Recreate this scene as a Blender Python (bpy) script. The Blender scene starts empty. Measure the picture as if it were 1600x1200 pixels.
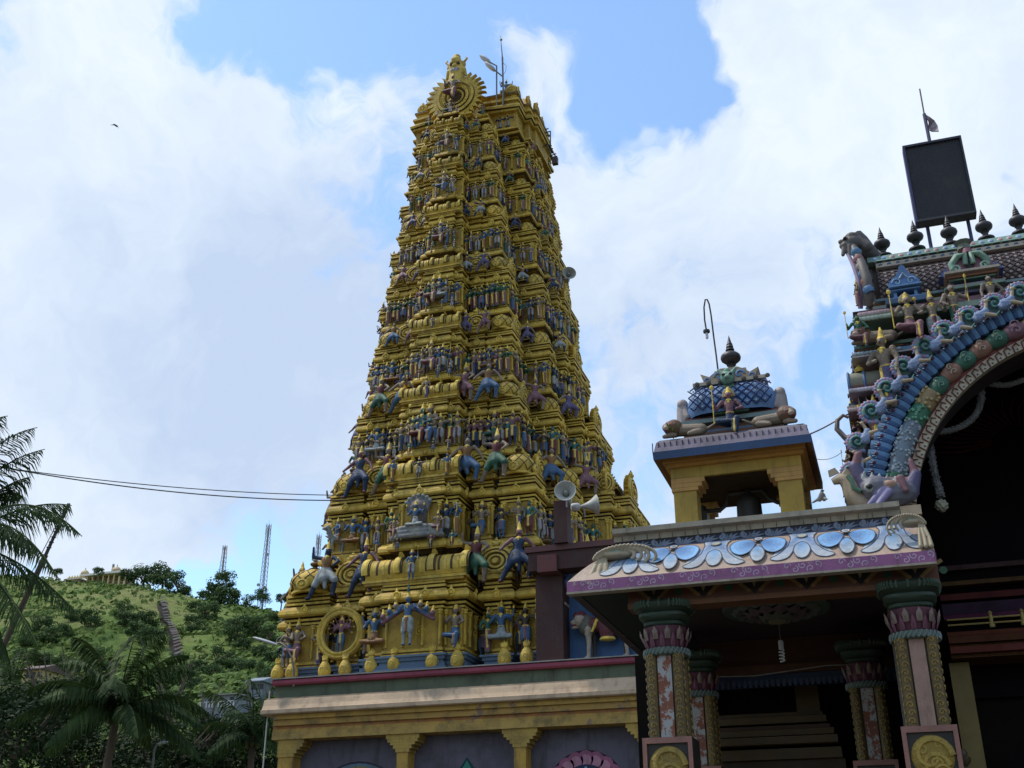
import bpy, bmesh, math, random
import numpy as np
from mathutils import Vector, Matrix, Euler
random.seed(7)
S = bpy.context.scene
COL = S.collection
rad = math.radians
# ---------------------------------------------------------------- camera
PITCH, HEAD, FPX = rad(25), rad(18.5), 1760.0
cd = bpy.data.cameras.new('camera'); cam = bpy.data.objects.new('camera', cd); COL.objects.link(cam)
cam.location = (0, 0, 1.6); cam.rotation_euler = (rad(90) + PITCH, 0, HEAD)
cd.sensor_width = 36; cd.lens = 36 * FPX / 1600; cd.clip_end = 6000; cd.clip_start = .1
S.camera = cam
S.render.resolution_x, S.render.resolution_y = 1024, 768
# ---------------------------------------------------------------- sky and sun
_fh = Vector((-math.sin(HEAD), math.cos(HEAD), 0)); _rt = Vector((math.cos(HEAD), math.sin(HEAD), 0))
_fw = _fh * math.cos(PITCH) + Vector((0, 0, math.sin(PITCH))); _up = -_fh * math.sin(PITCH) + Vector((0, 0, math.cos(PITCH)))
def ray(u, v): return _rt * ((u - 800) / FPX) + _up * ((600 - v) / FPX) + _fw
def at(u, v, Y):
    r = ray(u, v); return Vector((0, 0, 1.6)) + r * (Y / r.y)
def atz(u, v, z):
    r = ray(u, v); return Vector((0, 0, 1.6)) + r * ((z - 1.6) / r.z)
SUN_DIR = Vector((-.55, -.04, 1.1)).normalized()      # towards the sun
SUN_EL = math.asin(SUN_DIR.z); SUN_AZ = math.atan2(SUN_DIR.x, SUN_DIR.y)
w = bpy.data.worlds.new('World'); S.world = w; w.use_nodes = True
nt = w.node_tree; N = nt.nodes; L = nt.links
for n in list(N): N.remove(n)
out = N.new('ShaderNodeOutputWorld'); bg = N.new('ShaderNodeBackground'); bg.inputs[1].default_value = .1
L.new(bg.outputs[0], out.inputs[0])
sky = N.new('ShaderNodeTexSky'); sky.sky_type = 'NISHITA'; sky.sun_disc = False
sky.sun_elevation = SUN_EL; sky.sun_rotation = SUN_AZ; sky.air_density = 1.3; sky.dust_density = .6; sky.ozone_density = 2.0
tc = N.new('ShaderNodeTexCoord')
def wmath(op, a, b=None, c=None):
    m = N.new('ShaderNodeMath'); m.operation = op
    for i, x in enumerate((a, b, c)):
        if x is None: continue
        if hasattr(x, 'links'): L.new(x, m.inputs[i])
        else: m.inputs[i].default_value = x
    return m.outputs[0]
def wgauss(u, v, deg, amp):
    d = ray(u, v).normalized()
    dp = N.new('ShaderNodeVectorMath'); dp.operation = 'DOT_PRODUCT'; L.new(warp, dp.inputs[0]); dp.inputs[1].default_value = d
    k = 1 / (1 - math.cos(rad(deg)))
    e = wmath('MULTIPLY_ADD', dp.outputs['Value'], k, -k)
    return wmath('MULTIPLY', wmath('EXPONENT', e), amp)
def wnoise(scale, detail, rough, vec, dist=0.0):
    n = N.new('ShaderNodeTexNoise'); n.inputs['Scale'].default_value = scale; n.inputs['Detail'].default_value = detail
    n.inputs['Roughness'].default_value = rough; n.inputs['Distortion'].default_value = dist; L.new(vec, n.inputs['Vector']); return n
nw = wnoise(3.2, 5, .6, tc.outputs['Generated'])
sub = N.new('ShaderNodeVectorMath'); sub.operation = 'SUBTRACT'; L.new(nw.outputs['Color'], sub.inputs[0]); sub.inputs[1].default_value = (.5, .5, .5)
scl = N.new('ShaderNodeVectorMath'); scl.operation = 'SCALE'; L.new(sub.outputs[0], scl.inputs[0]); scl.inputs['Scale'].default_value = .28
add = N.new('ShaderNodeVectorMath'); add.operation = 'ADD'; L.new(tc.outputs['Generated'], add.inputs[0]); L.new(scl.outputs[0], add.inputs[1])
nrm = N.new('ShaderNodeVectorMath'); nrm.operation = 'NORMALIZE'; L.new(add.outputs[0], nrm.inputs[0]); warp = nrm.outputs[0]
cl = wnoise(5.5, 10, .62, warp)
cl2 = wnoise(19, 8, .6, warp)
dens = wmath('ADD', wmath('MULTIPLY_ADD', cl.outputs['Fac'], 2.3, -.72), wmath('MULTIPLY_ADD', cl2.outputs['Fac'], 1.3, -.42))
# openings in the cloud where the blue shows (directions over the place)
for (u, v, dg, a) in [(430, 40, 2.2, -.6), (490, 95, 1.2, -.35), (330, 0, 2.0, -.2), (600, 30, 2.6, -.6), (740, 10, 2.6, -.6), (860, 30, 2.4, -.45), (1000, 60, 3.4, -.75), (940, 150, 1.2, -.3), (620, 60, 1.6, .45), (540, 90, 1.5, .3),
                      (1090, 110, 2.2, -.55), (1050, 30, 2.8, -.45), (800, 70, 1.5, .3), (985, 205, .8, -.3), (900, 250, 3, .5), (1020, 260, 3, .4), (1312, 520, .8, -.45), (1300, 585, .8, -.5), (1215, 480, 1.6, .45), (300, 880, 2.2, -.55),
                      (400, 880, 2.2, -.75), (450, 900, 2, -.5), (1150, 560, 1.5, .3), (820, 120, 1.6, .5), (620, 130, 2.5, .4), (1250, 60, 3.0, .7), (1250, 250, 4, .5), (200, 60, 5, .6), (100, 300, 7, .5),
                      (420, 550, 7, .5), (300, 420, 5, .4), (250, 700, 5, .5), (950, 480, 5, .5), (1080, 330, 4, .5), (1500, 150, 5, .5), (1560, 30, 5, .5)]:
    dens = wmath('ADD', dens, wgauss(u, v, dg, a))
mask = N.new('ShaderNodeMapRange'); mask.interpolation_type = 'SMOOTHSTEP'; mask.inputs['From Min'].default_value = .30; mask.inputs['From Max'].default_value = .92
mask.inputs['To Min'].default_value = .06; L.new(dens, mask.inputs['Value'])
sh = wnoise(3.0, 7, .55, warp)
shade = wmath('ADD', wmath('MULTIPLY_ADD', sh.outputs['Fac'], 1.7, -.52), wmath('MULTIPLY_ADD', cl2.outputs['Fac'], .9, -.35))
for (u, v, dg, a) in [(1350, 250, 9, .35), (850, 200, 6, .25), (150, 80, 8, .4), (560, 110, 3, .35), (300, 480, 8, -.22), (480, 650, 6, -.22), (450, 380, 5, -.2), (250, 280, 5, -.2), (1000, 450, 6, -.25), (1150, 380, 5, -.2), (80, 720, 6, .2), (1050, 640, 4, -.28), (1000, 380, 5, .2), (250, 840, 5, .12)]:
    shade = wmath('ADD', shade, wgauss(u, v, dg, a))
ramp = N.new('ShaderNodeValToRGB'); ramp.color_ramp.elements[0].position = .05; ramp.color_ramp.elements[0].color = (4.5, 5.5, 7.2, 1)
ramp.color_ramp.elements[1].position = .95; ramp.color_ramp.elements[1].color = (6.8, 7.6, 8.5, 1)
L.new(shade, ramp.inputs[0])
skm = N.new('ShaderNodeMix'); skm.data_type = 'RGBA'; skm.blend_type = 'MULTIPLY'; skm.inputs['Factor'].default_value = 1
L.new(sky.outputs[0], skm.inputs['A']); skm.inputs['B'].default_value = (1.48, 1.7, 1.85, 1)
mx = N.new('ShaderNodeMix'); mx.data_type = 'RGBA'; L.new(mask.outputs[0], mx.inputs['Factor']); L.new(skm.outputs['Result'], mx.inputs['A']); L.new(ramp.outputs[0], mx.inputs['B'])
L.new(mx.outputs['Result'], bg.inputs[0])
sd = bpy.data.lights.new('sun', 'SUN'); sd.energy = 2.7; sd.angle = rad(3); sd.color = (1, .95, .86)
so = bpy.data.objects.new('sun', sd); COL.objects.link(so); so.rotation_euler = SUN_DIR.to_track_quat('Z', 'Y').to_euler(); so.location = (0, 0, 80)
S.view_settings.view_transform = 'Standard'; S.view_settings.look = 'None'; S.view_settings.exposure = .34; S.view_settings.gamma = 1
S.cycles.max_bounces = 6; S.cycles.transparent_max_bounces = 4
# ---------------------------------------------------------------- materials
def mat_base(name, rough=.6, spec=.3):
    m = bpy.data.materials.new(name); m.use_nodes = True; b = m.node_tree.nodes['Principled BSDF']
    b.inputs['Roughness'].default_value = rough; b.inputs['Specular IOR Level'].default_value = spec; return m, b
def vec_of(m, kind):
    t = m.node_tree.nodes.new('ShaderNodeTexCoord')
    if kind == 'world':
        g = m.node_tree.nodes.new('ShaderNodeNewGeometry'); return g.outputs['Position']
    return t.outputs['Object']
def mnoise(m, vec, scale, detail=5, rough=.6):
    n = m.node_tree.nodes.new('ShaderNodeTexNoise'); n.inputs['Scale'].default_value = scale; n.inputs['Detail'].default_value = detail
    n.inputs['Roughness'].default_value = rough; m.node_tree.links.new(vec, n.inputs['Vector']); return n.outputs['Fac']
def mramp(m, fac, stops):
    r = m.node_tree.nodes.new('ShaderNodeValToRGB'); e = r.color_ramp.elements
    while len(e) < len(stops): e.new(.5)
    for i, (p, c) in enumerate(stops): e[i].position = p; e[i].color = (*c, 1) if len(c) == 3 else c
    m.node_tree.links.new(fac, r.inputs[0]); return r.outputs[0]
def mmix(m, fac, a, b, mode='MIX'):
    x = m.node_tree.nodes.new('ShaderNodeMix'); x.data_type = 'RGBA'; x.blend_type = mode
    for k, v in (('Factor', fac), ('A', a), ('B', b)):
        if hasattr(v, 'links'): m.node_tree.links.new(v, x.inputs[k])
        elif k == 'Factor': x.inputs[k].default_value = v
        else: x.inputs[k].default_value = (*v, 1)
    return x.outputs['Result']
def mbump(m, b, h, strength, dist):
    n = m.node_tree.nodes.new('ShaderNodeBump'); n.inputs['Strength'].default_value = strength; n.inputs['Distance'].default_value = dist
    m.node_tree.links.new(h, n.inputs['Height']); m.node_tree.links.new(n.outputs[0], b.inputs['Normal'])
def streak(m, vec, sc=(6, 6, .8)):
    mp = m.node_tree.nodes.new('ShaderNodeMapping'); mp.inputs['Scale'].default_value = sc; m.node_tree.links.new(vec, mp.inputs['Vector']); return mp.outputs[0]
def paint(name, rough=.55, spec=.3, dirt=(.045, .04, .03), amount=.45, scale=3.0, bump=.25, bdist=.01, bscale=40, color=None, chip=None, metal=0.0, streaks=.35, ssc=(6, 6, .8), fade=None):
    """weathered paint: the mesh's own colours, or one colour, with stains, rain streaks and chips"""
    m, b = mat_base(name, rough, spec); nt2 = m.node_tree; v = vec_of(m, 'world')
    b.inputs['Metallic'].default_value = metal
    if color is None:
        a = nt2.nodes.new('ShaderNodeAttribute'); a.attribute_name = 'Col'; c = a.outputs['Color']
    else:
        r = nt2.nodes.new('ShaderNodeRGB'); r.outputs[0].default_value = (*color, 1); c = r.outputs[0]
    if fade: f = mramp(m, mnoise(m, v, .45, 6, .65), [(.42, (0, 0, 0)), (.68, (.75,) * 3)]); c = mmix(m, f, c, mmix(m, 1.0, c, fade, 'MULTIPLY'))
    n1 = mnoise(m, v, scale, 8, .7); n2 = mnoise(m, v, scale * .35, 4, .5)
    tone = mramp(m, n2, [(.3, (.82, .82, .82)), (.7, (1.1, 1.08, 1.04))]); c = mmix(m, 1.0, c, tone, 'MULTIPLY')
    f = mramp(m, n1, [(.48, (0, 0, 0)), (.75, (amount,) * 3)]); c = mmix(m, f, c, dirt)
    if streaks:
        n3 = mnoise(m, streak(m, v, ssc), 1.6, 6, .65); f = mramp(m, n3, [(.52, (0, 0, 0)), (.72, (streaks,) * 3)]); c = mmix(m, f, c, dirt)
    if chip:
        n4 = mnoise(m, v, chip[1], 8, .75); f = mramp(m, n4, [(chip[2], (0, 0, 0)), (chip[2] + .02, (1, 1, 1))]); c = mmix(m, f, c, chip[0])
    nt2.links.new(c, b.inputs['Base Color'])
    mbump(m, b, mnoise(m, v, bscale, 4, .6), bump, bdist)
    return m
MAT = {}
MAT['gold'] = paint('gold_paint', .62, .28, (.055, .04, .02), .6, 3.6, .9, .022, 24, streaks=.5, ssc=(3, 3, .6), fade=(.80, .86, 1.5))
MAT['statue'] = paint('statue_paint', .6, .3, (.03, .028, .028), .7, 6, .8, .02, 28, streaks=.3)
MAT['paint'] = paint('old_paint', .55, .3, (.05, .042, .032), .42, 3.5, .3, .01, 45)
MAT['chipped'] = paint('chipped_paint', .55, .3, (.06, .05, .04), .5, 6, .3, .008, 60, chip=((.33, .30, .25), 9, .66))
MAT['wall'] = paint('wall_paint', .7, .2, (.06, .05, .042), .5, 1.4, .3, .02, 12, streaks=.45)
MAT['matte'] = paint('shaded_interior_paint', .95, .02, (.01, .01, .01), .4, 3.5, .2, .01, 45)  # no gloss and near-black mottling, so interior shade sits in the paint
MAT['stained'] = paint('rain_stained_paint', .75, .2, (.045, .036, .03), .75, 1.1, .4, .02, 14, streaks=.75, ssc=(1.6, 1.6, .3))
MAT['metal'] = paint('grey_metal', .4, .5, (.08, .06, .04), .3, 6, .1, .004, 60, metal=.4, streaks=0)
MAT['dark'] = paint('dark_metal', .5, .4, (.02, .02, .02), .3, 6, .1, .004, 60, streaks=0)
MAT['leaf'] = None
def leafmat(name, c1, c2, trans=.25):
    m, b = mat_base(name, .7, .12); v = vec_of(m, 'world')
    g = m.node_tree.nodes.new('ShaderNodeNewGeometry')
    c = mmix(m, g.outputs['Random Per Island'], c1, c2)
    n = mnoise(m, v, .35, 3, .5); c = mmix(m, 1.0, c, mramp(m, n, [(.35, (.7, .75, .7)), (.65, (1.35, 1.3, 1.05))]), 'MULTIPLY')
    m.node_tree.links.new(c, b.inputs['Base Color'])
    t = m.node_tree.nodes.new('ShaderNodeBsdfTranslucent'); m.node_tree.links.new(c, t.inputs[0])
    x = m.node_tree.nodes.new('ShaderNodeMixShader'); x.inputs[0].default_value = trans
    o = [q for q in m.node_tree.nodes if q.type == 'OUTPUT_MATERIAL'][0]
    m.node_tree.links.new(b.outputs[0], x.inputs[1]); m.node_tree.links.new(t.outputs[0], x.inputs[2]); m.node_tree.links.new(x.outputs[0], o.inputs[0])
    return m
MAT['palm'] = leafmat('palm_leaf', (.022, .045, .016), (.05, .08, .026), .2)
MAT['tree'] = leafmat('tree_leaf', (.008, .02, .007), (.02, .038, .012), .12)
MAT['hilltree'] = leafmat('hill_tree_leaf', (.034, .068, .028), (.068, .11, .04), .18)
MAT['shrub'] = leafmat('shrub_leaf', (.08, .13, .038), (.14, .20, .06), .2)
MAT['bark'] = paint('bark', .9, .1, (.04, .035, .03), .6, 4, .8, .03, 12, color=(.12, .095, .07))
# ---------------------------------------------------------------- mesh helpers
class MB:
    """collects shapes with face colours and links them as ONE mesh object"""
    def __init__(s): s.v = []; s.f = []; s.c = []
    def add(s, vs, fs, col, M=None):
        o = len(s.v)
        s.v += [tuple(M @ Vector(p)) for p in vs] if M is not None else [tuple(p) for p in vs]
        s.f += [tuple(i + o for i in f) for f in fs]
        s.c += [col] * len(fs) if not isinstance(col, list) else col
        return s
    def box(s, a, b, col, M=None):
        x0, y0, z0 = a; x1, y1, z1 = b
        vs = [(x0, y0, z0), (x1, y0, z0), (x1, y1, z0), (x0, y1, z0), (x0, y0, z1), (x1, y0, z1), (x1, y1, z1), (x0, y1, z1)]
        return s.add(vs, [(0, 3, 2, 1), (4, 5, 6, 7), (0, 1, 5, 4), (1, 2, 6, 5), (2, 3, 7, 6), (3, 0, 4, 7)], col, M)
    def tube(s, pts, r, col, n=6, M=None, cap=True, flat=None):
        pts = [Vector(p) for p in pts]; rs = r if isinstance(r, (list, tuple)) else [r] * len(pts)
        vs = []; fs = []; up = None
        for i, p in enumerate(pts):
            d = (pts[min(i + 1, len(pts) - 1)] - pts[max(i - 1, 0)])
            if d.length < 1e-9: d = Vector((0, 0, 1))
            d.normalize()
            if up is None: up = Vector((0, 0, 1)) if abs(d.z) < .9 else Vector((0, 1, 0))
            a = d.cross(up)
            if a.length < 1e-6: a = d.orthogonal()
            a.normalize(); b = a.cross(d).normalized(); up = b
            for k in range(n):
                t = 2 * math.pi * k / n
                vs.append(p + (a * math.cos(t) + b * math.sin(t)) * rs[i])
        for i in range(len(pts) - 1):
            for k in range(n):
                k2 = (k + 1) % n; fs.append((i * n + k, i * n + k2, (i + 1) * n + k2, (i + 1) * n + k))
        if cap: fs.append(tuple(range(n))[::-1]); fs.append(tuple((len(pts) - 1) * n + k for k in range(n)))
        return s.add(vs, fs, col, M)
    def lathe(s, prof, n, col, M=None, a0=0, a1=2 * math.pi, cols=None, phase=0):
        full = abs(a1 - a0 - 2 * math.pi) < 1e-6; m = n if full else n + 1; vs = []; fs = []; cs = []
        for (r, z) in prof:
            for k in range(m):
                t = a0 + (a1 - a0) * k / n + phase; vs.append((r * math.cos(t), r * math.sin(t), z))
        for i in range(len(prof) - 1):
            for k in range(n):
                k2 = (k + 1) % m; fs.append((i * m + k, i * m + k2, (i + 1) * m + k2, (i + 1) * m + k)); cs.append(cols[i] if cols else col)
        return s.add(vs, fs, cs, M)
    def prism(s, pts, a, b, col, axis='y', M=None, capcol=None):
        """closed outline pts (2D) pushed along an axis from a to b"""
        n = len(pts)
        def q(p, t): return {'y': (p[0], t, p[1]), 'x': (t, p[0], p[1]), 'z': (p[0], p[1], t)}[axis]
        vs = [q(p, a) for p in pts] + [q(p, b) for p in pts]
        fs = [(i, (i + 1) % n, (i + 1) % n + n, i + n) for i in range(n)] + [tuple(range(n))[::-1], tuple(range(n, 2 * n))]
        return s.add(vs, fs, [col] * n + [capcol or col] * 2, M)
    def build(s, name, mat=None, parent=None, smooth=False, loc=None, weld=False):
        me = bpy.data.meshes.new(name); me.from_pydata(s.v, [], s.f)
        ca = me.color_attributes.new('Col', 'FLOAT_COLOR', 'CORNER')
        arr = np.repeat(np.array([(c[0], c[1], c[2], 1) for c in s.c], dtype=np.float32), [len(f) for f in s.f], axis=0)
        ca.data.foreach_set('color', arr.ravel())
        if isinstance(mat, str): mat = MAT[mat]
        me.materials.append(mat or MAT['paint'])
        bm = bmesh.new(); bm.from_mesh(me)
        if weld: bmesh.ops.remove_doubles(bm, verts=bm.verts, dist=1e-4)
        bmesh.ops.recalc_face_normals(bm, faces=bm.faces); bm.to_mesh(me); bm.free()
        if smooth:
            me.polygons.foreach_set('use_smooth', [True] * len(me.polygons))
            if hasattr(me, 'set_sharp_from_angle'): me.set_sharp_from_angle(angle=rad(45))
        o = bpy.data.objects.new(name, me); COL.objects.link(o)
        if parent: o.parent = parent
        if loc: o.location = loc
        return o
def tag(o, label=None, cat=None, group=None, kind=None):
    for k, v in (('label', label), ('category', cat), ('group', group), ('kind', kind)):
        if v: o[k] = v
    return o
def thing(name, label, cat, loc=(0, 0, 0), group=None):
    o = bpy.data.objects.new(name, None); COL.objects.link(o); o.location = loc; o.empty_display_size = .1
    return tag(o, label, cat, group)
def inst(me, name, parent, loc, scale=1, rz=0, rot=None):
    o = bpy.data.objects.new(name, me); COL.objects.link(o)
    if parent: o.parent = parent
    o.location = loc; o.scale = (scale,) * 3 if not isinstance(scale, (tuple, list)) else scale
    o.rotation_euler = rot or (0, 0, rz); return o
def take(o):
    """unlink a prototype and hand back its mesh"""
    me = o.data; bpy.data.objects.remove(o); return me
# fused bodies: capsules, ellipsoids and boxes grown into one continuous surface
def _sphere(n=10, m=7):
    vs = [(0, 0, -1)]; fs = []
    for i in range(1, m):
        t = -math.pi / 2 + math.pi * i / m
        for k in range(n): a = 2 * math.pi * k / n; vs.append((math.cos(t) * math.cos(a), math.cos(t) * math.sin(a), math.sin(t)))
    vs.append((0, 0, 1)); L_ = len(vs) - 1
    for k in range(n):
        fs.append((0, 1 + (k + 1) % n, 1 + k)); fs.append((L_, 1 + (m - 2) * n + k, 1 + (m - 2) * n + (k + 1) % n))
        for i in range(m - 2):
            a = 1 + i * n; fs.append((a + k, a + (k + 1) % n, a + n + (k + 1) % n, a + n + k))
    return vs, fs
_SV, _SF = _sphere()
def cap(a, b, ra, rb, c): return ('c', Vector(a), Vector(b), ra, rb, c)
def ell(p, r, c, rot=(0, 0, 0)): return ('e', Vector(p), Vector(r) if not isinstance(r, (int, float)) else Vector((r, r, r)), Euler(rot).to_matrix(), c)
def bx(a, b, c): return ('b', Vector(a), Vector(b), c)
def chain(pts, rs, c): return [cap(pts[i], pts[i + 1], rs[i], rs[i + 1], c) for i in range(len(pts) - 1)]
def fuse(name, prims, voxel, mat='statue', smooth_it=2, dec=None):
    bm = bmesh.new()
    def put(vs, fs):
        q = [bm.verts.new(v) for v in vs]
        for f in fs: bm.faces.new([q[i] for i in f])
    for p in prims:
        if p[0] == 'c':
            _, a, b, ra, rb, c = p; d = b - a; l = d.length; q = d.to_track_quat('Z', 'Y').to_matrix() if l > 1e-6 else Matrix.Identity(3)
            put([(a if v[2] <= 0.0 else b) + q @ (Vector(v) * (ra if v[2] <= 0.0 else rb)) for v in _SV], _SF)
        elif p[0] == 'e':
            _, o, r, R, c = p; put([o + R @ Vector((v[0] * r.x, v[1] * r.y, v[2] * r.z)) for v in _SV], _SF)
        else:
            _, a, b, c = p
            put([(x, y, z) for z in (a.z, b.z) for (x, y) in ((a.x, a.y), (b.x, a.y), (b.x, b.y), (a.x, b.y))], [(0, 3, 2, 1), (4, 5, 6, 7), (0, 1, 5, 4), (1, 2, 6, 5), (2, 3, 7, 6), (3, 0, 4, 7)])
    bmesh.ops.recalc_face_normals(bm, faces=bm.faces)
    me = bpy.data.meshes.new('tmp'); bm.to_mesh(me); bm.free()
    o = bpy.data.objects.new('tmp', me); COL.objects.link(o)
    r = o.modifiers.new('r', 'REMESH'); r.mode = 'VOXEL'; r.voxel_size = voxel
    if smooth_it: s = o.modifiers.new('s', 'SMOOTH'); s.iterations = smooth_it; s.factor = .5
    if dec: d_ = o.modifiers.new('d', 'DECIMATE'); d_.ratio = dec
    dg = bpy.context.evaluated_depsgraph_get(); m2 = bpy.data.meshes.new_from_object(o.evaluated_get(dg))
    bpy.data.objects.remove(o); bpy.data.meshes.remove(me); m2.name = name; m2.materials.clear(); m2.materials.append(MAT[mat])
    n = len(m2.polygons); cen = np.empty(n * 3, dtype=np.float32); m2.polygons.foreach_get('center', cen); cen = cen.reshape(-1, 3)
    best = np.full(n, 1e9); idx = np.zeros(n, int)
    cols = []
    for i, p in enumerate(prims):
        cols.append(p[-1])
        if p[0] == 'c':
            _, a, b, ra, rb, c = p; A = np.array(a); d = np.array(b) - A; L2 = max(d @ d, 1e-9); t = np.clip(((cen - A) @ d) / L2, 0, 1)
            dist = np.linalg.norm(cen - A - t[:, None] * d, axis=1) - (ra + (rb - ra) * t)
        elif p[0] == 'e':
            _, o_, r_, R, c = p; q = (cen - np.array(o_)) @ np.array(R); k = np.linalg.norm(q / np.array(r_), axis=1); dist = (k - 1) * min(r_)
        else:
            _, a, b, c = p; m_ = (np.array(a) + np.array(b)) / 2; h = (np.array(b) - np.array(a)) / 2; q = np.abs(cen - m_) - h
            dist = np.linalg.norm(np.maximum(q, 0), axis=1) + np.minimum(q.max(axis=1), 0)
        k = dist < best; best[k] = dist[k]; idx[k] = i
    ca = m2.color_attributes.new('Col', 'FLOAT_COLOR', 'CORNER')
    lt = np.empty(n, dtype=np.int32); m2.polygons.foreach_get('loop_total', lt)
    carr = np.array([(c[0], c[1], c[2], 1) for c in cols], dtype=np.float32)[idx]
    ca.data.foreach_set('color', np.repeat(carr, lt, axis=0).ravel())
    m2.polygons.foreach_set('use_smooth', [True] * n)
    return m2
# palette (paint colours as they are, before any light, but GD puts groove and gap shade into the gold)
G1 = (.60, .405, .06); G2 = (.43, .275, .04); GD = (.09, .052, .014); GB = (.70, .49, .08)
BLU = (0.053, 0.115, 0.219); DBL = (0.020, 0.040, 0.090); TEA = (0.039, 0.137, 0.136); GRN = (0.030, 0.101, 0.061); MAR = (0.118, 0.029, 0.034); PNK = (0.197, 0.094, 0.113)
TAN = (0.217, 0.166, 0.121); BRN = (0.066, 0.047, 0.038); WHT = (0.275, 0.303, 0.302); ORG = (0.217, 0.108, 0.038); VIO = (0.092, 0.079, 0.158); HAIR = (.015, .013, .013); GRY = (.2, .2, .2)
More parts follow.
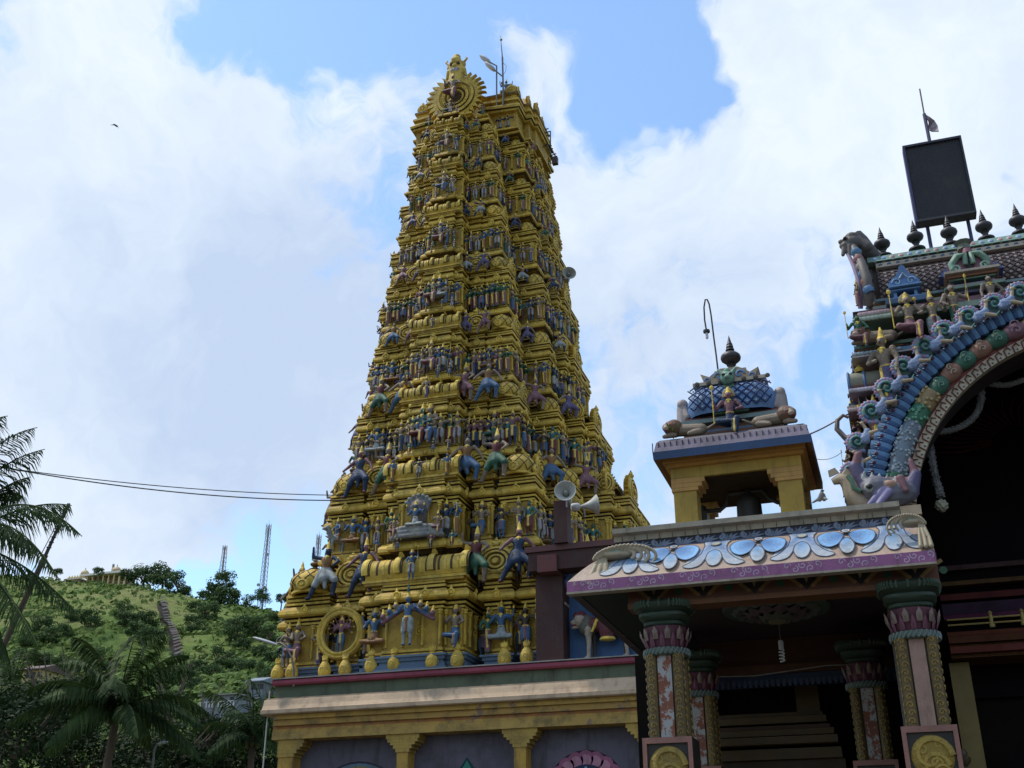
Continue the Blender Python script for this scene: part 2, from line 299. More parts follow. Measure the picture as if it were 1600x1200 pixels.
# ---------------------------------------------------------------- sculpted figures (one continuous body each, 1 unit tall, facing -y)
def figure(kind, skin, cloth, sash=None, crown='tall', hair=HAIR, face=True):
    sash = sash or GB; P = []; f = skin
    seat = kind in ('seated', 'seated4', 'throne'); guard = kind.startswith('guard')
    zo = -.30 if seat else 0.0           # origin at the seat for sitting figures
    def z(p): return (p[0], p[1], p[2] + zo)
    lean = .03 if guard else 0
    hipz, shz = .50, .785
    P += [ell(z((lean * .5, 0, .725)), (.098, .068, .095), f), cap(z((0, 0, .55)), z((lean * .4, 0, .68)), .066, .075, f), ell(z((0, 0, .51)), (.092, .07, .06), cloth)]
    P += [cap(z((lean, 0, .80)), z((lean, -.005, .87)), .034, .03, f)]
    hd = (lean, -.012, .905)
    P += [ell(z(hd), (.052, .058, .068), f), ell(z((lean, .018, .915)), (.06, .05, .068), hair), cap(z((lean, .04, .90)), z((lean, .055, .80)), .045, .03, hair)]
    if face:
        P += [cap(z((lean, -.07, .915)), z((lean, -.078, .895)), .007, .011, f), ell(z((lean + .02, -.062, .915)), (.010, .006, .006), WHT), ell(z((lean - .02, -.062, .915)), (.010, .006, .006), WHT),
              ell(z((lean + .02, -.066, .928)), (.014, .006, .004), HAIR), ell(z((lean - .02, -.066, .928)), (.014, .006, .004), HAIR), ell(z((lean, -.064, .873)), (.016, .008, .006), MAR),
              ell(z((lean + .054, -.005, .90)), (.012, .015, .024), sash), ell(z((lean - .054, -.005, .90)), (.012, .015, .024), sash)]
    if crown == 'tall': P += [cap(z((lean, 0, .955)), z((lean, .005, 1.06)), .052, .028, GB), ell(z((lean, .005, 1.10)), (.017, .017, .025), GB), ell(z((lean, 0, .95)), (.062, .062, .014), GB)]
    elif crown == 'bun': P += [ell(z((lean, .01, .985)), (.04, .04, .035), hair)]
    elif crown == 'turban': P += [ell(z((lean, 0, .965)), (.072, .07, .035), WHT), ell(z((lean, 0, .99)), (.045, .045, .03), WHT)]
    elif crown == 'halo':
        P += [cap(z((lean, 0, .955)), z((lean, .005, 1.05)), .05, .026, GB)]
        for k in range(13): a = math.pi * (k / 12); P += [cap(z((lean + math.cos(a) * .08, .045, .91 + math.sin(a) * .10)), z((lean + math.cos(a) * .11, .045, .91 + math.sin(a) * .15)), .022, .016, sash if sash != GB else (.30, .23, .13))]
    P += [ell(z((lean * .8, -.045, .80)), (.06, .03, .02), GB), ell(z((lean * .7, -.06, .755)), (.02, .02, .03), GB), ell(z((0, -.005, .565)), (.083, .072, .016), GB)]
    def arm(s, e, h, c=f, sl=None):
        sh = (lean + s * .125, 0, shz); P.extend([ell(z(sh), (.045, .042, .042), sl or c), cap(z(sh), z(e), .043, .035, sl or c), cap(z(e), z(h), .034, .025, c), ell(z(h), (.024, .022, .03), c),
                                                  ell(z(((sh[0] + e[0]) / 2, (sh[1] + e[1]) / 2, (sh[2] + e[2]) / 2)), (.038, .038, .012), GB)])
    if kind in ('namaste',): arm(1, (.19, -.06, .655), (.02, -.13, .73)); arm(-1, (-.19, -.06, .655), (-.02, -.13, .73))
    elif kind == 'hip': arm(1, (.235, .0, .66), (.11, -.05, .545)); arm(-1, (-.175, 0, .64), (-.185, -.06, .50))
    elif kind == 'raise': arm(1, (.235, -.02, .72), (.245, -.07, .885)); arm(-1, (-.20, -.01, .64), (-.13, -.08, .56)); P.append(cap(z((.245, -.07, .60)), z((.245, -.07, 1.12)), .012, .012, GB)); P.append(ell(z((.245, -.07, 1.12)), (.03, .012, .05), GB))
    elif kind == 'flute': arm(1, (.21, -.05, .68), (.10, -.13, .86)); arm(-1, (-.19, -.07, .67), (-.04, -.14, .855)); P.append(cap(z((-.03, -.13, .87)), z((.26, -.11, .855)), .012, .012, GB))
    elif kind == 'four' or kind == 'seated4':
        arm(1, (.22, -.02, .66), (.19, -.13, .72)); arm(-1, (-.22, -.02, .66), (-.19, -.13, .62))
        for s in (-1, 1): P.extend([cap(z((s * .11, .02, .78)), z((s * .25, .02, .76)), .034, .026, f), cap(z((s * .25, .02, .76)), z((s * .27, -.02, .90)), .025, .019, f), ell(z((s * .27, -.03, .935)), (.035, .02, .045), GB)])
    elif kind == 'down': arm(1, (.165, .0, .64), (.165, -.05, .50)); arm(-1, (-.19, -.04, .66), (-.06, -.12, .63))
    elif kind == 'bow': arm(1, (.25, -.01, .76), (.37, -.06, .77)); arm(-1, (-.21, -.05, .68), (-.10, -.12, .78)); P.extend(chain([z((.33, -.05, 1.0)), z((.39, -.07, .9)), z((.40, -.07, .77)), z((.37, -.06, .62)), z((.30, -.05, .52))], [.012, .016, .018, .016, .012], GB))
    elif kind == 'seated': arm(1, (.215, -.03, .66), (.16, -.15, .60)); arm(-1, (-.22, -.02, .66), (-.20, -.12, .76))
    elif kind == 'throne': arm(1, (.22, -.02, .64), (.14, -.16, .57)); arm(-1, (-.23, -.02, .65), (-.26, -.10, .74)); P.append(cap(z((-.27, -.12, .35)), z((-.27, -.1, 1.02)), .012, .012, GB)); P.append(ell(z((-.27, -.1, 1.05)), (.045, .014, .05), GB))
    elif kind == 'guardR': arm(1, (.26, -.03, .70), (.19, -.12, .60)); arm(-1, (-.27, 0, .82), (-.25, -.05, .99))
    elif kind == 'guardS': arm(1, (.27, 0, .66), (.35, -.04, .50)); arm(-1, (-.24, -.04, .66), (-.30, -.12, .56))
    if guard:
        P += [cap(z((0, 0, .56)), z((0, -.03, .40)), .085, .12, cloth), ell(z((lean * .5, -.005, .72)), (.108, .078, .10), sash if sash != GB else cloth), cap(z((0, 0, .57)), z((lean * .4, 0, .68)), .078, .088, sash if sash != GB else cloth), cap(z((.06, 0, .50)), z((.24, -.10, .33)), .098, .072, cloth), cap(z((.24, -.10, .33)), z((.20, -.06, .09)), .062, .042, skin if kind == 'guardR' else cloth), ell(z((.21, -.10, .05)), (.035, .07, .025), skin)]
        P += [cap(z((-.06, 0, .50)), z((-.17, -.05, .27)), .098, .07, cloth), cap(z((-.17, -.05, .27)), z((-.29, -.02, .04)), .06, .04, skin if kind == 'guardR' else cloth), ell(z((-.31, -.06, .02)), (.035, .07, .025), skin)]
        P += [cap(z((.02, -.04, .48)), z((.04, -.08, .20)), .06, .035, cloth), cap(z((-.04, -.05, .50)), z((.0, -.08, .30)), .05, .03, sash)]
    elif seat:
        if kind == 'seated4':
            for s in (-1, 1): P += [cap(z((s * .06, -.02, .36)), z((s * .22, -.12, .34)), .07, .055, cloth), cap(z((s * .22, -.12, .34)), z((-s * .06, -.17, .32)), .05, .032, cloth)]
            P += [ell(z((0, 0, .42)), (.11, .09, .12), cloth)]
        else:
            P += [ell(z((0, 0, .42)), (.11, .09, .12), cloth), cap(z((.06, -.02, .37)), z((.13, -.20, .37)), .075, .06, cloth), cap(z((.13, -.20, .37)), z((.10, -.22, .10)), .055, .04, cloth), ell(z((.10, -.25, .06)), (.03, .06, .025), skin)]
            P += [cap(z((-.06, -.02, .37)), z((-.19, -.15, .37)), .075, .06, cloth), cap(z((-.19, -.15, .37)), z((.03, -.22, .34)), .052, .035, cloth), ell(z((.07, -.23, .34)), (.05, .03, .022), skin)]
            for k in range(3): P += [cap(z((.06 + .03 * k, -.255, .34)), z((.05 + .035 * k, -.262, .13)), .012, .02, sash if k == 1 else cloth)]
    else:
        cr = .02 if kind == 'flute' else 0
        if kind in ('down', 'flute') or cloth in (PNK, GRN):
            P += [cap(z((0, 0, .50)), z((0, -.01, .12)), .088, .085, cloth), cap(z((-.03, -.07, .52)), z((0, -.09, .16)), .025, .02, sash)]
            for s in (-1, 1): P += [ell(z((s * .045 + cr, -.05, .035)), (.032, .06, .025), skin), cap(z((s * .045, 0, .14)), z((s * .045, 0, .05)), .035, .03, skin)]
        else:
            for s in (-1, 1):
                kn = (s * .07, -.025, .28)
                P += [cap(z((s * .055, 0, .50)), z(kn), .072, .058, cloth), cap(z(kn), z((s * .065, .0, .06)), .048 if s > 0 else .046, .03, cloth if kind in ('four', 'hip') else skin), ell(z((s * .07, -.035, .028)), (.033, .06, .025), skin)]
            P += [cap(z((0, -.06, .53)), z((0, -.075, .27)), .035, .022, sash)]
    return P
PALS = [(TAN, BLU, ORG), (BLU, ORG, GB), (TEA, MAR, GB), (TAN, GRN, MAR), (TAN, WHT, MAR), (PNK, DBL, GB), (DBL, WHT, ORG), (TAN, PNK, GB), (BRN, BLU, PNK), (BLU, WHT, MAR), (GRN, PNK, GB), (TAN, VIO, GB), ((.02, .025, .035), (.035, .02, .02), (.04, .03, .015))]  # last set, for statues inside the arch: interior shade put into the colours
FIG = {}
def fig(kind, pal, crown='tall', vox=.017):
    k = (kind, pal, crown, vox)
    if k not in FIG:
        s, c, a = PALS[pal]; FIG[k] = fuse(kind + '_figure', figure(kind, s, c, a, crown), vox)
    return FIG[k]
def horse_rider():
    P = [ell((0, 0, .50), (.10, .30, .12), WHT), cap((0, -.24, .52), (0, -.38, .78), .09, .06, WHT), cap((0, -.38, .80), (0, -.54, .70), .055, .035, WHT), cap((0, -.33, .82), (0, -.2, .58), .03, .04, MAR)]
    for sx in (-.06, .06):
        for y in (-.2, .2): P += [cap((sx, y, .45), (sx, y - .03, .24), .05, .035, WHT), cap((sx, y - .03, .24), (sx, y, .03), .032, .03, WHT)]
    P += [cap((0, .28, .55), (0, .40, .25), .035, .02, HAIR), ell((0, 0, .60), (.11, .12, .04), MAR), cap((0, 0, .66), (0, 0, .90), .075, .09, BLU), ell((0, -.01, 1.02), (.05, .055, .065), TAN), cap((0, 0, 1.07), (0, 0, 1.17), .05, .02, GB)]
    for s in (-1, 1): P += [cap((s * .08, 0, .66), (s * .12, -.06, .42), .05, .035, ORG), cap((s * .10, 0, .92), (s * .18, -.06, .80), .035, .026, BLU), cap((s * .18, -.06, .80), (s * .08, -.16, .74), .025, .02, TAN)]
    return P
def serpent_throne():
    P = []
    for k in range(3):
        for i in range(14):
            a, b = [(math.cos(t) * (.78 - .06 * k), math.sin(t) * .20, .07 + .12 * k) for t in (2 * math.pi * i / 14, 2 * math.pi * (i + 1) / 14)]
            P.append(cap(a, b, .085, .085, GRY if i % 2 else (.27, .26, .23)))
    P.append(ell((0, 0, .2), (.66, .16, .16), GRY))
    for k in range(7):
        a = math.pi * (.16 + .68 * k / 6); P += [cap((0, .12, .55), (math.cos(a) * .40, .06, .95 + math.sin(a) * .36), .09, .07, GRY), ell((math.cos(a) * .44, -.0, .97 + math.sin(a) * .38), (.06, .07, .06), WHT)]
    P += [cap((0, .14, .3), (0, .12, .95), .2, .3, (.14, .12, .11))]
    return P
def many_headed():
    P = figure('four', BLU, WHT, ORG, 'tall')
    for s in (-1, 1):
        for k, (c, cr) in enumerate(((TAN, GB), (BLU, GB), (PNK, GB))):
            x = s * (.26 + .13 * k); zz = .78 - .09 * k; P += [cap((s * .10, .03, .74), (x, .02, zz - .10), .05, .05, c), ell((x, -.02, zz), (.052, .055, .06), c), cap((x, 0, zz + .05), (x + s * .01, 0, zz + .14), .045, .018, cr), ell((x, -.05, zz - .02), (.02, .03, .015), c)]
    for k in range(4): P += [cap((.0, -.02, 1.08 + .02 * k), (.0, -.02, 1.14 + .03 * k), .03 - .004 * k, .026 - .004 * k, TEA)]
    return P
def wheel_deity():
    P = figure('four', PNK, BLU, GB, 'tall')
    for k in range(5):
        for s in (-1, 1): a = rad(-30 + 28 * k); P += [cap((s * .10, .03, .74), (s * math.cos(a) * .38, -.02, .74 + math.sin(a) * .34), .028, .018, PNK), ell((s * math.cos(a) * .40, -.02, .74 + math.sin(a) * .36), (.03, .02, .04), GB)]
    return P
# ---------------------------------------------------------------- tower ornaments (gold)
def spiral(cx, cz, r, turns, n=26, s=1):
    return [(cx + s * r * (1 - i / n) * math.cos(2 * math.pi * turns * i / n), 0, cz + r * (1 - i / n) * math.sin(2 * math.pi * turns * i / n)) for i in range(n)]
def gable_mesh():
    """round flame-edged gable, 1 wide, facing -y, base at z 0"""
    m = MB(); R = Matrix.Translation((0, 0, .46)) @ Matrix.Rotation(rad(90), 4, 'X')
    m.lathe([(0, .14), (.07, .14), (.09, .11), (.10, .06), (.14, .06), (.15, .10), (.20, .10), (.21, .06), (.25, .06), (.26, .12), (.31, .12), (.33, .07), (.36, .07), (.37, .10), (.42, .09), (.45, .03), (.45, -.08)], 28, G1, R,
            cols=[GB, G1, G2, G2, G1, GB, G1, GD, G1, GB, G1, GD, G1, GB, G1, G2])
    for k in range(17):
        a = rad(-35 + 250 * k / 16); c = (math.cos(a), math.sin(a)); t = (-c[1], c[0])
        m.prism([(c[0] * .43 + t[0] * .04, .46 + c[1] * .43 + t[1] * .04), (c[0] * .43 - t[0] * .04, .46 + c[1] * .43 - t[1] * .04), (c[0] * .53, .46 + c[1] * .53)], -.05, .05, G1)
    m.box((-.40, -.10, -.04), (.40, .14, .10), G1); m.box((-.30, -.13, .10), (.30, .1, .16), G2)
    for (x, z, r) in ((0, .98, .085), (-.07, 1.02, .05), (.07, 1.02, .05), (0, 1.08, .05), (0, 1.15, .025)): m.lathe([(0, -r), (r * .7, -r * .7), (r, 0), (r * .7, r * .7), (0, r)], 8, GB, Matrix.Translation((x, -.03, z)))
    return take(m.build('gable', 'gold', smooth=True))
def dome_mesh():
    """square-shouldered ribbed dome, 1 wide, with lattice, small front gable and finial"""
    m = MB(); prof = [(.40, 0), (.46, .02), (.46, .08), (.40, .10), (.43, .16), (.49, .26), (.50, .36), (.46, .48), (.37, .59), (.24, .68), (.12, .73), (.08, .75)]
    m.lathe(prof, 20, G1)
    def rr(z):
        for (r0, z0), (r1, z1) in zip(prof[3:], prof[4:]):
            if z0 <= z <= z1: return r0 + (r1 - r0) * (z - z0) / (z1 - z0)
        return .4
    for s in (-1, 1):
        for k in range(10):
            a = 2 * math.pi * k / 10
            m.tube([(rr(z) * 1.01 * math.cos(a + s * q), rr(z) * 1.01 * math.sin(a + s * q), z) for q, z in ((0, .13), (.2, .24), (.4, .35), (.6, .46), (.8, .57), (1.0, .66))], .014, GD, 4, cap=False)
    m.lathe([(.08, .73), (.13, .76), (.06, .80), (.04, .83), (.09, .86), (.11, .90), (.09, .94), (.035, .97), (.05, 1.0), (.02, 1.04), (0, 1.12)], 10, (.12, .07, .02))
    for q in range(4):
        R = Matrix.Rotation(q * math.pi / 2, 4, 'Z') @ Matrix.Translation((0, -.46, .20)) @ Matrix.Rotation(rad(90), 4, 'X')
        m.lathe([(0, .08), (.05, .08), (.06, .05), (.09, .05), (.10, .08), (.14, .07), (.15, 0)], 14, GB, R)
    return take(m.build('dome', 'gold', smooth=True))
def vault_mesh():
    """barrel vault 1 long (x), 1 high, horseshoe ends and ribs"""
    m = MB(); n = 12; pr = []
    for i in range(n + 1):
        t = math.pi * (-.12 + .62 * i / n); pr.append((-.42 * math.cos(t) , .40 + .52 * math.sin(t)))
    pr = [(-.36, .0), (-.40, .06), (-.34, .10)] + pr + [(.0, .95), (.0, 0)]
    m.prism(pr, -.5, .5, G1, 'x')
    for k in range(15):
        x = -.44 + .88 * k / 14; m.tube([(x, y * 1.02, z * 1.0 + .005) for y, z in pr[3:-2]], .011, GD if k % 2 else GB, 4, cap=False)
    for x in (-.5, -.17, .17, .5):
        m.tube([(x, y * 1.12 - .02, z * 1.06 + .01) for y, z in pr[3:-2]] + [(x, -.10, 1.06), (x, -.18, 1.2)], [.032] * (n + 1) + [.03, .012], GB, 6); m.tube([(x + .035, y * 1.05 - .01, z * 1.03) for y, z in pr[3:-2]], .02, GD, 5)
    m.box((-.52, -.44, -.10), (.52, 0, -.0), G1); m.box((-.50, -.40, -.2), (.5, 0, -.10), G2)
    return take(m.build('vault', 'gold', smooth=True))
def pot_mesh():
    m = MB()
    m.lathe([(0, 0), (.26, 0), (.30, .04), (.24, .08), (.34, .16), (.39, .30), (.36, .46), (.25, .62), (.15, .72), (.20, .76), (.18, .80), (.10, .82), (0, .82)], 14, G1)
    for k in range(5): a = rad(30 + 30 * k); m.tube([(0, 0, .72), (math.cos(a) * .16, -.05, .80 + math.sin(a) * .08), (math.cos(a) * .24, -.04, .86 + math.sin(a) * .16)], [.07, .06, .01], GB, 5)
    m.lathe([(0, .05), (.06, .05), (.07, .02), (.12, .02), (.13, .05), (.16, 0)], 12, GB, Matrix.Translation((0, -.37, .33)) @ Matrix.Rotation(rad(90), 4, 'X'))
    m.tube([(0, -.04, .9), (0, -.04, 1.05)], [.05, .01], GB, 5)
    return take(m.build('pot', 'gold', smooth=True))
# ---------------------------------------------------------------- the gateway tower
YC = 38.5; XC = -14.19
KQ = [1.0, .98, .95, .92, .88, .84, .80, .76, .72]; KX = [2.2, 1.9, 1.15, .65, .5, .4, .32, .26, .20]
Z0 = [8.75, 12.54, 15.94, 18.85, 21.75, 24.38, 26.87, 29.07, 31.1]
AA = [4.9, 3.65, 2.98, 2.62, 2.38, 2.05, 1.78, 1.55, 1.28]
FY = [33.4, 33.7, 34.1, 34.4, 34.65, 34.8, 34.95, 35.1, 35.2]
def lerp(a, b, t): return a + (b - a) * t
def footprint(a, D, k=0):
    """stepped outline, front is -y; returns the closed outline"""
    g = KQ[k]
    def half(w_):
        xb, xc_ = .95 + .5 * w_, .95 + .8 * w_
        q = [(.20 * a, -(D + .80)), (.20 * a, -(D + .62)), (.33 * a, -(D + .62)), (.33 * a, -(D - .95)), (.46 * a, -(D - .95)), (.46 * a, -(D + .04)), (.60 * a, -(D + .04)), (.60 * a, -(D - .55)), (.71 * a, -(D - .55)), (.71 * a, -D),
         (a, -D), (a, -(D - 1.05 * g)), (a - .45, -(D - 1.05 * g)), (a - .45, -(D - 1.65 * g)), (a + .95, -(D - 1.65 * g)), (a + .95, -(D - 2.3 * g)), (a + .55, -(D - 2.3 * g)), (a + .55, -(D - 2.75 * g)), (a + xb, -(D - 2.75 * g)), (a + xb, -(D - 3.3 * g)), (a + xc_, -(D - 3.3 * g))]
        return q + [(x, -y) for x, y in reversed(q)]
    return half(KX[k]) + [(-x, y) for x, y in reversed(half(min(KX[k], .6)))]
def offset_poly(pts, d):
    n = len(pts); out = []
    for i in range(n):
        p0, p1, p2 = Vector(pts[i - 1]), Vector(pts[i]), Vector(pts[(i + 1) % n])
        d1 = (p1 - p0).normalized(); d2 = (p2 - p1).normalized(); n1 = Vector((d1.y, -d1.x)); n2 = Vector((d2.y, -d2.x))
        out.append((p1.x + (n1.x + n2.x) * d, p1.y + (n1.y + n2.y) * d))
    return out
def stack(m, pts, prof, cols, cx, cy):
    """mouldings: prof = [(z, offset)]"""
    n = len(pts); vs = []; fs = []; cs = []
    for z, d in prof: vs += [(cx + x, cy + y, z) for x, y in offset_poly(pts, d)]
    for i in range(len(prof) - 1):
        for k in range(n):
            k2 = (k + 1) % n; fs.append((i * n + k, i * n + k2, (i + 1) * n + k2, (i + 1) * n + k)); cs.append(cols[i % len(cols)])
    fs.append(tuple(range(n))[::-1]); fs.append(tuple((len(prof) - 1) * n + k for k in range(n))); cs += [G2, G2]
    m.add(vs, fs, cs)
tower = thing('temple_tower', 'tall gold gateway tower crowded with painted statues, tapering in nine storeys to a horned gable', 'temple tower', (XC, YC, 8.2))
def child(o, parent):
    """keep world placement while parenting to an unrotated, unscaled parent chain"""
    o.parent = parent; p = parent; off = Vector((0, 0, 0))
    while p: off += p.location; p = p.parent
    o.location = o.location - off; return o
GAB, DOM, VAU, POT = gable_mesh(), dome_mesh(), vault_mesh(), pot_mesh()
STAT = []      # (distance key, name, mesh, location, scale, rz, storey index)
def statue(name, me, loc, s, rz, k): STAT.append((s / (Vector(loc) - Vector((0, 0, 1.6))).length, name, me, loc, s, rz, k))
def spot(me, name, loc, s, rz, parent): o = inst(me, name, None, loc, s, rz); return child(o, parent)
STOREY = []
# blue-grey stage under the first storey
b = MB(); D0 = YC - FY[0]
stack(b, footprint(AA[0], D0), [(8.25, .24), (8.35, .24), (8.36, .18), (8.48, .18), (8.49, .10), (8.58, .10), (8.585, .16), (8.68, .16), (8.70, .22), (8.76, .22)], [(.13, .19, .27), (.17, .24, .33), (.10, .15, .22), (.2, .26, .33)], XC, YC)
base = b.build('tower_base', 'wall'); child(base, tower)
pots = [-.93, -.83, -.60, -.46, -.26, -.11, .14, .30, .58, .72, .88]
for px in pots:
    x = XC + px * 5.15; spot(POT, 'gold_pot', (x, 32.50 if abs(px) < .4 else 32.75, 8.24), (.56, .5, .80), 0, base)
for k in range(8):
    z0, z1 = Z0[k], Z0[k + 1]; H = z1 - z0; a, an = AA[k], AA[k + 1]; D, Dn = YC - FY[k], YC - FY[k + 1]
    fp = footprint(a, D, k); m = MB()
    u = lambda t: z0 + H * t
    k1 = max(.36, a / 5 * .78); KO = max(k1, .5)
    stack(m, fp, [(u(0), .10 * k1), (u(.02), .10 * k1), (u(.022), .04), (u(.032), .04), (u(.034), .08 * k1), (u(.055), .07 * k1), (u(.057), .0), (u(.38), 0), (u(.382), .06), (u(.40), .06), (u(.402), .0), (u(.412), .0), (u(.414), .10), (u(.432), .12), (u(.434), .03), (u(.446), .03), (u(.448), .22 * k1), (u(.46), .34 * k1), (u(.475), .38 * k1), (u(.505), .35 * k1), (u(.53), .24 * k1), (u(.54), .20 * k1), (u(.542), .03), (u(.556), .03), (u(.558), .14), (u(.578), .13), (u(.58), .0), (u(.592), .0), (u(.594), .10), (u(.615), .10), (u(.617), -.02), (u(.629), -.02), (u(.631), .12), (u(.655), .10)],
          [G1, G2, GD, G2, G1, GD, G2, GD, G1, G2, GD, GD, G1, GD, GD, GD, G1, G1, G1, G2, G2, GD, GD, G2, G1, G2, GD, G2, G1, G2, GD, G2, G1], XC, YC)
    am, Dm = lerp(a, an, .55) - .1, lerp(D, Dn, .6) - .12
    f2 = footprint(am, Dm, k)
    stack(m, f2, [(u(.60), -.05), (u(.79), -.12), (u(.792), .02), (u(.81), .03), (u(.812), -.1), (u(.83), -.1), (u(.832), .02), (u(.85), .03), (u(.852), -.08), (u(.905), -.08)], [G2, GD, G1, GD, GD, GD, G1, GD, GD], XC, YC)
    f3 = footprint(an, Dn, k + 1)
    stack(m, f3, [(u(.885), .05), (u(.90), .12), (u(.91), .34 * KO), (u(.925), .42 * KO), (u(.955), .40 * KO), (u(.985), .28 * KO), (u(.99), .24 * KO), (u(1.0), .24 * KO)], [GD, GD, G1, G1, G1, G2, G1], XC, YC)
    # pilasters and little arch ornaments along every edge that can be seen
    n = len(fp)
    for i in range(n):
        p, q = Vector(fp[i]), Vector(fp[(i + 1) % n]); e = q - p; l = e.length; d = e.normalized(); nn = Vector((d.y, -d.x))
        if nn.y > .5 or l < .3: continue
        for t in ([.07, l - .07] if l < 1.2 else [.07, l * .33, l * .67, l - .07]):
            c = p + d * t + nn * .03; X, Y = XC + c.x, YC + c.y
            m.tube([(X, Y, u(.08)), (X, Y, u(.34))], .045, G1, 6, cap=False); m.lathe([(.04, 0), (.08, .03), (.05, .07), (.085, .11), (.09, .16)], 6, GB, Matrix.Translation((X, Y, u(.33))))
        if k < 5 and l > .9:
            c = p + d * (l / 2); ang = math.atan2(nn.x, -nn.y)
            for s in (-1, 1):
                T = Matrix.Translation((XC + c.x + nn.x * .015, YC + c.y + nn.y * .015, u(.20))) @ Matrix.Rotation(ang, 4, 'Z')
                m.tube(spiral(s * .24, .0, .17, 2, s=s), .02, G1, 4, T, cap=False); m.tube(spiral(s * .24, .28, .1, 1.5, s=s), .017, G1, 4, T, cap=False)
        cnt = max(1, int(l / .75))
        for j in range(cnt):
            c = p + d * (l * (j + .5) / cnt) + nn * .36 * k1; ang = math.atan2(nn.x, -nn.y)
            T = Matrix.Translation((XC + c.x, YC + c.y, u(.50))) @ Matrix.Rotation(ang, 4, 'Z') @ Matrix.Rotation(rad(90), 4, 'X')
            m.lathe([(0, .04), (.05, .04), (.06, .01), (.09, .01), (.10, .05), (.13, .04), (.14, -.06)], 10, GB, T)
            T2 = Matrix.Translation((0, 0, 0)); m.lathe([(.035, 0), (.05, .03), (.0, .14)], 5, GB, Matrix.Translation((XC + c.x, YC + c.y, u(.50) + .12)))
    # baluster row in the neck
    n3 = offset_poly(f2, -.02)
    if k < 6:
        for i in range(n):
            p, q = Vector(n3[i]), Vector(n3[(i + 1) % n]); e = q - p; l = e.length; d = e.normalized(); nn = Vector((d.y, -d.x))
            if nn.y > .5 or l < .5: continue
            for j in range(int(l / .22)):
                c = p + d * (l * (j + .5) / int(l / .22)); m.lathe([(.03, 0), (.05, .06), (.025, .13), (.05, .2), (.03, .26)], 5, G1, Matrix.Translation((XC + c.x, YC + c.y, u(.80))))
        # upper floor arches
        for i in range(n):
            p, q = Vector(f3[i]), Vector(f3[(i + 1) % n]); e = q - p; l = e.length; d = e.normalized(); nn = Vector((d.y, -d.x))
            if nn.y > .5: continue
            for j in range(max(1, int(l / .8))):
                c = p + d * (l * (j + .5) / max(1, int(l / .8))) + nn * .41 * k1; ang = math.atan2(nn.x, -nn.y)
                m.lathe([(0, .04), (.05, .04), (.06, .01), (.09, .05), (.12, -.04)], 8, GB, Matrix.Translation((XC + c.x, YC + c.y, u(.945))) @ Matrix.Rotation(ang, 4, 'Z') @ Matrix.Rotation(rad(90), 4, 'X'))
    st = m.build('storey', 'gold'); child(st, tower); STOREY.append(st)
    # roofs over the projecting bays
    ds = .32 * a if k < 3 else .30 * a + .1; zr = u(.645); fy = YC - D
    gs = min(.44 * a, H * .40); g = KQ[k]
    for s in (-1, 1):
        w9 = KX[k] if s > 0 else min(KX[k], .6); xb, xc_ = .95 + .5 * w9, .95 + .8 * w9
        spot(DOM, 'dome', (XC + s * a * .85, fy + .16, zr), (ds, ds, H * .33), 0, st)
        spot(GAB, 'round_gable', (XC + s * a * .52, fy - .14, zr), (gs * .95, gs, H * .30), 0, st)
        spot(DOM, 'dome', (XC + s * (a + .55), fy + 2.0 * g, zr), (ds * .85, ds * .85, H * .33), 0, st)
        spot(GAB, 'round_gable', (XC + s * (a - .02), fy + .72 * g, zr), (gs * .8, gs * .8, H * .29), s * rad(90), st)
        spot(GAB, 'round_gable', (XC + s * (a + xb - .1), fy + 3.05 * g, zr), (gs * .8, gs * .8, H * .30), s * rad(90), st)
        spot(GAB, 'round_gable', (XC + s * (a + xb - .13), fy + 2.78 * g, zr), (gs * .62, gs * .62, H * .26), 0, st)
        spot(GAB, 'round_gable', (XC + s * (a + xc_ - .1), fy + 4.3 * g, zr), (gs * 1.05, gs * 1.05, H * .34), s * rad(90), st)
    spot(VAU, 'barrel_vault', (XC, fy - .55, u(.655)), (a * .70, .95, H * .215), 0, st)
# top platform, barrel roof and crowning gable
m = MB(); a, D = AA[8], YC - FY[8]; z0 = Z0[8]
inner = [(a * .8, -(D - 1.0)), (a + 1.0, -(D - 1.0)), (a + 1.0, -(D - 1.9)), (a + 1.25, -(D - 1.9)), (a + 1.25, -(D - 2.4)), (a + 1.4, -(D - 2.4))]
outl = inner + [(x, -y) for x, y in reversed(inner)]; outl = outl + [(-x, y) for x, y in reversed(outl)]
stack(m, outl, [(z0, .1), (z0 + .08, .1), (z0 + .09, 0), (z0 + .9, 0), (z0 + .92, .12), (z0 + 1.0, .14), (z0 + 1.02, .2), (z0 + 1.12, .22), (z0 + 1.24, .14), (z0 + 1.26, .05), (z0 + 1.45, .05), (z0 + 1.46, .13), (z0 + 1.56, .13), (z0 + 1.58, .0), (z0 + 1.84, .0), (z0 + 1.85, .08), (z0 + 1.93, .08)], [G1, GD, G2, G1, G1, GD, G1, G1, G2, G2, G1, G1, G2, G1], XC, YC)
ft = [(.55 * a, -(D + .35)), (.55 * a, -D), (a, -D), (a, D), (.55 * a, D), (.55 * a, D + .35)]; ft = ft + [(-x, y) for x, y in reversed(ft)]
stack(m, ft, [(z0, .06), (z0 + .05, 0), (z0 + .12, 0), (z0 + .14, .1), (z0 + .22, .1), (z0 + .25, 0)], [G1, G2, G1, G1, G2], XC, YC)
stack(m, [(.38 * a, -(D + .25)), (.38 * a, D), (-.38 * a, D), (-.38 * a, -(D + .25))], [(z0 + .2, 0), (z0 + .3, .08), (z0 + .34, .0)], [G1], XC, YC)
pr = [(math.cos(math.pi * i / 14) * 1.0, z0 + .85 + math.sin(math.pi * i / 14) * 1.1) for i in range(15)] + [(-.8, z0 + .1), (.8, z0 + .1)]
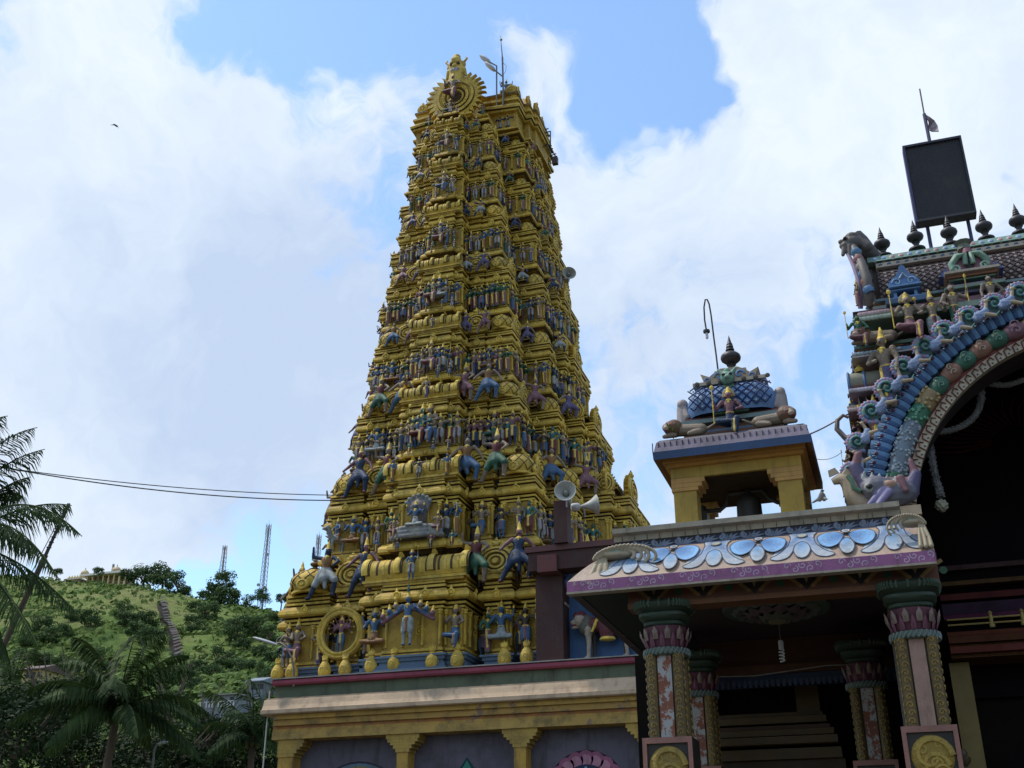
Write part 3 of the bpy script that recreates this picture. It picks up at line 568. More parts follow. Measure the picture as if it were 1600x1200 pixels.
m.prism([(XC + x, z) for x, z in pr], FY[8] + .5, 2 * YC - FY[8] - .5, G1)
for k in range(9): m.lathe([(.12, 0), (.2, .12), (.1, .25), (.16, .33), (.04, .42), (0, .6)], 8, (.10, .08, .05), Matrix.Translation((XC, FY[8] + 1.0 + .75 * k, z0 + 1.93)))
for s in (-1, 1):
    for (dx, yy) in ((.95, YC - D + 2.2), (.95, YC + D - 2.2)):
        T = Matrix.Translation((XC + s * (a + dx), yy, z0 + 1.9)) @ Matrix.Rotation(rad(90) * s, 4, 'Z')
        m.tube([(0, 0, 0), (.0, -.18, .25), (0, -.08, .5), (0, .05, .62)], [.16, .16, .12, .04], G1, 6, T)
top = m.build('roof', 'gold'); child(top, tower); STOREY.append(top)
for s in (-1, 1):
    for (dx, dy, sc, r_) in ((1.0, 1.45, .62, 1), (1.25, 2.15, .6, 1), (1.38, 2.9, .75, 1), (1.38, 3.7, .6, 1)): spot(GAB, 'round_gable', (XC + s * (a + dx - .08), YC - D + dy, z0 + 1.92), sc, s * rad(90), top)
    spot(GAB, 'round_gable', (XC + s * (a + .75), YC - D + 1.02, z0 + 1.92), .5, 0, top); spot(DOM, 'dome', (XC + s * (a + .2), YC - D + 1.3, z0 + 1.9), .5, 0, top)
# crowning gable at the near end of the roof
m = MB(); T = Matrix.Translation((0, 0, 1.05)) @ Matrix.Rotation(rad(90), 4, 'X')
m.lathe([(0, .1), (.28, .1), (.30, .16), (.38, .16), (.40, .10), (.46, .10), (.48, .18), (.60, .18), (.62, .12), (.70, .12), (.72, .2), (.84, .2), (.86, .12), (.96, .12), (1.0, .04), (1.0, -.2)], 40, G1, T, cols=[(.09, .06, .02), GB, G1, GD, GD, GB, GB, GD, G1, GB, G1, GD, G1, G1, G2])
for k in range(25):
    an_ = rad(-58 + 296 * k / 24); c = (math.cos(an_), math.sin(an_)); t = (-c[1], c[0]); sg = 1 if c[0] < 0 else -1
    m.prism([(c[0] * .97 + t[0] * .1, 1.05 + c[1] * .97 + t[1] * .1), (c[0] * .97 - t[0] * .1, 1.05 + c[1] * .97 - t[1] * .1), (c[0] * 1.14 - t[0] * .05, 1.05 + c[1] * 1.14 - t[1] * .05), (c[0] * 1.34 + t[0] * sg * .10, 1.05 + c[1] * 1.34 + t[1] * sg * .10)], -.1, .08, G1)
for k in range(24): an_ = 2 * math.pi * k / 24; m.lathe([(.035, 0), (0, .05)], 6, GB, Matrix.Translation((math.cos(an_) * .54, -.18, 1.05 + math.sin(an_) * .54)) @ Matrix.Rotation(rad(90), 4, 'X'))
crown = m.build('crowning_gable', 'gold', smooth=True, loc=(XC + .05, FY[8] - .25, z0 + .15)); child(crown, tower)
hp = [ell((0, 0, 0), (.34, .26, .36), GB), ell((0, -.12, .34), (.24, .22, .2), GB), ell((0, -.05, .58), (.18, .16, .15), G1)]
for s in (-1, 1):
    hp += [ell((s * .15, -.24, .10), (.08, .06, .07), (.08, .05, .02)), ell((s * .14, -.26, .2), (.1, .05, .04), G1), cap((s * .24, -.05, .18), (s * .45, -.05, .42), .09, .04, G1), cap((s * .45, -.05, .42), (s * .36, -.05, .55), .05, .02, G1),
           cap((s * .32, -.05, -.1), (s * .42, -.02, -.42), .11, .05, G1), ell((s * .34, -.05, .14), (.08, .06, .14), G1), cap((s * .12, -.28, -.16), (s * .13, -.33, -.34), .045, .015, WHT)]
hp += [ell((0, -.26, .0), (.1, .1, .08), G1), ell((0, -.24, -.2), (.2, .08, .07), (.10, .05, .02)), cap((0, 0, -.2), (0, 0, -.7), .3, .36, G1)]
for k in range(3): hp.append(cap(((k - 1) * .06, -.3, -.16), ((k - 1) * .06, -.32, -.26), .026, .014, WHT))
hm = fuse('lion_mask', hp, .035, 'gold', 1); spot(hm, 'lion_mask', (XC + .05, FY[8] - .3, z0 + 2.7), 1.05, 0, tower)
# ---------------------------------------------------------------- statues over the tower
rnd = random.Random(11)
KST = ['namaste', 'hip', 'raise', 'flute', 'four', 'down', 'bow']
CR = ['tall', 'tall', 'bun', 'tall', 'turban', 'halo']
def rfig(r):
    return fig(KST[r % 7], (r * 5) % 12, ['tall', 'bun', 'tall', 'halo', 'tall', 'turban'][(r // 3) % 6] if r % 4 else 'tall', .022)
POOL = [rfig(i) for i in (0, 1, 2, 3, 4, 5, 6, 8, 9, 11, 12, 14, 16, 17, 19, 20, 22, 25)]
SEATS = [fig('seated', 7, 'tall', .02), fig('seated4', 9, 'tall', .02), fig('seated', 3, 'halo', .02), fig('seated4', 1, 'halo', .02), fig('throne', 2, 'tall', .02), fig('seated', 0, 'halo', .02)]
GU = [fig('guardR', 6, 'tall', .018), fig('guardS', 5, 'tall', .018), fig('guardR', 3, 'tall', .018), fig('guardS', 0, 'bun', .018), fig('guardR', 7, 'tall', .018), fig('guardS', 11, 'tall', .018)]
def fwall(k, fx):
    """wall distance in front of the centre for a fraction of the half width"""
    f = abs(fx); D = YC - FY[k]
    return D + .8 if f < .2 else D + .62 if f < .36 else D - .0 if f < .43 else D + .04 if f < .61 else D - .0 if f < .69 else D
FR = {0: [(-.90, 's'), (-.73, 'n'), (-.38, 'n'), (-.27, 's'), (0, 'm'), (.29, 's'), (.47, 'n'), (.56, 's'), (.72, 'n'), (.88, 's'), (-.97, 'n')],
      1: [(-.92, 'h'), (-.76, 's'), (-.63, 'n'), (-.50, 'n'), (-.38, 'n'), (-.29, 'n'), (0, 'v'), (.25, 'n'), (.35, 'n'), (.53, 's'), (.72, 'n'), (.88, 'n'), (.98, 'n')]}
SH = [1.32, 1.18, 1.16, 1.02, .98, .88, .80, .78]
for k in range(8):
    a = AA[k]; D = YC - FY[k]; z0 = Z0[k]; H = Z0[k + 1] - z0; sh = SH[k] * 1.0; g = KQ[k]; xb, xc_ = .95 + .5 * KX[k], .95 + .8 * KX[k]
    row = FR.get(k)
    if not row:
        n = [0, 0, 26, 25, 22, 17, 11, 9][k]; row = []
        for i in range(n):
            x = -.97 + 1.94 * i / (n - 1); row.append((x + rnd.uniform(-.02, .02), 's' if abs(x) < .08 or (k in (2, 3) and i in (3, n - 4)) else 'n'))
        if k > 4: row.append((0, 's'))
    for i, (fx, t) in enumerate(row):
        x = XC + fx * a; y = YC - fwall(k, fx) - .20
        if t == 'n': statue('standing_statue', rnd.choice(POOL), (x, y, z0 + .02), sh * rnd.uniform(.92, 1.08), rnd.uniform(-.3, .3), k)
        elif t == 's': statue('seated_statue', SEATS[(i + k * 2) % 6], (x, y, z0 + .34 * sh), sh * rnd.uniform(1.05, 1.25) * (1.15 if abs(fx) < .1 else 1), rnd.uniform(-.15, .15), k)
        elif t == 'm': statue('standing_statue', fuse('many_headed_figure', many_headed(), .016), (x, y - .25, z0 + .22), 1.62, 0, k)
        elif t == 'h': statue('horse_rider_statue', fuse('horse_rider', horse_rider(), .02), (x, y, z0), 1.15, rad(-25), k)
        elif t == 'v':
            statue('serpent_throne', fuse('serpent', serpent_throne(), .025), (x, y - .08, z0), 1.12, 0, k)
            statue('seated_statue', fig('seated4', 9, 'tall', .018), (x, y - .25, z0 + .38), 1.15, 0, k)
            for s in (-1, 1): statue('seated_statue', SEATS[0], (x + s * .78, y - .2, z0 + .25), .8, 0, k)
    # the receding sides: front-facing panels and the side bays
    for s in (-1, 1):
        w9 = KX[k] if s > 0 else min(KX[k], .6); xb, xc_ = .95 + .5 * w9, .95 + .8 * w9
        pan = [(a + .15, D - 1.65 * g), (a + .55, D - 1.65 * g), (a + .86, D - 1.65 * g)] if k < 6 else [(a + .25, D - 1.65 * g), (a + .8, D - 1.65 * g)]
        for (dx, dy) in pan: statue('standing_statue', rnd.choice(POOL), (XC + s * dx, YC - dy - .2, z0 + .02), sh * rnd.uniform(.92, 1.1), rnd.uniform(-.3, .3), k)
        for (dx, dy) in ([(a + 1.10, D - 2.75 * g), (a + min(1.36, xb - .05), D - 2.75 * g), (a + xc_ - .12, D - 3.3 * g)] if k < 5 else [(a + xc_ - .1, D - 2.75 * g)]): statue('standing_statue', rnd.choice(POOL), (XC + s * dx, YC - dy - .2, z0 + .02), sh * rnd.uniform(.92, 1.05), s * .4, k)
        for (dx, dy) in [(a, D - .3 * g), (a, D - .8 * g), (a + .95, D - 1.95 * g), (a + .95, D - 2.3 * g), (a + xb, D - 3.0 * g), (a + xc_, D - 3.6 * g), (a + xc_, D - 4.2 * g)]:
            statue('standing_statue', rnd.choice(POOL), (XC + s * (dx + .14), YC - dy, z0 + .02), sh * rnd.uniform(.92, 1.05), s * rad(80) + rnd.uniform(-.3, .3), k)
    # big guardians leaning over the parapets
    gsz = [2.05, 1.95, 1.7, 1.15, 1.05, .9, .8, .7][k]
    for s in (-1, 1):
        for j, fx in enumerate((.69, .40)):
            statue('guardian_statue', GU[(j + k + (s > 0)) % 6], (XC + s * fx * a, YC - D - .52, z0 + H * .56), gsz * (.88 if k < 3 else .85), rnd.uniform(-.2, .2), k)
        statue('guardian_statue', GU[(k + 2) % 6], (XC + s * (a + .30), YC - D + 1.1 * g, z0 + H * .59), gsz * .78, s * .5, k)
        statue('guardian_statue', GU[(k + 3) % 6], (XC + s * (a + 1.25), YC - D + 2.25 * g, z0 + H * .59), gsz * .72, s * .5, k)
    for s in (-1, 1):
        for fx in (.39, .655): statue('standing_statue', rnd.choice(POOL), (XC + s * fx * a, YC - D + (.45 if fx < .5 else .25), z0 + .02), sh * rnd.uniform(.95, 1.1), rnd.uniform(-.3, .3), k); statue('standing_statue', rnd.choice(POOL), (XC + s * fx * a, YC - D + .2, z0 + H * .60), sh * rnd.uniform(.75, .9), rnd.uniform(-.3, .3), k)
        for dy in (1.35, 2.5): statue('standing_statue', rnd.choice(POOL), (XC + s * (a + (.75 if dy > 2 else -.22)), YC - D + dy * g, z0 + H * .60), sh * .8, s * rad(60), k)
        for fx in (.12, .27): statue('standing_statue', rnd.choice(POOL), (XC + s * fx * a, YC - D - 1.0, z0 + H * .885), sh * .42, 0, k)
    if k < 4: statue('standing_statue', rnd.choice(POOL), (XC, YC - D - 1.12, z0 + H * .62), [.95, .7, .8, .5][k], 0, k)
    if k == 1:
        for s in (-1, 1): statue('standing_statue', POOL[5], (XC + s * a * .27, YC - D - 1.05, z0 + H * .62), .8, 0, k)
for fx, kk in ((-.25, 'n'), (.9, 's'), (-.95, 's')):
    statue('standing_statue' if kk == 'n' else 'seated_statue', POOL[3] if kk == 'n' else SEATS[2], (XC + fx * AA[8], FY[8] - .1, Z0[8] + .25), .7, 0, 8)
statue('seated_statue', SEATS[5], (XC - .1, FY[8] - .55, Z0[8] + .3), .95, 0, 8)
statue('seated_statue', SEATS[0], (XC + .02, FY[8] - .6, Z0[8] + 1.1), 1.55, 0, 8)
for s in (-1, 1):
    statue('seated_statue', SEATS[1], (XC + s * (AA[8] + .45), FY[8] + 1.25, Z0[8] + 2.2), 1.0, s * .3, 8)
    for dx in (.25, .6): statue('standing_statue', POOL[6], (XC + s * (AA[8] + dx), FY[8] + 1.0, Z0[8] + .05), .8, 0, 8)
# the wheel relief on the first storey
wx, wy, wz = XC - .55 * 5.0, YC - fwall(0, -.55) - .25, 9.75
m = MB(); Tw = Matrix.Rotation(rad(90), 4, 'X')
m.lathe([(.62, .0), (.62, .14), (.68, .18), (.74, .12), (.80, .18), (.86, .12), (.86, 0)], 32, GB, Tw)
for k in range(20): an_ = 2 * math.pi * k / 20; m.lathe([(.05, -.03), (.07, 0), (.05, .03), (0, .06)], 6, G1, Matrix.Translation((math.cos(an_) * .92, 0, math.sin(an_) * .92)))
m.box((-.12, .02, -1.05), (.12, .2, -.86), G1)
wh = m.build('wheel_ring', 'gold', smooth=True, loc=(wx, wy, wz)); child(wh, STOREY[0])
spot(fuse('wheel_deity', wheel_deity(), .02), 'wheel_figure', (wx, wy - .02, wz - .62), 1.12, 0, STOREY[0])
# the hundred that show largest of each kind are parts of their own, the rest one mesh
def front_ok(t):
    x, y, z = t[3]; return x > XC - AA[t[6]] - 1.0 or y < YC - (YC - FY[t[6]]) + .3
byname = {}
for t in STAT: byname.setdefault(t[1], []).append(t)
for nm, lst in byname.items():
    vis = [t for t in lst if t[3][0] > XC - AA[t[6]] - .3]; hid = [t for t in lst if t[3][0] <= XC - AA[t[6]] - .3]
    vis.sort(key=lambda t: -t[0]); keep, rest = vis[:100], vis[100:] + hid
    for (_, n_, me, loc, s, rz, k) in keep: o = inst(me, n_, None, loc, s, rz); child(o, STOREY[k])
    if rest:
        vv = []; ff = []; cc = []; off = 0
        for (_, n_, me, loc, s, rz, k) in rest:
            nv = len(me.vertices); co = np.empty(nv * 3, dtype=np.float32); me.vertices.foreach_get('co', co); co = co.reshape(-1, 3) * s
            R = np.array(Matrix.Rotation(rz, 3, 'Z')); co = co @ R.T + np.array(loc); vv.append(co)
            nl = len(me.loops); li = np.empty(nl, dtype=np.int32); me.loops.foreach_get('vertex_index', li); ls = np.empty(len(me.polygons), dtype=np.int32); me.polygons.foreach_get('loop_total', ls)
            c = np.empty(nl * 4, dtype=np.float32); me.color_attributes['Col'].data.foreach_get('color', c); ff.append((li + off, ls)); cc.append(c); off += nv
        me = bpy.data.meshes.new(nm); V = np.concatenate(vv); LI = np.concatenate([f[0] for f in ff]); LS = np.concatenate([f[1] for f in ff])
        me.vertices.add(len(V)); me.vertices.foreach_set('co', V.astype(np.float32).ravel()); me.loops.add(len(LI)); me.loops.foreach_set('vertex_index', LI)
        me.polygons.add(len(LS)); me.polygons.foreach_set('loop_start', np.concatenate([[0], np.cumsum(LS)[:-1]]).astype(np.int32)); me.update(calc_edges=True)
        ca = me.color_attributes.new('Col', 'FLOAT_COLOR', 'CORNER'); ca.data.foreach_set('color', np.concatenate(cc)); me.polygons.foreach_set('use_smooth', [True] * len(LS))
        me.materials.append(MAT['statue']); o = bpy.data.objects.new(nm, me); COL.objects.link(o); o['kind'] = 'stuff'; child(o, tower)
# ---------------------------------------------------------------- flat painted shapes and strokes
def petal_pts(cx, cz, ang, l, wd, n=9, tip=.15):
    """leaf outline from a root point"""
    c, s = math.cos(ang), math.sin(ang); L1 = []; L2 = []
    for i in range(n + 1):
        t = i / n; w_ = wd * math.sin(math.pi * t ** .8) * (1 - tip * t); x = l * t
        L1.append((cx + c * x - s * w_, cz + s * x + c * w_)); L2.append((cx + c * x + s * w_, cz + s * x - c * w_))
    return L1 + L2[::-1][1:-1]
class Paint2D:
    """thin painted shapes laid on a surface; f(s, t, h) gives the point in space, h is the build-up"""
    def __init__(s, f): s.f = f; s.m = MB(); s.h = .004
    def up(s): s.h += .003
    def grad(s, pts, c0, c1, root, cut=2):
        """fan of rings from a root so the painted colour runs from c0 to c1"""
        for _ in range(cut if len(pts) < 19 else 0):
            q = []
            for i in range(len(pts)):
                a, b_ = pts[i], pts[(i + 1) % len(pts)]; q += [(a[0] * .78 + b_[0] * .22, a[1] * .78 + b_[1] * .22), (a[0] * .22 + b_[0] * .78, a[1] * .22 + b_[1] * .78)]
            pts = q
        if cut: s.h += .0012; s.stroke(pts + pts[:1], .0055, (.03, .05, .10)); s.h -= .0012
        n = len(pts); R = 6; vs = [s.f(*root, s.h)]; fs = []; cs = []
        for r in range(1, R + 1): vs += [s.f(root[0] + (p[0] - root[0]) * r / R, root[1] + (p[1] - root[1]) * r / R, s.h) for p in pts]
        for r in range(R):
            c = tuple(lerp(a, b_, ((r + .5) / R) ** 1.7) for a, b_ in zip(c0, c1))
            for k in range(n):
                k2 = (k + 1) % n
                if r == 0: fs.append((0, 1 + k, 1 + k2))
                else: fs.append((1 + (r - 1) * n + k, 1 + (r - 1) * n + k2, 1 + r * n + k2, 1 + r * n + k))
                cs.append(c)
        s.m.add(vs, fs, cs)
    def poly(s, pts, c): root = (sum(p[0] for p in pts) / len(pts), sum(p[1] for p in pts) / len(pts)); s.grad(pts, c, c, root, 0)
    def disc(s, x, z, r, c, rz=None, n=20): s.poly([(x + r * math.cos(2 * math.pi * k / n), z + (rz or r) * math.sin(2 * math.pi * k / n)) for k in range(n)], c)
    def stroke(s, pts, w_, c):
        n = len(pts); vs = []; fs = []
        for i, p in enumerate(pts):
            a, b_ = pts[max(i - 1, 0)], pts[min(i + 1, n - 1)]; dx, dz = b_[0] - a[0], b_[1] - a[1]; l = math.hypot(dx, dz) or 1; ww = w_ * (1 if not isinstance(w_, list) else 1) if not isinstance(w_, list) else w_[i]
            vs += [s.f(p[0] - dz / l * ww, p[1] + dx / l * ww, s.h), s.f(p[0] + dz / l * ww, p[1] - dx / l * ww, s.h)]
        for i in range(n - 1): fs.append((2 * i, 2 * i + 1, 2 * i + 3, 2 * i + 2))
        s.m.add(vs, fs, c)
def curl(cx, cz, r, a0, turns, n=18, s=1): return [(cx + r * (1 - .85 * i / n) * math.cos(a0 + s * 2 * math.pi * turns * i / n), cz + r * (1 - .85 * i / n) * math.sin(a0 + s * 2 * math.pi * turns * i / n)) for i in range(n + 1)]
# ---------------------------------------------------------------- ground
m = MB(); m.box((-3000, -600, -.4), (3000, 3000, 0), (.12, .11, .09)); g = m.build('ground', paint('ground_earth', .9, .1, (.03, .03, .02), .5, .3, .3, .05, 3, color=(.08, .075, .06))); g['kind'] = 'structure'
# ---------------------------------------------------------------- plinth wall under the tower
CRM = (.50, .37, .25); YEL = (.44, .27, .06); OLV = (.11, .13, .085); PKR = (.27, .06, .09); PUR = (.115, .105, .135)
WY = 32.4; XL, XR = -18.92, -4.0
pw = thing('plinth_wall', 'long weathered wall under the gold tower with cream and yellow cornice and painted lotus panels', 'wall', ((XL + XR) / 2, WY, 0))
def part(m, name, mat, parent, smooth=False): o = m.build(name, mat, smooth=smooth); child(o, parent); return o
m = MB(); m.box((-18.7, WY + .45, 0), (XR, WY + 11, 7.9), PUR); part(m, 'wall', 'stained', pw)
m = MB(); m.box((XL + .1, WY + .02, 7.66), (XR, WY + 11.2, 8.06), OLV); part(m, 'green_band', 'stained', pw)
m = MB(); m.prism([(WY - .12, 8.05), (WY - .16, 8.10), (WY - .16, 8.19), (WY - .12, 8.22), (WY + 11.3, 8.24), (WY + 11.3, 8.05)], XL + .06, XR, PKR, 'x'); m.box((XL + .04, WY - .18, 8.235), (XR, WY + .5, 8.27), (.30, .28, .25)); part(m, 'top_kerb', 'wall', pw)
m = MB(); m.prism([(WY + .3, 7.12), (WY - .36, 7.12), (WY - .40, 7.15), (WY - .40, 7.26), (WY - .33, 7.28), (WY - .27, 7.40), (WY - .22, 7.55), (WY - .20, 7.60), (WY - .10, 7.61), (WY - .10, 7.66), (WY + .3, 7.67)], XL - .12, XR, CRM, 'x'); part(m, 'cornice', paint('cornice_paint', .7, .2, (.12, .08, .055), .6, 1.3, .3, .02, 12, streaks=.5, ssc=(2, 2, .5)), pw)
m = MB()
for (y0, za, zb, c) in ((-.22, 6.98, 7.119, YEL), (-.14, 6.80, 6.977, (.40, .24, .06)), (-.06, 6.70, 6.797, (.36, .15, .04)), (-.10, 6.60, 6.697, YEL), (-.16, 6.38, 6.597, (.42, .27, .07))): m.box((XL + .18 - y0 * .3, WY + y0, za), (XR, WY + .6, zb), c)
part(m, 'yellow_beam', paint('peeling_paint', .6, .25, (.05, .045, .03), .8, 1.5, .3, .02, 20, chip=((.20, .13, .09), 1.8, .59), streaks=.7, ssc=(1.2, 1.2, 1.0)), pw)
for (xa, xb) in ((-18.47, -17.95), (-14.46, -14.10), (-10.76, -10.40), (-7.06, -6.7), (-3.4, -3.1)):
    m = MB(); m.box((xa, WY - .06, 0), (xb, WY + .6, 6.15), YEL); c = (xa + xb) / 2; hw = (xb - xa) / 2
    for j, (w_, za, zb) in enumerate(((hw + .36, 6.25, 6.38), (hw + .31, 6.15, 6.25), (hw + .22, 6.07, 6.15), (hw + .12, 5.96, 6.07), (hw + .04, 5.86, 5.96))): m.box((max(c - w_, -18.5), WY - .10 + .003 * j, za), (c + w_, WY + .5, zb - .002), (.42, .28, .07))
    part(m, 'pilaster', 'stained', pw)
def mural(name, cx, draw):
    p = Paint2D(lambda s, t, h: (s, WY + .45 - h, t)); draw(p, cx); o = p.m.build(name, 'wall'); child(o, pw); return o
def lotus_rose(p, cx):
    cz = 4.55; p.disc(cx, cz, 1.22, (.03, .02, .03), n=32); p.up()
    for k in range(11):
        a = math.pi * (k / 10); p.disc(cx + math.cos(a) * .98, cz + math.sin(a) * .98, .235, (.30, .10, .17), .235, 14)
        p.up(); p.disc(cx + math.cos(a) * .93, cz + math.sin(a) * .93, .17, (.42, .20, .27)); 
    p.disc(cx, cz, .82, (.02, .03, .07), n=28); p.up()
    for k in range(7): a = math.pi * k / 6; p.grad(petal_pts(cx, cz, a, .80, .24), (.05, .12, .3), (.2, .35, .5), (cx, cz))
def lotus_leaf(p, cx):
    cz = 4.5
    for a, l, w_, c in ((0, 1.2, .55, (.01, .05, .045)), (.45, .95, .4, (.02, .12, .09)), (-.45, .95, .4, (.02, .12, .09)), (0, 1.12, .42, (.03, .20, .15)), (0, .8, .24, (.02, .08, .06)), (0, .6, .14, (.05, .22, .16))):
        p.grad(petal_pts(cx, cz, math.pi / 2 + a, l, w_, 12, .4), c, tuple(q * 1.3 for q in c), (cx, cz)); p.up()
    for k in range(-3, 4): p.stroke([(cx, cz + .15 + .1 * abs(k)), (cx + k * .05, cz + .5)], .012, (.05, .25, .2))
def arch_dome(p, cx):
    cz = 4.35
    for r, c in ((1.55, (.035, .03, .05)), (1.48, (.10, .16, .22)), (1.38, (.22, .18, .06)), (1.30, (.16, .06, .10)), (1.2, (.10, .13, .22)), (1.08, (.17, .15, .2))): p.disc(cx, cz, r, c, r * .88, 36); p.up()
    for k in range(9): a = math.pi * k / 8; p.grad(petal_pts(cx + .3 * math.cos(a), cz + .3 * math.sin(a), a, .62, .14), (.24, .17, .05), (.15, .1, .2), (cx, cz)); p.up()
mural('mural', -15.95, arch_dome); mural('mural', -12.4, lotus_leaf); mural('mural', -8.75, lotus_rose); mural('mural', -5.2, lotus_leaf)
# white drain pipe and camera on the corner of the wall
m = MB(); px = XL - .02; m.tube([(px, WY - .1, 7.9), (px, WY - .1, 5.55), (px + .06, WY - .12, 5.45), (px + .55, WY - .12, 5.42)], .022, (.45, .45, .45), 8); o = m.build('drain_pipe', 'paint'); tag(o, 'thin white drain pipe bending at the left corner of the plinth wall', 'pipe')
cct = thing('security_camera', 'grey camera housing fixed below the bend of the white drain pipe', 'camera', (px + .45, WY - .2, 5.25))
m = MB(); m.box((px + .1, WY - .65, 5.12), (px + .34, WY - .1, 5.3), (.35, .35, .36)); m.tube([(px + .22, WY - .65, 5.2), (px + .22, WY - .72, 5.2)], .08, (.03, .03, .03), 10); part(m, 'camera_body', 'paint', cct)
m = MB(); m.tube([(px + .3, WY - .25, 5.2), (px + .6, WY - .06, 5.25)], .04, (.3, .3, .3), 8); part(m, 'bracket', 'paint', cct)
# ---------------------------------------------------------------- maroon concrete frame with loudspeakers
MRN = (.06, .028, .026)
fr = thing('concrete_frame', 'maroon painted concrete post and beam standing in front of the gold tower, holding the loudspeaker', 'concrete frame', (-8.9, 31.6, 8.2))
A = at(838, 1045, 32.3); B = at(881, 1040, 32.3); tp = at(860, 893, 32.3).z
m = MB(); m.box((A.x, 32.3, 8.24), (B.x, 33.0, tp), MRN); part(m, 'post', 'wall', fr)
b0 = at(840, 895, 31.9); b1 = at(866, 866, 31.9)
m = MB(); m.box((b0.x, 31.85, b0.z), (b1.x + .08, 33.0, b1.z), (.12, .045, .045)); part(m, 'beam_end', 'wall', fr)
m = MB(); m.box((at(826, 870, 32.0).x, 31.95, b1.z - .45), (-4.6, 32.6, b1.z + .12), MRN); m.box((at(826, 870, 32.0).x - .1, 31.88, b1.z + .123), (-4.6, 32.7, b1.z + .3), (.11, .05, .05)); part(m, 'beam', 'wall', fr)
l0, l1 = at(868, 845, 31.9), at(885, 788, 31.9)
m = MB(); m.box((l0.x, 31.75, b1.z + .305), (l0.x + .42, 32.2, l1.z + .1), MRN); part(m, 'upper_post', 'wall', fr)
def loudspeaker(name, label, loc, s, yaw, pitch=0, group=None):
    t = thing(name, label, 'loudspeaker', loc, group); t.rotation_euler = (pitch, 0, yaw)
    m = MB(); R = Matrix.Rotation(rad(90), 4, 'X')
    pr = [(.03, -.30), (.05, -.2), (.10, -.05), (.19, .12), (.30, .25), (.335, .29), (.32, .295), (.18, .14), (.09, .0), (.04, -.1), (0, -.12)]
    m.lathe([(r * s, z * s) for r, z in pr], 32, (.40, .40, .37), R); o = m.build('horn', 'paint', t, True)
    m = MB(); m.lathe([(0, .24 * s), (.045 * s, .22 * s), (.055 * s, .12 * s), (.07 * s, -.02 * s), (.02 * s, -.05 * s)], 16, (.33, .32, .29), R); m.build('phase_plug', 'paint', t, True)
    m = MB(); m.lathe([(0, -.55 * s), (.10 * s, -.54 * s), (.13 * s, -.48 * s), (.13 * s, -.32 * s), (.10 * s, -.27 * s), (.04 * s, -.26 * s)], 20, (.5, .5, .48), R); m.build('driver', 'paint', t, True)
    m = MB(); m.tube([(0, .15 * s, -.05 * s), (0, .15 * s, -.36 * s)], .03 * s, (.2, .2, .2), 8); m.build('bracket', 'dark', t); return t
sp = at(884, 772, 31.55); loudspeaker('loudspeaker', 'large grey horn loudspeaker facing us on top of the maroon post', (sp.x, 31.6, sp.z), 1.0, rad(10), rad(-6))
sp = at(905, 782, 32.3); loudspeaker('loudspeaker', 'white horn loudspeaker behind the large one, turned to the right', (sp.x + .2, 32.6, sp.z - .1), 1.0, rad(115), rad(-8))
sp = at(888, 431, 38.6); loudspeaker('loudspeaker', 'small pale horn loudspeaker halfway up the right side of the gold tower', (sp.x, 38.6, sp.z), .85, rad(25))
# ---------------------------------------------------------------- goddess on a lion in a painted niche
N0 = at(868, 1040, 31.9)
nz = 8.27; ny = 32.8
sn = thing('lion_shrine', 'painted niche with blue back wall, green pilaster and purple arch beside the maroon post', 'shrine', (-8.3, ny, nz))
m = MB(); xa, xb = at(868, 1040, ny).x, at(1010, 1040, ny).x
m.box((xa + .28, ny + .25, nz), (xb + 1.2, ny + .55, nz + 2.9), (.05, .12, .27)); part(m, 'back_wall', 'paint', sn)
m = MB(); m.box((xa - .0, ny - .05, nz), (xa + .32, ny + .3, nz + 1.25), (.10, .22, .22))
for k in range(4): m.tube([(xa + .16 + q[0], ny - .06, nz + .16 + .28 * k + q[2]) for q in spiral(0, 0, .11, 1.5, 14, 1 if k % 2 else -1)], .018, (.26, .40, .36), 4)
part(m, 'pilaster', 'paint', sn)
m = MB()
for w_, z0_, z1_, c in ((.06, 1.25, 1.36, (.25, .18, .2)), (.14, 1.36, 1.46, PNK), (.08, 1.46, 1.62, (.08, .2, .18)), (.18, 1.62, 1.7, CRM), (.24, 1.7, 1.78, CRM)): m.box((xa - w_, ny - .05 - w_, nz + z0_ + .002), (xa + .32 + w_ * .4, ny + .3, nz + z1_), c)
part(m, 'capital', 'paint', sn)
m = MB(); arc = [(xa + .10 + 1.0 * (1 - math.cos(t)), 0, nz + 1.95 + 1.15 * math.sin(t)) for t in [math.pi / 2 * k / 14 for k in range(15)]]
m.tube([(x, ny - .1, z) for x, _, z in arc], .15, (.17, .13, .26), 8); m.tube([(x + .16, ny - .14, z - .10) for x, _, z in arc], .08, (.06, .12, .32), 8)
for i in range(1, 15): x, _, z = arc[i]; m.lathe([(.16, -.02), (.18, 0), (.16, .02)], 8, (.26, .2, .36), Matrix.Translation((x, ny - .1, z)))
for k in range(4): a = rad(120 + 40 * k); m.tube([(xa + .1, ny - .15, nz + 1.92), (xa + .1 + math.cos(a) * .2, ny - .2, nz + 1.96 + math.sin(a) * .16), (xa - .05 + math.cos(a) * .4, ny - .2, nz + 1.98 + math.sin(a) * .28)], [.09, .08, .02], (.16, .17, .33), 6)
part(m, 'arch', 'paint', sn, True)
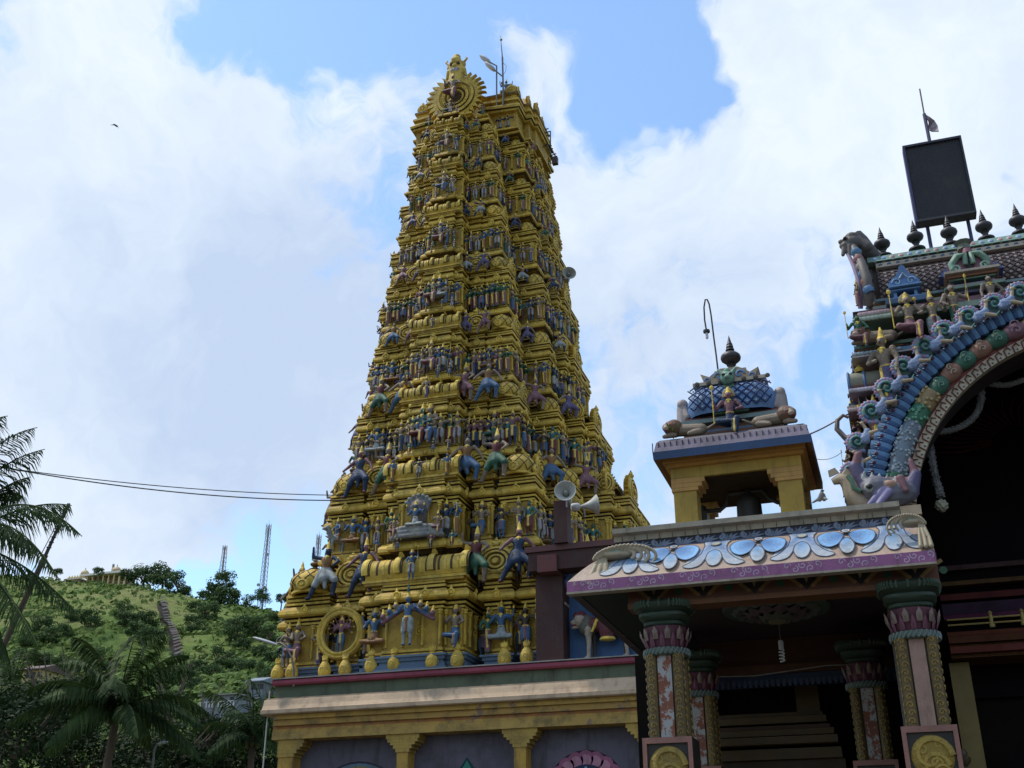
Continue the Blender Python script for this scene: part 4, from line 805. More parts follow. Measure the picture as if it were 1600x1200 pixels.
m = MB(); zc_ = nz + 2.85; m.box((xa + .0, ny - .1, zc_ - .25), (xa + 2.6, ny + .4, zc_), (.36, .30, .24)); m.box((xa - .12, ny - .22, zc_ + .002), (xa + 2.6, ny + .4, zc_ + .10), CRM); m.box((xa + .02, ny - .1, zc_ + .102), (xa + 2.6, ny + .4, zc_ + .42), (.33, .27, .22)); m.tube([(xa - .0, ny - .1, zc_ + .1), (xa - .02, ny - .14, zc_ + .4), (xa - .14, ny - .1, zc_ + .62)], [.16, .11, .02], CRM, 6)
part(m, 'cornice', 'paint', sn)
LT = (.34, .27, .20)
lp = [cap((-.42, 0, .95), (.42, 0, .93), .21, .20, MAR), ell((-.45, -.02, .92), (.26, .2, .3), (.10, .09, .07)), ell((-.66, -.06, 1.08), (.17, .16, .18), LT), ell((-.80, -.08, 1.02), (.12, .1, .08), LT), ell((-.79, -.1, .93), (.08, .06, .04), (.12, .01, .01)), ell((-.80, -.08, .88), (.10, .08, .04), LT), ell((-.66, 0, 1.2), (.2, .18, .14), MAR),
      ell((-.92, -.08, 1.05), (.03, .04, .03), HAIR), ell((-.74, -.17, 1.13), (.03, .02, .025), HAIR), ell((.1, -.06, .80), (.26, .2, .32), MAR), ell((.1, -.08, .52), (.24, .18, .05), GB), cap((-.12, -.2, 1.1), (-.28, -.2, .72), .04, .03, GB), ell((.45, 0, .9), (.24, .2, .24), LT)]
for (x, y, c) in ((-.42, -.12, 1), (-.32, .12, 0)): lp += [cap((x, y, .82), (x + .02, y, .45), .11, .07, LT if c else BRN), cap((x + .02, y, .45), (x, y, .08), .07, .055, LT if c else BRN), ell((x - .04, y, .05), (.10, .08, .05), LT)]
for (x, y, c) in ((.56, -.12, 1), (.48, .12, 0)): lp += [cap((x, y, .85), (x + .12, y, .55), .15, .08, LT if c else BRN), cap((x + .12, y, .55), (x + .04, y, .35), .07, .055, LT if c else BRN), cap((x + .04, y, .35), (x + .08, y, .08), .055, .05, LT if c else BRN), ell((x + .02, y, .05), (.10, .08, .05), LT)]
lp += [cap((.66, .02, .95), (.84, .04, .6), .045, .035, LT), cap((.84, .04, .6), (.80, 0, .3), .035, .06, BRN)]
lc = at(932, 1040, ny)
lion = bpy.data.objects.new('lion_statue', fuse('lion_statue', lp, .028)); COL.objects.link(lion); lion.location = (lc.x + .30, ny - .1, nz); lion.scale = (1.12, 1.1, 1.12); tag(lion, 'snarling stone lion statue with a maroon draped saddle cloth in front of the blue niche', 'statue')
gd = bpy.data.objects.new('goddess_statue', fig('throne', 7, 'tall', .017)); COL.objects.link(gd); gd.location = (lc.x + .3, ny - .05, nz + 1.62); gd.scale = (1.9,) * 3; gd.rotation_euler = (0, 0, -.5); tag(gd, 'goddess statue riding the lion, mostly hidden by the porch eave', 'statue')
# ================================================================= entrance porch
EY0, EY1, EX0, EX1 = 12.0, 12.62, -3.36, .56
def ez(t): return 4.94 + .50 * t + .05 * math.sin(math.pi * t)
def ey(t): return EY0 + .62 * t - .03 * math.sin(math.pi * t)
po = thing('entrance_porch', 'near entrance porch with blue petal-painted eave, purple fascia, carved columns and dark ceiling', 'porch', (-1.4, 13.5, 0))
m = MB(); n = 8; vs = []; fs = []
for i in range(n + 1):
    t = i / n; sh_ = .55 * t; vs += [(EX0 + sh_, ey(t), ez(t)), (EX1 - .05 * t, ey(t), ez(t))]
m.add(vs, [(2 * i, 2 * i + 1, 2 * i + 3, 2 * i + 2) for i in range(n)], (.36, .26, .20))
vs = []
for i in range(n + 1):
    t = i / n; vs += [(EX0 + .55 * t, ey(t), ez(t)), (EX0 + .55 * t, 17.2 - .5 * t, ez(t))]
m.add(vs, [(2 * i + 1, 2 * i, 2 * i + 2, 2 * i + 3) for i in range(n)], (.36, .26, .20)); part(m, 'eave', 'chipped', po, True)
fas = paint('fascia_paint', .6, .3, (.05, .03, .03), .5, 5, .3, .01, 50, chip=((.40, .34, .26), 7, .62), streaks=.5)
m = MB(); m.box((EX0, EY0 - .02, 4.82), (EX1, EY0 + .10, 4.938), (.27, .10, .22)); m.box((EX0, EY0 + .103, 4.82), (EX0 + .10, 17.2, 4.938), (.05, .03, .035)); m.box((EX0 - .003, EY0 - .024, 4.795), (EX1, EY0 + .1, 4.818), (.34, .28, .22)); part(m, 'fascia', fas, po)
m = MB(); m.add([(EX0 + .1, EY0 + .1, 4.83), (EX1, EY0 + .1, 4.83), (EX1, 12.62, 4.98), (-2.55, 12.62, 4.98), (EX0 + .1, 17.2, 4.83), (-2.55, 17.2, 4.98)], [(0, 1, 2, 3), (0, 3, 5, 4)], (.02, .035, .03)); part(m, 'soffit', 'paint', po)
# scrolls on the purple fascia
p = Paint2D(lambda s, t, h: (s, EY0 - .02 - h, t))
for k in range(7):
    x = EX0 + .35 + k * .56
    p = Paint2D(lambda s, t, h: (s, EY0 - .02 - h, t))
    for j in range(5):
        p.stroke(curl(x - .16 + .08 * j, 4.88 + .02 * (-1) ** j, .04, j * 1.3, 1.1, 12, (-1) ** j), .006, (.42, .30, .42))
    child(p.m.build('fascia_scroll', 'chipped'), po)
# petals painted on the eave
BL1, BL2, WH2 = (.06, .16, .36), (.12, .28, .50), (.40, .43, .45)
def efn(s, t, h): t = min(max(t, 0), 1); return (s, ey(t) - h * 1.3, ez(t) + h)
p = Paint2D(efn); A_ = [990, 1052, 1118, 1185, 1253, 1322, 1393]
for i, u_ in sorted(enumerate(A_), key=lambda q: q[0] % 2):
    x = at(u_, 862 - (u_ - 987) * .08, 12.35).x
    if i % 2:   # flower with two wide blue petals and a white one below
        p.h = .014
        for sg in (-1, 1):
            p.grad([(x + sg * q * .30, .60 + r_) for q, r_ in ((.05, -.04), (.35, .14), (.75, .14), (1.05, -.04), (.95, -.28), (.6, -.38), (.25, -.30))], BL1, (.20, .40, .66), (x + sg * .03, .58))
        p.up(); p.grad([(x + q, r_) for q, r_ in ((0, .46), (.06, .36), (.085, .22), (.055, .09), (0, .05), (-.055, .09), (-.085, .22), (-.06, .36))], BL2, WH2, (x, .48))
        p.up(); p.disc(x, .70, .058, (.02, .03, .06), .10); p.up(); p.disc(x, .70, .044, (.36, .38, .40), .075); p.up(); p.disc(x, .70, .024, (.24, .26, .28), .04)
    else:
        p.h = .0045
        p.grad([(x + q, r_) for q, r_ in ((-.17, .97), (.17, .97), (.12, .7), (.14, .4), (.24, .20), (.36, .11), (.26, .05), (.14, .10), (.08, .30), (0, .42), (-.08, .30), (-.14, .10), (-.26, .05), (-.36, .11), (-.24, .20), (-.14, .4), (-.12, .7))], BL1, WH2, (x, .88))
        p.up(); p.grad([(x + q, r_) for q, r_ in ((0, .50), (.07, .40), (.095, .24), (.06, .10), (0, .06), (-.06, .10), (-.095, .24), (-.07, .40))], BL2, WH2, (x, .52))
        p.up(); p.disc(x, .72, .060, (.12, .13, .12), .105); p.up(); p.disc(x, .72, .050, (.34, .34, .28), .085)
x_ = EX0 + .1
p.h = .004; p.stroke([(x_ + .1 + .1 * k, .96 + .015 * (k % 2)) for k in range(37)], .03, (.15, .18, .30))
child(p.m.build('painted_petals', 'chipped'), po)
# carved lotus and tassel at both corners
def tassel(x, s, dx=0):
    T = MAT; q = []
    c = (.34, .28, .19)
    q += [ell((0, 0, .12), (.17, .10, .075), (.22, .27, .20)), ell((0, 0, .08), (.22, .12, .05), c)]
    for ri, r_ in enumerate((.15, .20, .25, .30)):
        n_ = int(r_ * 90)
        for k in range(n_ + 1): a = math.pi * (.95 - 1.12 * k / n_); q += [ell((math.cos(a) * r_ * 1.05 + .06 + .02 * ri, -.075 - .008 * ri, .06 + math.sin(a) * r_ * .52 - .015 * ri), (.017, .03, .022) if ri % 2 else (.022, .02, .022), c if ri % 2 else (.40, .34, .25))]
    for k in range(3): q += chain([(-.10, -.04, .06), (-.17 + .05 * k, -.10, -.04), (-.21 + .075 * k, -.15, -.16), (-.22 + .085 * k, -.19, -.27)], [.028, .030, .030, .04], c)
    me = fuse('tassel', q, .0085, 'paint', 1); o = inst(me, 'eave_ornament', None, x, s); child(o, po); return o
tassel((-2.86, 12.24, 5.18), (1.15, .95, 1.0)); t2 = tassel((.40, 12.14, 5.22), (-.62, .8, .85))
# parapet: dark scroll band and cream coping
PX0, PX1 = -3.05, .30
m = MB(); m.box((-2.95, 12.66, 5.40), (PX1, 12.9, 5.545), (.035, .04, .06)); part(m, 'scroll_band', 'wall', po)
p = Paint2D(lambda s, t, h: (s, 12.66 - h, t))
for k in range(12):
    x = -2.72 + k * .26; c = (.20, .24, .33); s_ = 1 if k % 2 else -1
    p.stroke(curl(x, 5.50, .036, math.pi * .5, 1.3, 16, s_), [.016 * (1 - i / 18) + .004 for i in range(17)], c)
    for j in range(4): a = rad(20 + 35 * j); p.stroke([(x + .10 - .03 * j, 5.455), (x + .10 + math.cos(a) * .05, 5.465 + math.sin(a) * .035), (x + .12 + math.cos(a) * .11, 5.465 + math.sin(a) * .07)], [.006, .013, .003], c)
child(p.m.build('painted_scrolls', 'paint'), po)
m = MB(); m.prism([(12.64, 5.548), (12.63, 5.61), (12.55, 5.625), (12.55, 5.685), (12.66, 5.695), (13.1, 5.695), (13.1, 5.548)], PX0 + .1, PX1, (.34, .30, .23), 'x')
for k in range(22): m.box((PX0 + .2 + k * .15, 12.628, 5.55), (PX0 + .205 + k * .15, 12.64, 5.615), (.05, .045, .04))
m.box((-2.95, 12.9, 5.1), (PX1, 16.8, 5.545), (.2, .19, .17)); part(m, 'parapet', 'wall', po)
# ceiling, beams and leaf frieze
CE = 4.99
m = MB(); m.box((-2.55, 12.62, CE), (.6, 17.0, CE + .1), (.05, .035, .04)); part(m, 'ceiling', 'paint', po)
m = MB(); m.box((-2.75, 12.36, 4.72), (.58, 12.62, 4.98), (.13, .05, .03)); m.box((-2.75, 12.33, 4.66), (.58, 12.6, 4.718), (.17, .07, .03)); part(m, 'front_beam', 'paint', po)
p = Paint2D(lambda s, t, h: (s, 12.36 - h, t))
for k in range(6):
    x = -2.45 + .56 * k; p.h = .004; p.poly([(x - .22, 4.97), (x + .22, 4.97), (x, 4.73)], (.02, .015, .015)); p.up(); p.poly([(x - .07, 4.975), (x + .07, 4.975), (x, 4.80)], (.26, .19, .12)); p.stroke([(x - .28, 4.93), (x - .16, 4.86), (x - .05, 4.76)], .02, (.24, .14, .05)); p.stroke([(x + .28, 4.93), (x + .16, 4.86), (x + .05, 4.76)], .02, (.24, .14, .05)); p.disc(x + .28, 4.82, .04, (.03, .09, .05))
child(p.m.build('leaf_frieze', 'paint'), po)
m = MB(); m.box((-2.55, 15.9, 4.62), (.5, 16.1, 4.985), (.08, .03, .015)); m.box((-2.55, 15.82, 4.50), (.5, 16.1, 4.618), (.11, .045, .02)); m.box((-2.55, 15.86, 4.36), (.5, 16.1, 4.498), (.025, .04, .09))
for k in range(40): m.box((-2.5 + .075 * k, 15.845, 4.33), (-2.46 + .075 * k, 15.9, 4.42), (.05, .07, .13))
part(m, 'rear_beam', 'paint', po)
# ceiling lotus
lm = MB(); cc = atz(1212, 948, CE); R = Matrix.Translation((cc.x, cc.y, CE - .02))
for ring, (r0, r1, nn_, c) in enumerate(((.36, .62, 16, (.10, .11, .10)), (.2, .44, 12, (.11, .075, .08)), (.06, .26, 9, (.1, .1, .085)))):
    for k in range(nn_):
        a = 2 * math.pi * (k + ring * .5) / nn_; d = (math.cos(a), math.sin(a)); t = (-d[1], d[0]); w_ = math.pi * r1 / nn_ * .95; zz = -.03 - .045 * ring
        pts = [(d[0] * r0, d[1] * r0, zz), (d[0] * (r0 + r1) / 2 + t[0] * w_, d[1] * (r0 + r1) / 2 + t[1] * w_, zz - .02), (d[0] * r1, d[1] * r1, zz + .05), (d[0] * (r0 + r1) / 2 - t[0] * w_, d[1] * (r0 + r1) / 2 - t[1] * w_, zz - .02), (d[0] * (r0 + r1) / 2, d[1] * (r0 + r1) / 2, zz - .06)]
        lm.add(pts, [(0, 1, 4), (1, 2, 4), (2, 3, 4), (3, 0, 4)], c, R)
lm.lathe([(0, -.2), (.10, -.18), (.12, -.1), (.1, 0)], 14, (.2, .18, .1), R); lm.lathe([(.66, 0), (.64, -.04), (.3, -.03)], 30, (.06, .09, .07), R); part(lm, 'ceiling_lotus', 'paint', po)
# columns
def porch_column(cx, cy, seed, worn):
    c = thing('tmp', 'x', 'x'); bpy.data.objects.remove(c)
    m = MB(); hw = .155
    m.box((cx - hw, cy - hw, 0), (cx + hw, cy + hw, 4.15), (.035, .025, .02)); o = m.build('column', 'paint'); child(o, po)
    m = MB(); cs = (.22, .07, .035) if worn else (.33, .20, .15)
    for s in (-1, 1): m.box((cx - .075, cy + s * (hw + .012) - .012, 3.25), (cx + .075, cy + s * (hw + .012) + .012, 4.13), cs); m.box((cx + s * (hw + .012) - .012, cy - .075, 3.25), (cx + s * (hw + .012) + .012, cy + .075, 4.13), cs)
    e = m.build('painted_strip', paint('strip_worn' if worn else 'strip', .6, .3, (.05, .04, .04), .4, 8, .4, .01, 50, chip=((.33, .31, .29), 6, .50) if worn else ((.2, .2, .2), 9, .68))); child(e, o)
    m = MB()
    for sx in (-1, 1):
        for sy in (-1, 1):
            X, Y = cx + sx * (hw - .01), cy + sy * (hw - .01); m.tube([(X, Y, 3.25), (X, Y, 4.13)], .062, (.13, .085, .03), 10)
            for k in range(11):
                z = 3.30 + .08 * k; s2 = 1 if k % 2 else -1
                for (ax, ay) in ((0, -1), (sx, 0)):
                    T = Matrix.Translation((X + ax * .062, Y + ay * .062, z)) @ Matrix.Rotation(math.atan2(ax, -ay) if ax else 0, 4, 'Z'); m.tube([(q[0], 0, q[2]) for q in spiral(0, 0, .036, 1.3, 10, s2)], .008, (.30, .20, .06), 4, T)
    e = m.build('corner_shafts', 'paint'); child(e, o)
    m = MB(); m.lathe([(.21, 4.12), (.245, 4.14), (.25, 4.165), (.245, 4.19), (.21, 4.21)], 30, (.11, .15, .13), Matrix.Translation((cx, cy, 0)))
    for k in range(30): a = 2 * math.pi * k / 30; m.tube([(cx + .247 * math.cos(a), cy + .247 * math.sin(a), 4.13), (cx + .254 * math.cos(a + .12), cy + .254 * math.sin(a + .12), 4.165), (cx + .247 * math.cos(a + .2), cy + .247 * math.sin(a + .2), 4.2)], .012, (.17, .21, .19), 4)
    e = m.build('rope_ring', 'paint', smooth=True); child(e, o)
    m = MB(); m.lathe([(.19, 4.2), (.225, 4.3), (.25, 4.42), (.24, 4.44)], 24, (.11, .035, .05), Matrix.Translation((cx, cy, 0)))
    for r_, (za, h_, off, c1) in enumerate(((4.215, .15, 0, (.17, .06, .09)), (4.29, .14, .5, (.22, .16, .13)))):
        for k in range(12):
            a = 2 * math.pi * (k + off) / 12; rr0 = .205 + .035 * r_ + .012
            pts = []
            for (q, zz, ro) in ((-1, 0, 0), (1, 0, 0), (1.05, .6, .02), (0, 1, .035), (-1.05, .6, .02)): aa = a + q * .115; pts.append((cx + (rr0 + ro) * math.cos(aa), cy + (rr0 + ro) * math.sin(aa), za + h_ * zz))
            pts.append((cx + (rr0 + .035) * math.cos(a), cy + (rr0 + .035) * math.sin(a), za + h_ * .5)); m.add(pts, [(0, 1, 5), (1, 2, 5), (2, 3, 5), (3, 4, 5), (4, 0, 5)], c1)
    e = m.build('lotus_band', 'paint'); child(e, o)
    m = MB()
    def sq(r, n=32, ph=0): return [(cx + r * math.copysign(abs(math.cos(t)) ** .5, math.cos(t)), cy + r * math.copysign(abs(math.sin(t)) ** .5, math.sin(t))) for t in [2 * math.pi * (k + .5) / n for k in range(n)]]
    pf = [(.19, 4.44), (.22, 4.46), (.225, 4.485), (.20, 4.50), (.24, 4.52), (.27, 4.55), (.27, 4.58), (.23, 4.60), (.26, 4.62), (.31, 4.65), (.32, 4.69), (.29, 4.72)]
    vs = []; fs = []
    for r, z in pf: vs += [(x, y, z) for x, y in sq(r)]
    for i in range(len(pf) - 1): fs += [(i * 32 + k, i * 32 + (k + 1) % 32, (i + 1) * 32 + (k + 1) % 32, (i + 1) * 32 + k) for k in range(32)]
    fs.append(tuple((len(pf) - 1) * 32 + k for k in range(32))); m.add(vs, fs, (.038, .06, .042)); 
    for k in range(44):
        a = 2 * math.pi * k / 44; x, y = math.copysign(abs(math.cos(a)) ** .5, math.cos(a)), math.copysign(abs(math.sin(a)) ** .5, math.sin(a)); m.tube([(cx + .30 * x, cy + .30 * y, 4.64), (cx + .325 * x, cy + .325 * y, 4.67), (cx + .31 * x, cy + .31 * y, 4.71)], .013, (.07, .11, .08), 4)
    e = m.build('capital', 'paint', smooth=True); child(e, o)
    m = MB(); m.box((cx - .27, cy - .22, 0), (cx + .26, cy + .22, 3.25), (.03, .025, .02)); e = m.build('pedestal', 'paint'); child(e, o)
    m = MB(); Yf = cy - .22
    for (xa, za, xb, zb) in ((-.27, 3.19, .26, 3.25), (-.27, 2.6, -.225, 3.19), (.215, 2.6, .26, 3.19)): m.box((cx + xa, Yf - .03, za), (cx + xb, Yf - .002, zb), (.28, .13, .10))
    e2 = m.build('pedestal_frame', 'paint'); child(e2, o)
    m = MB(); T = Matrix.Translation((cx - .005, Yf - .01, 2.96)); m.lathe([(0, .02), (.14, .018), (.19, .008), (.205, -.01)], 28, (.30, .20, .04), T @ Matrix.Rotation(rad(90), 4, 'X')); T = T @ Matrix.Translation((0, -.012, 0)) @ Matrix.Scale(1.18, 4)
    for j, (sx, sz, r, tr, s, th) in enumerate(((-.01, -.0, .165, 1.35, 1, .03), (.0, -.08, .12, 1.1, 1, .025), (.07, -.13, .07, 1.5, -1, .02), (.02, -.06, .05, 1.5, 1, .018), (-.08, .05, .05, 1.4, -1, .018), (.06, .09, .04, 1.5, 1, .016), (-.1, -.25, .08, 1.5, 1, .02), (.07, -.27, .07, 1.4, -1, .02))):
        m.tube([(sx + q[0], 0, sz + q[2]) for q in spiral(0, 0, r, tr, 24, s)], [th * (1 - i / 40) for i in range(24)], (.38, .26, .055), 6, T)
    e2 = m.build('gold_scroll', 'gold', smooth=True); child(e2, o)
porch_column(.255, 12.5, 1, False); porch_column(-2.37, 12.5, 2, True)
porch_column(-.36, 15.3, 3, True); porch_column(-2.5, 15.3, 4, True)
# bare bulb hanging under the beam
bl = thing('light_bulb', 'spiral light bulb hanging from a wire under the dark porch ceiling', 'light bulb', tuple(at(1221, 1016, 14.2)))
bq = at(1221, 1016, 14.2)
m = MB(); m.tube([(0, 0, .12), (0, 0, CE - bq.z)], .006, (.1, .1, .1), 5); m.build('wire', 'dark', bl)
m = MB(); m.lathe([(.025, .12), (.032, .10), (.03, .02), (.02, .0)], 10, (.5, .5, .5)); m.build('cap', 'paint', bl)
m = MB(); m.tube([(.028 * math.cos(a * .8), .028 * math.sin(a * .8), -.005 * a) for a in range(28)], .010, (.62, .62, .6), 6); m.build('spiral_tube', 'paint', bl)
# back wall of the porch: interior shade put into dark wall, post and counter colours
bk = thing('shrine_hall', 'dark hall front behind the porch with ochre posts and a stepped moulded base', 'hall', (-1.2, 17, 0))
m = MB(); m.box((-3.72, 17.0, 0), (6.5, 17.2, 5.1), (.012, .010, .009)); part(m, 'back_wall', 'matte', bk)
m = MB(); q0 = at(1246, 1100, 16.9); m.box((q0.x, 16.7, 3.0), (at(1282, 1100, 16.9).x, 16.95, 4.9), (.10, .06, .02)); part(m, 'post', 'paint', bk)
m = MB()
for j, (va, vb, y_, c) in enumerate(((1114, 1120, 16.5, (.08, .045, .015)), (1120, 1131, 16.4, (.10, .06, .02)), (1134, 1140, 16.3, (.07, .03, .015)), (1140, 1150, 16.2, (.10, .06, .02)), (1151, 1163, 16.05, (.09, .055, .02)), (1170, 1187, 16.2, (.09, .055, .018)), (1188, 1230, 16.3, (.05, .03, .01)))):
    za, zb = at(1200, vb, y_).z, at(1200, va, y_).z; m.box((at(1106, va, y_).x, y_, za), (at(1285 + 6 * j, va, y_).x, 16.99, zb - .004), c)
m.box((at(1104, 1100, 16.6).x, 16.6, 1), (at(1110, 1100, 16.6).x, 16.95, 4.9), (.33, .16, .05)); part(m, 'counter', 'paint', bk)
m = MB(); m.tube([at(1105, 1058, 15.7), at(1180, 1056, 15.7), at(1290, 1040, 15.7), at(1345, 1038, 15.7)], .008, (.35, .33, .3), 5); o = m.build('hanging_wire', 'paint'); tag(o, 'pale slack wire strung across the dark porch interior', 'wire')
# ================================================================= temple hall with the great arch
HY = 14.0; CX, CZ = 2.85, 5.73
GRE = (.16, .25, .19); PKB = (.34, .19, .22); RBR = (.17, .07, .05); CR2 = (.42, .35, .27)
ha = thing('temple_hall', 'painted temple hall with great dark arch, lattice tiled roof and black finials', 'temple hall', (CX, HY, 0))
def hb(m, u_, va, vb, col, Y, xr=6.4, dep=1.6, circ=3.12):
    """a horizontal course from the left corner to the arch (or across above it)"""
    a, b_ = at(u_, va, Y), at(u_, vb, Y); zt, zb = a.z, b_.z - .0
    if zb < CZ + circ - .02: dz = max(zb - CZ, 0); xe = CX - math.sqrt(max(circ ** 2 - dz ** 2, .01)) + .12
    else: xe = xr
    m.box((a.x, Y, zb + .002), (max(xe, a.x + .25), Y + dep, zt - .001), col)
    if zb < CZ + circ - .02: m.box((2 * CX - max(xe, a.x + .25), Y, zb + .002), (2 * CX - a.x, Y + dep, zt - .001), col)
courses = [(1366, 468, 472, (.16, .22, .24), 14.35), (1366, 472, 479, (.23, .10, .03), 14.45), (1364, 479, 484, (.22, .25, .22), 14.3), (1362, 484, 488, GRE, 14.35),
           (1340, 488, 496, PKB, 14.1), (1332, 496, 505, (.18, .24, .19), 13.95), (1336, 505, 509, RBR, 14.15), (1340, 509, 514, (.10, .03, .025), 14.35), (1338, 514, 517, CR2, 14.2), (1342, 517, 541, (.035, .02, .02), 14.55),
           (1334, 541, 546, GRE, 14.05), (1334, 546, 551, RBR, 14.1), (1331, 552, 557, (.12, .24, .42), 13.95), (1331, 557, 560, (.36, .33, .33), 13.93), (1331, 560, 566, PKB, 14.05), (1335, 566, 582, (.03, .02, .02), 14.5),
           (1330, 582, 602, (.05, .03, .03), 14.45), (1328, 602, 606, RBR, 14.05), (1326, 607, 615, (.24, .20, .30), 13.93), (1328, 615, 620, PKB, 14.08), (1330, 620, 634, (.16, .08, .08), 14.4), (1325, 634, 638, CR2, 14.0), (1324, 638, 645, (.28, .17, .2), 13.93), (1327, 645, 650, RBR, 14.1),
           (1328, 650, 682, (.03, .02, .02), 14.45), (1322, 682, 688, GRE, 14.0), (1320, 688, 697, (.22, .12, .16), 13.95), (1324, 697, 738, (.04, .03, .03), 14.4), (1320, 738, 743, RBR, 14.05), (1318, 743, 752, (.2, .15, .24), 13.98), (1322, 752, 800, (.05, .05, .09), 14.3)]  # near-black set-back courses have the recess shade in their colour
m = MB()
for (u_, va, vb, c, Y) in courses: hb(m, u_, va, vb, c, Y)
part(m, 'wall_courses', 'paint', ha)
# small details along the courses
m = MB()
for (va, Y, u0, u1, n, c, hgt) in ((475, 14.44, 1366, 1600, 60, (.30, .14, .04), .045), (511, 14.34, 1342, 1470, 26, (.2, .06, .05), .04), (548, 14.09, 1336, 1410, 18, (.26, .12, .06), .035), (554, 13.945, 1333, 1408, 12, (.3, .38, .46), .04), (611, 13.925, 1328, 1374, 8, (.4, .36, .42), .045), (641, 13.925, 1326, 1356, 7, (.4, .3, .3), .04), (501, 13.945, 1334, 1440, 16, (.28, .34, .28), .05), (492, 14.09, 1342, 1440, 20, (.42, .3, .32), .045), (692, 13.945, 1322, 1345, 5, (.36, .2, .26), .05), (747, 13.975, 1320, 1340, 5, (.3, .26, .4), .05)):
    for k in range(n):
        u_ = u0 + (u1 - u0) * (k + .5) / n; q = at(u_, va - (u_ - u0) * .15, Y); zz = at(u0, va, Y).z
        m.lathe([(hgt, 0), (hgt * .7, .012), (0, .016)], 8, c, Matrix.Translation((q.x, Y, zz)) @ Matrix.Rotation(rad(90), 4, 'X') @ Matrix.Scale(.7, 4, (0, 1, 0)))
    part(m, 'course_ornament', 'paint', ha); m = MB()
for (u_, va, vb) in ((1340, 620, 634), (1352, 620, 634), (1364, 620, 634), (1376, 620, 634)):
    q0, q1 = at(u_, va, 14.1), at(u_ + 4, vb, 14.1); m.box((q0.x, 14.08, q1.z), (q1.x, 14.2, q0.z), (.32, .26, .26))
if m.v: part(m, 'course_ornament', 'paint', ha)
# little columned drum shrine
q = at(1352, 600, 14.0)
m = MB(); m.tube([(q.x - .20, 14.15, q.z + .10), (q.x + .22, 14.15, q.z + .10)], .13, (.24, .24, .18), 14); 
for s in (-.2, 0, .22): m.lathe([(.135, -.02), (.155, 0), (.135, .02)], 14, (.12, .2, .36), Matrix.Translation((q.x + s, 14.15, q.z + .1)) @ Matrix.Rotation(rad(90), 4, 'Y'))
m.lathe([(.05, 0), (.07, .04), (.03, .07), (0, .12)], 8, GB, Matrix.Translation((q.x - .05, 14.1, q.z + .22))); part(m, 'small_vault', 'paint', ha, True)
# core of the hall: gable wall, interior shade put into near-black walls
m = MB(); zr_ = at(1380, 470, 14.4).z
left_x = .12
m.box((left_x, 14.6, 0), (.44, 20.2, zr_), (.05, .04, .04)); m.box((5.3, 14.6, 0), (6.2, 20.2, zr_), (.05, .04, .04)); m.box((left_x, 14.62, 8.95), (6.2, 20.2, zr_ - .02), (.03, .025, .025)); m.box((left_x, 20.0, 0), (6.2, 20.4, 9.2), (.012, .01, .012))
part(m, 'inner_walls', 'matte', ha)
def ring(m, r0, r1, y0, y1, c, a0=math.pi * 1.0, a1=0.0, n=64, cols=None):
    vs = []; fs = []; cs = []
    for i in range(n + 1):
        a = a0 + (a1 - a0) * i / n; c_, s_ = math.cos(a), math.sin(a)
        vs += [(CX + r0 * c_, y0, CZ + r0 * s_), (CX + r1 * c_, y0, CZ + r1 * s_), (CX + r1 * c_, y1, CZ + r1 * s_), (CX + r0 * c_, y1, CZ + r0 * s_)]
    for i in range(n):
        b_ = i * 4
        for k in range(4): fs.append((b_ + k, b_ + (k + 1) % 4, b_ + 4 + (k + 1) % 4, b_ + 4 + k)); cs.append(cols[i % len(cols)] if cols else c)
    m.add(vs, fs, cs)
# wall plate behind the arch bands
m = MB(); ring(m, 2.40, 3.10, 13.985, 14.7, (.05, .04, .045)); part(m, 'arch_plate', 'paint', ha)
m = MB(); n = 74
for i in range(n):
    a = math.pi * (1 - (i + .5) / n); a_ = math.pi / n; T = Matrix.Translation((CX + 2.86 * math.cos(a), 13.95, CZ + 2.86 * math.sin(a))) @ Matrix.Rotation(-(a - math.pi / 2), 4, 'Y')
    # one scale of the blue band: local x along the arch, z outward
    w_ = 2.86 * a_ * .5
    prf = [(-.13, 0), (-.125, -.06), (-.07, -.095), (0, -.11), (.07, -.095), (.125, -.055), (.13, 0)]
    vs = [];
    for sx, k_ in ((-w_, .86), (-w_ * .2, 1.0), (w_ * .7, 1.06), (w_, .8)): vs += [(sx, y * k_, z * k_) for z, y in prf]
    fs = [(r * 7 + k, r * 7 + k + 1, (r + 1) * 7 + k + 1, (r + 1) * 7 + k) for r in range(3) for k in range(6)]
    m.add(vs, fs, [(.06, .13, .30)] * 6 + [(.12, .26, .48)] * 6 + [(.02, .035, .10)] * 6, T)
    m.lathe([(0, .03), (.018, .025), (.026, 0)], 8, (.13, .03, .06), T @ Matrix.Translation((0, -.10, .02)) @ Matrix.Rotation(rad(90), 4, 'X'))
    for j in range(5): t_ = rad(20 + 35 * j); m.tube([(math.cos(t_) * .045 - .01, -.108, math.sin(t_) * .05 - .01), (math.cos(t_) * .055 - .01, -.10, math.sin(t_) * .095 - .01)], [.009, .005], (.30, .40, .55), 4, T)
part(m, 'blue_scale_band', 'paint', ha, True)
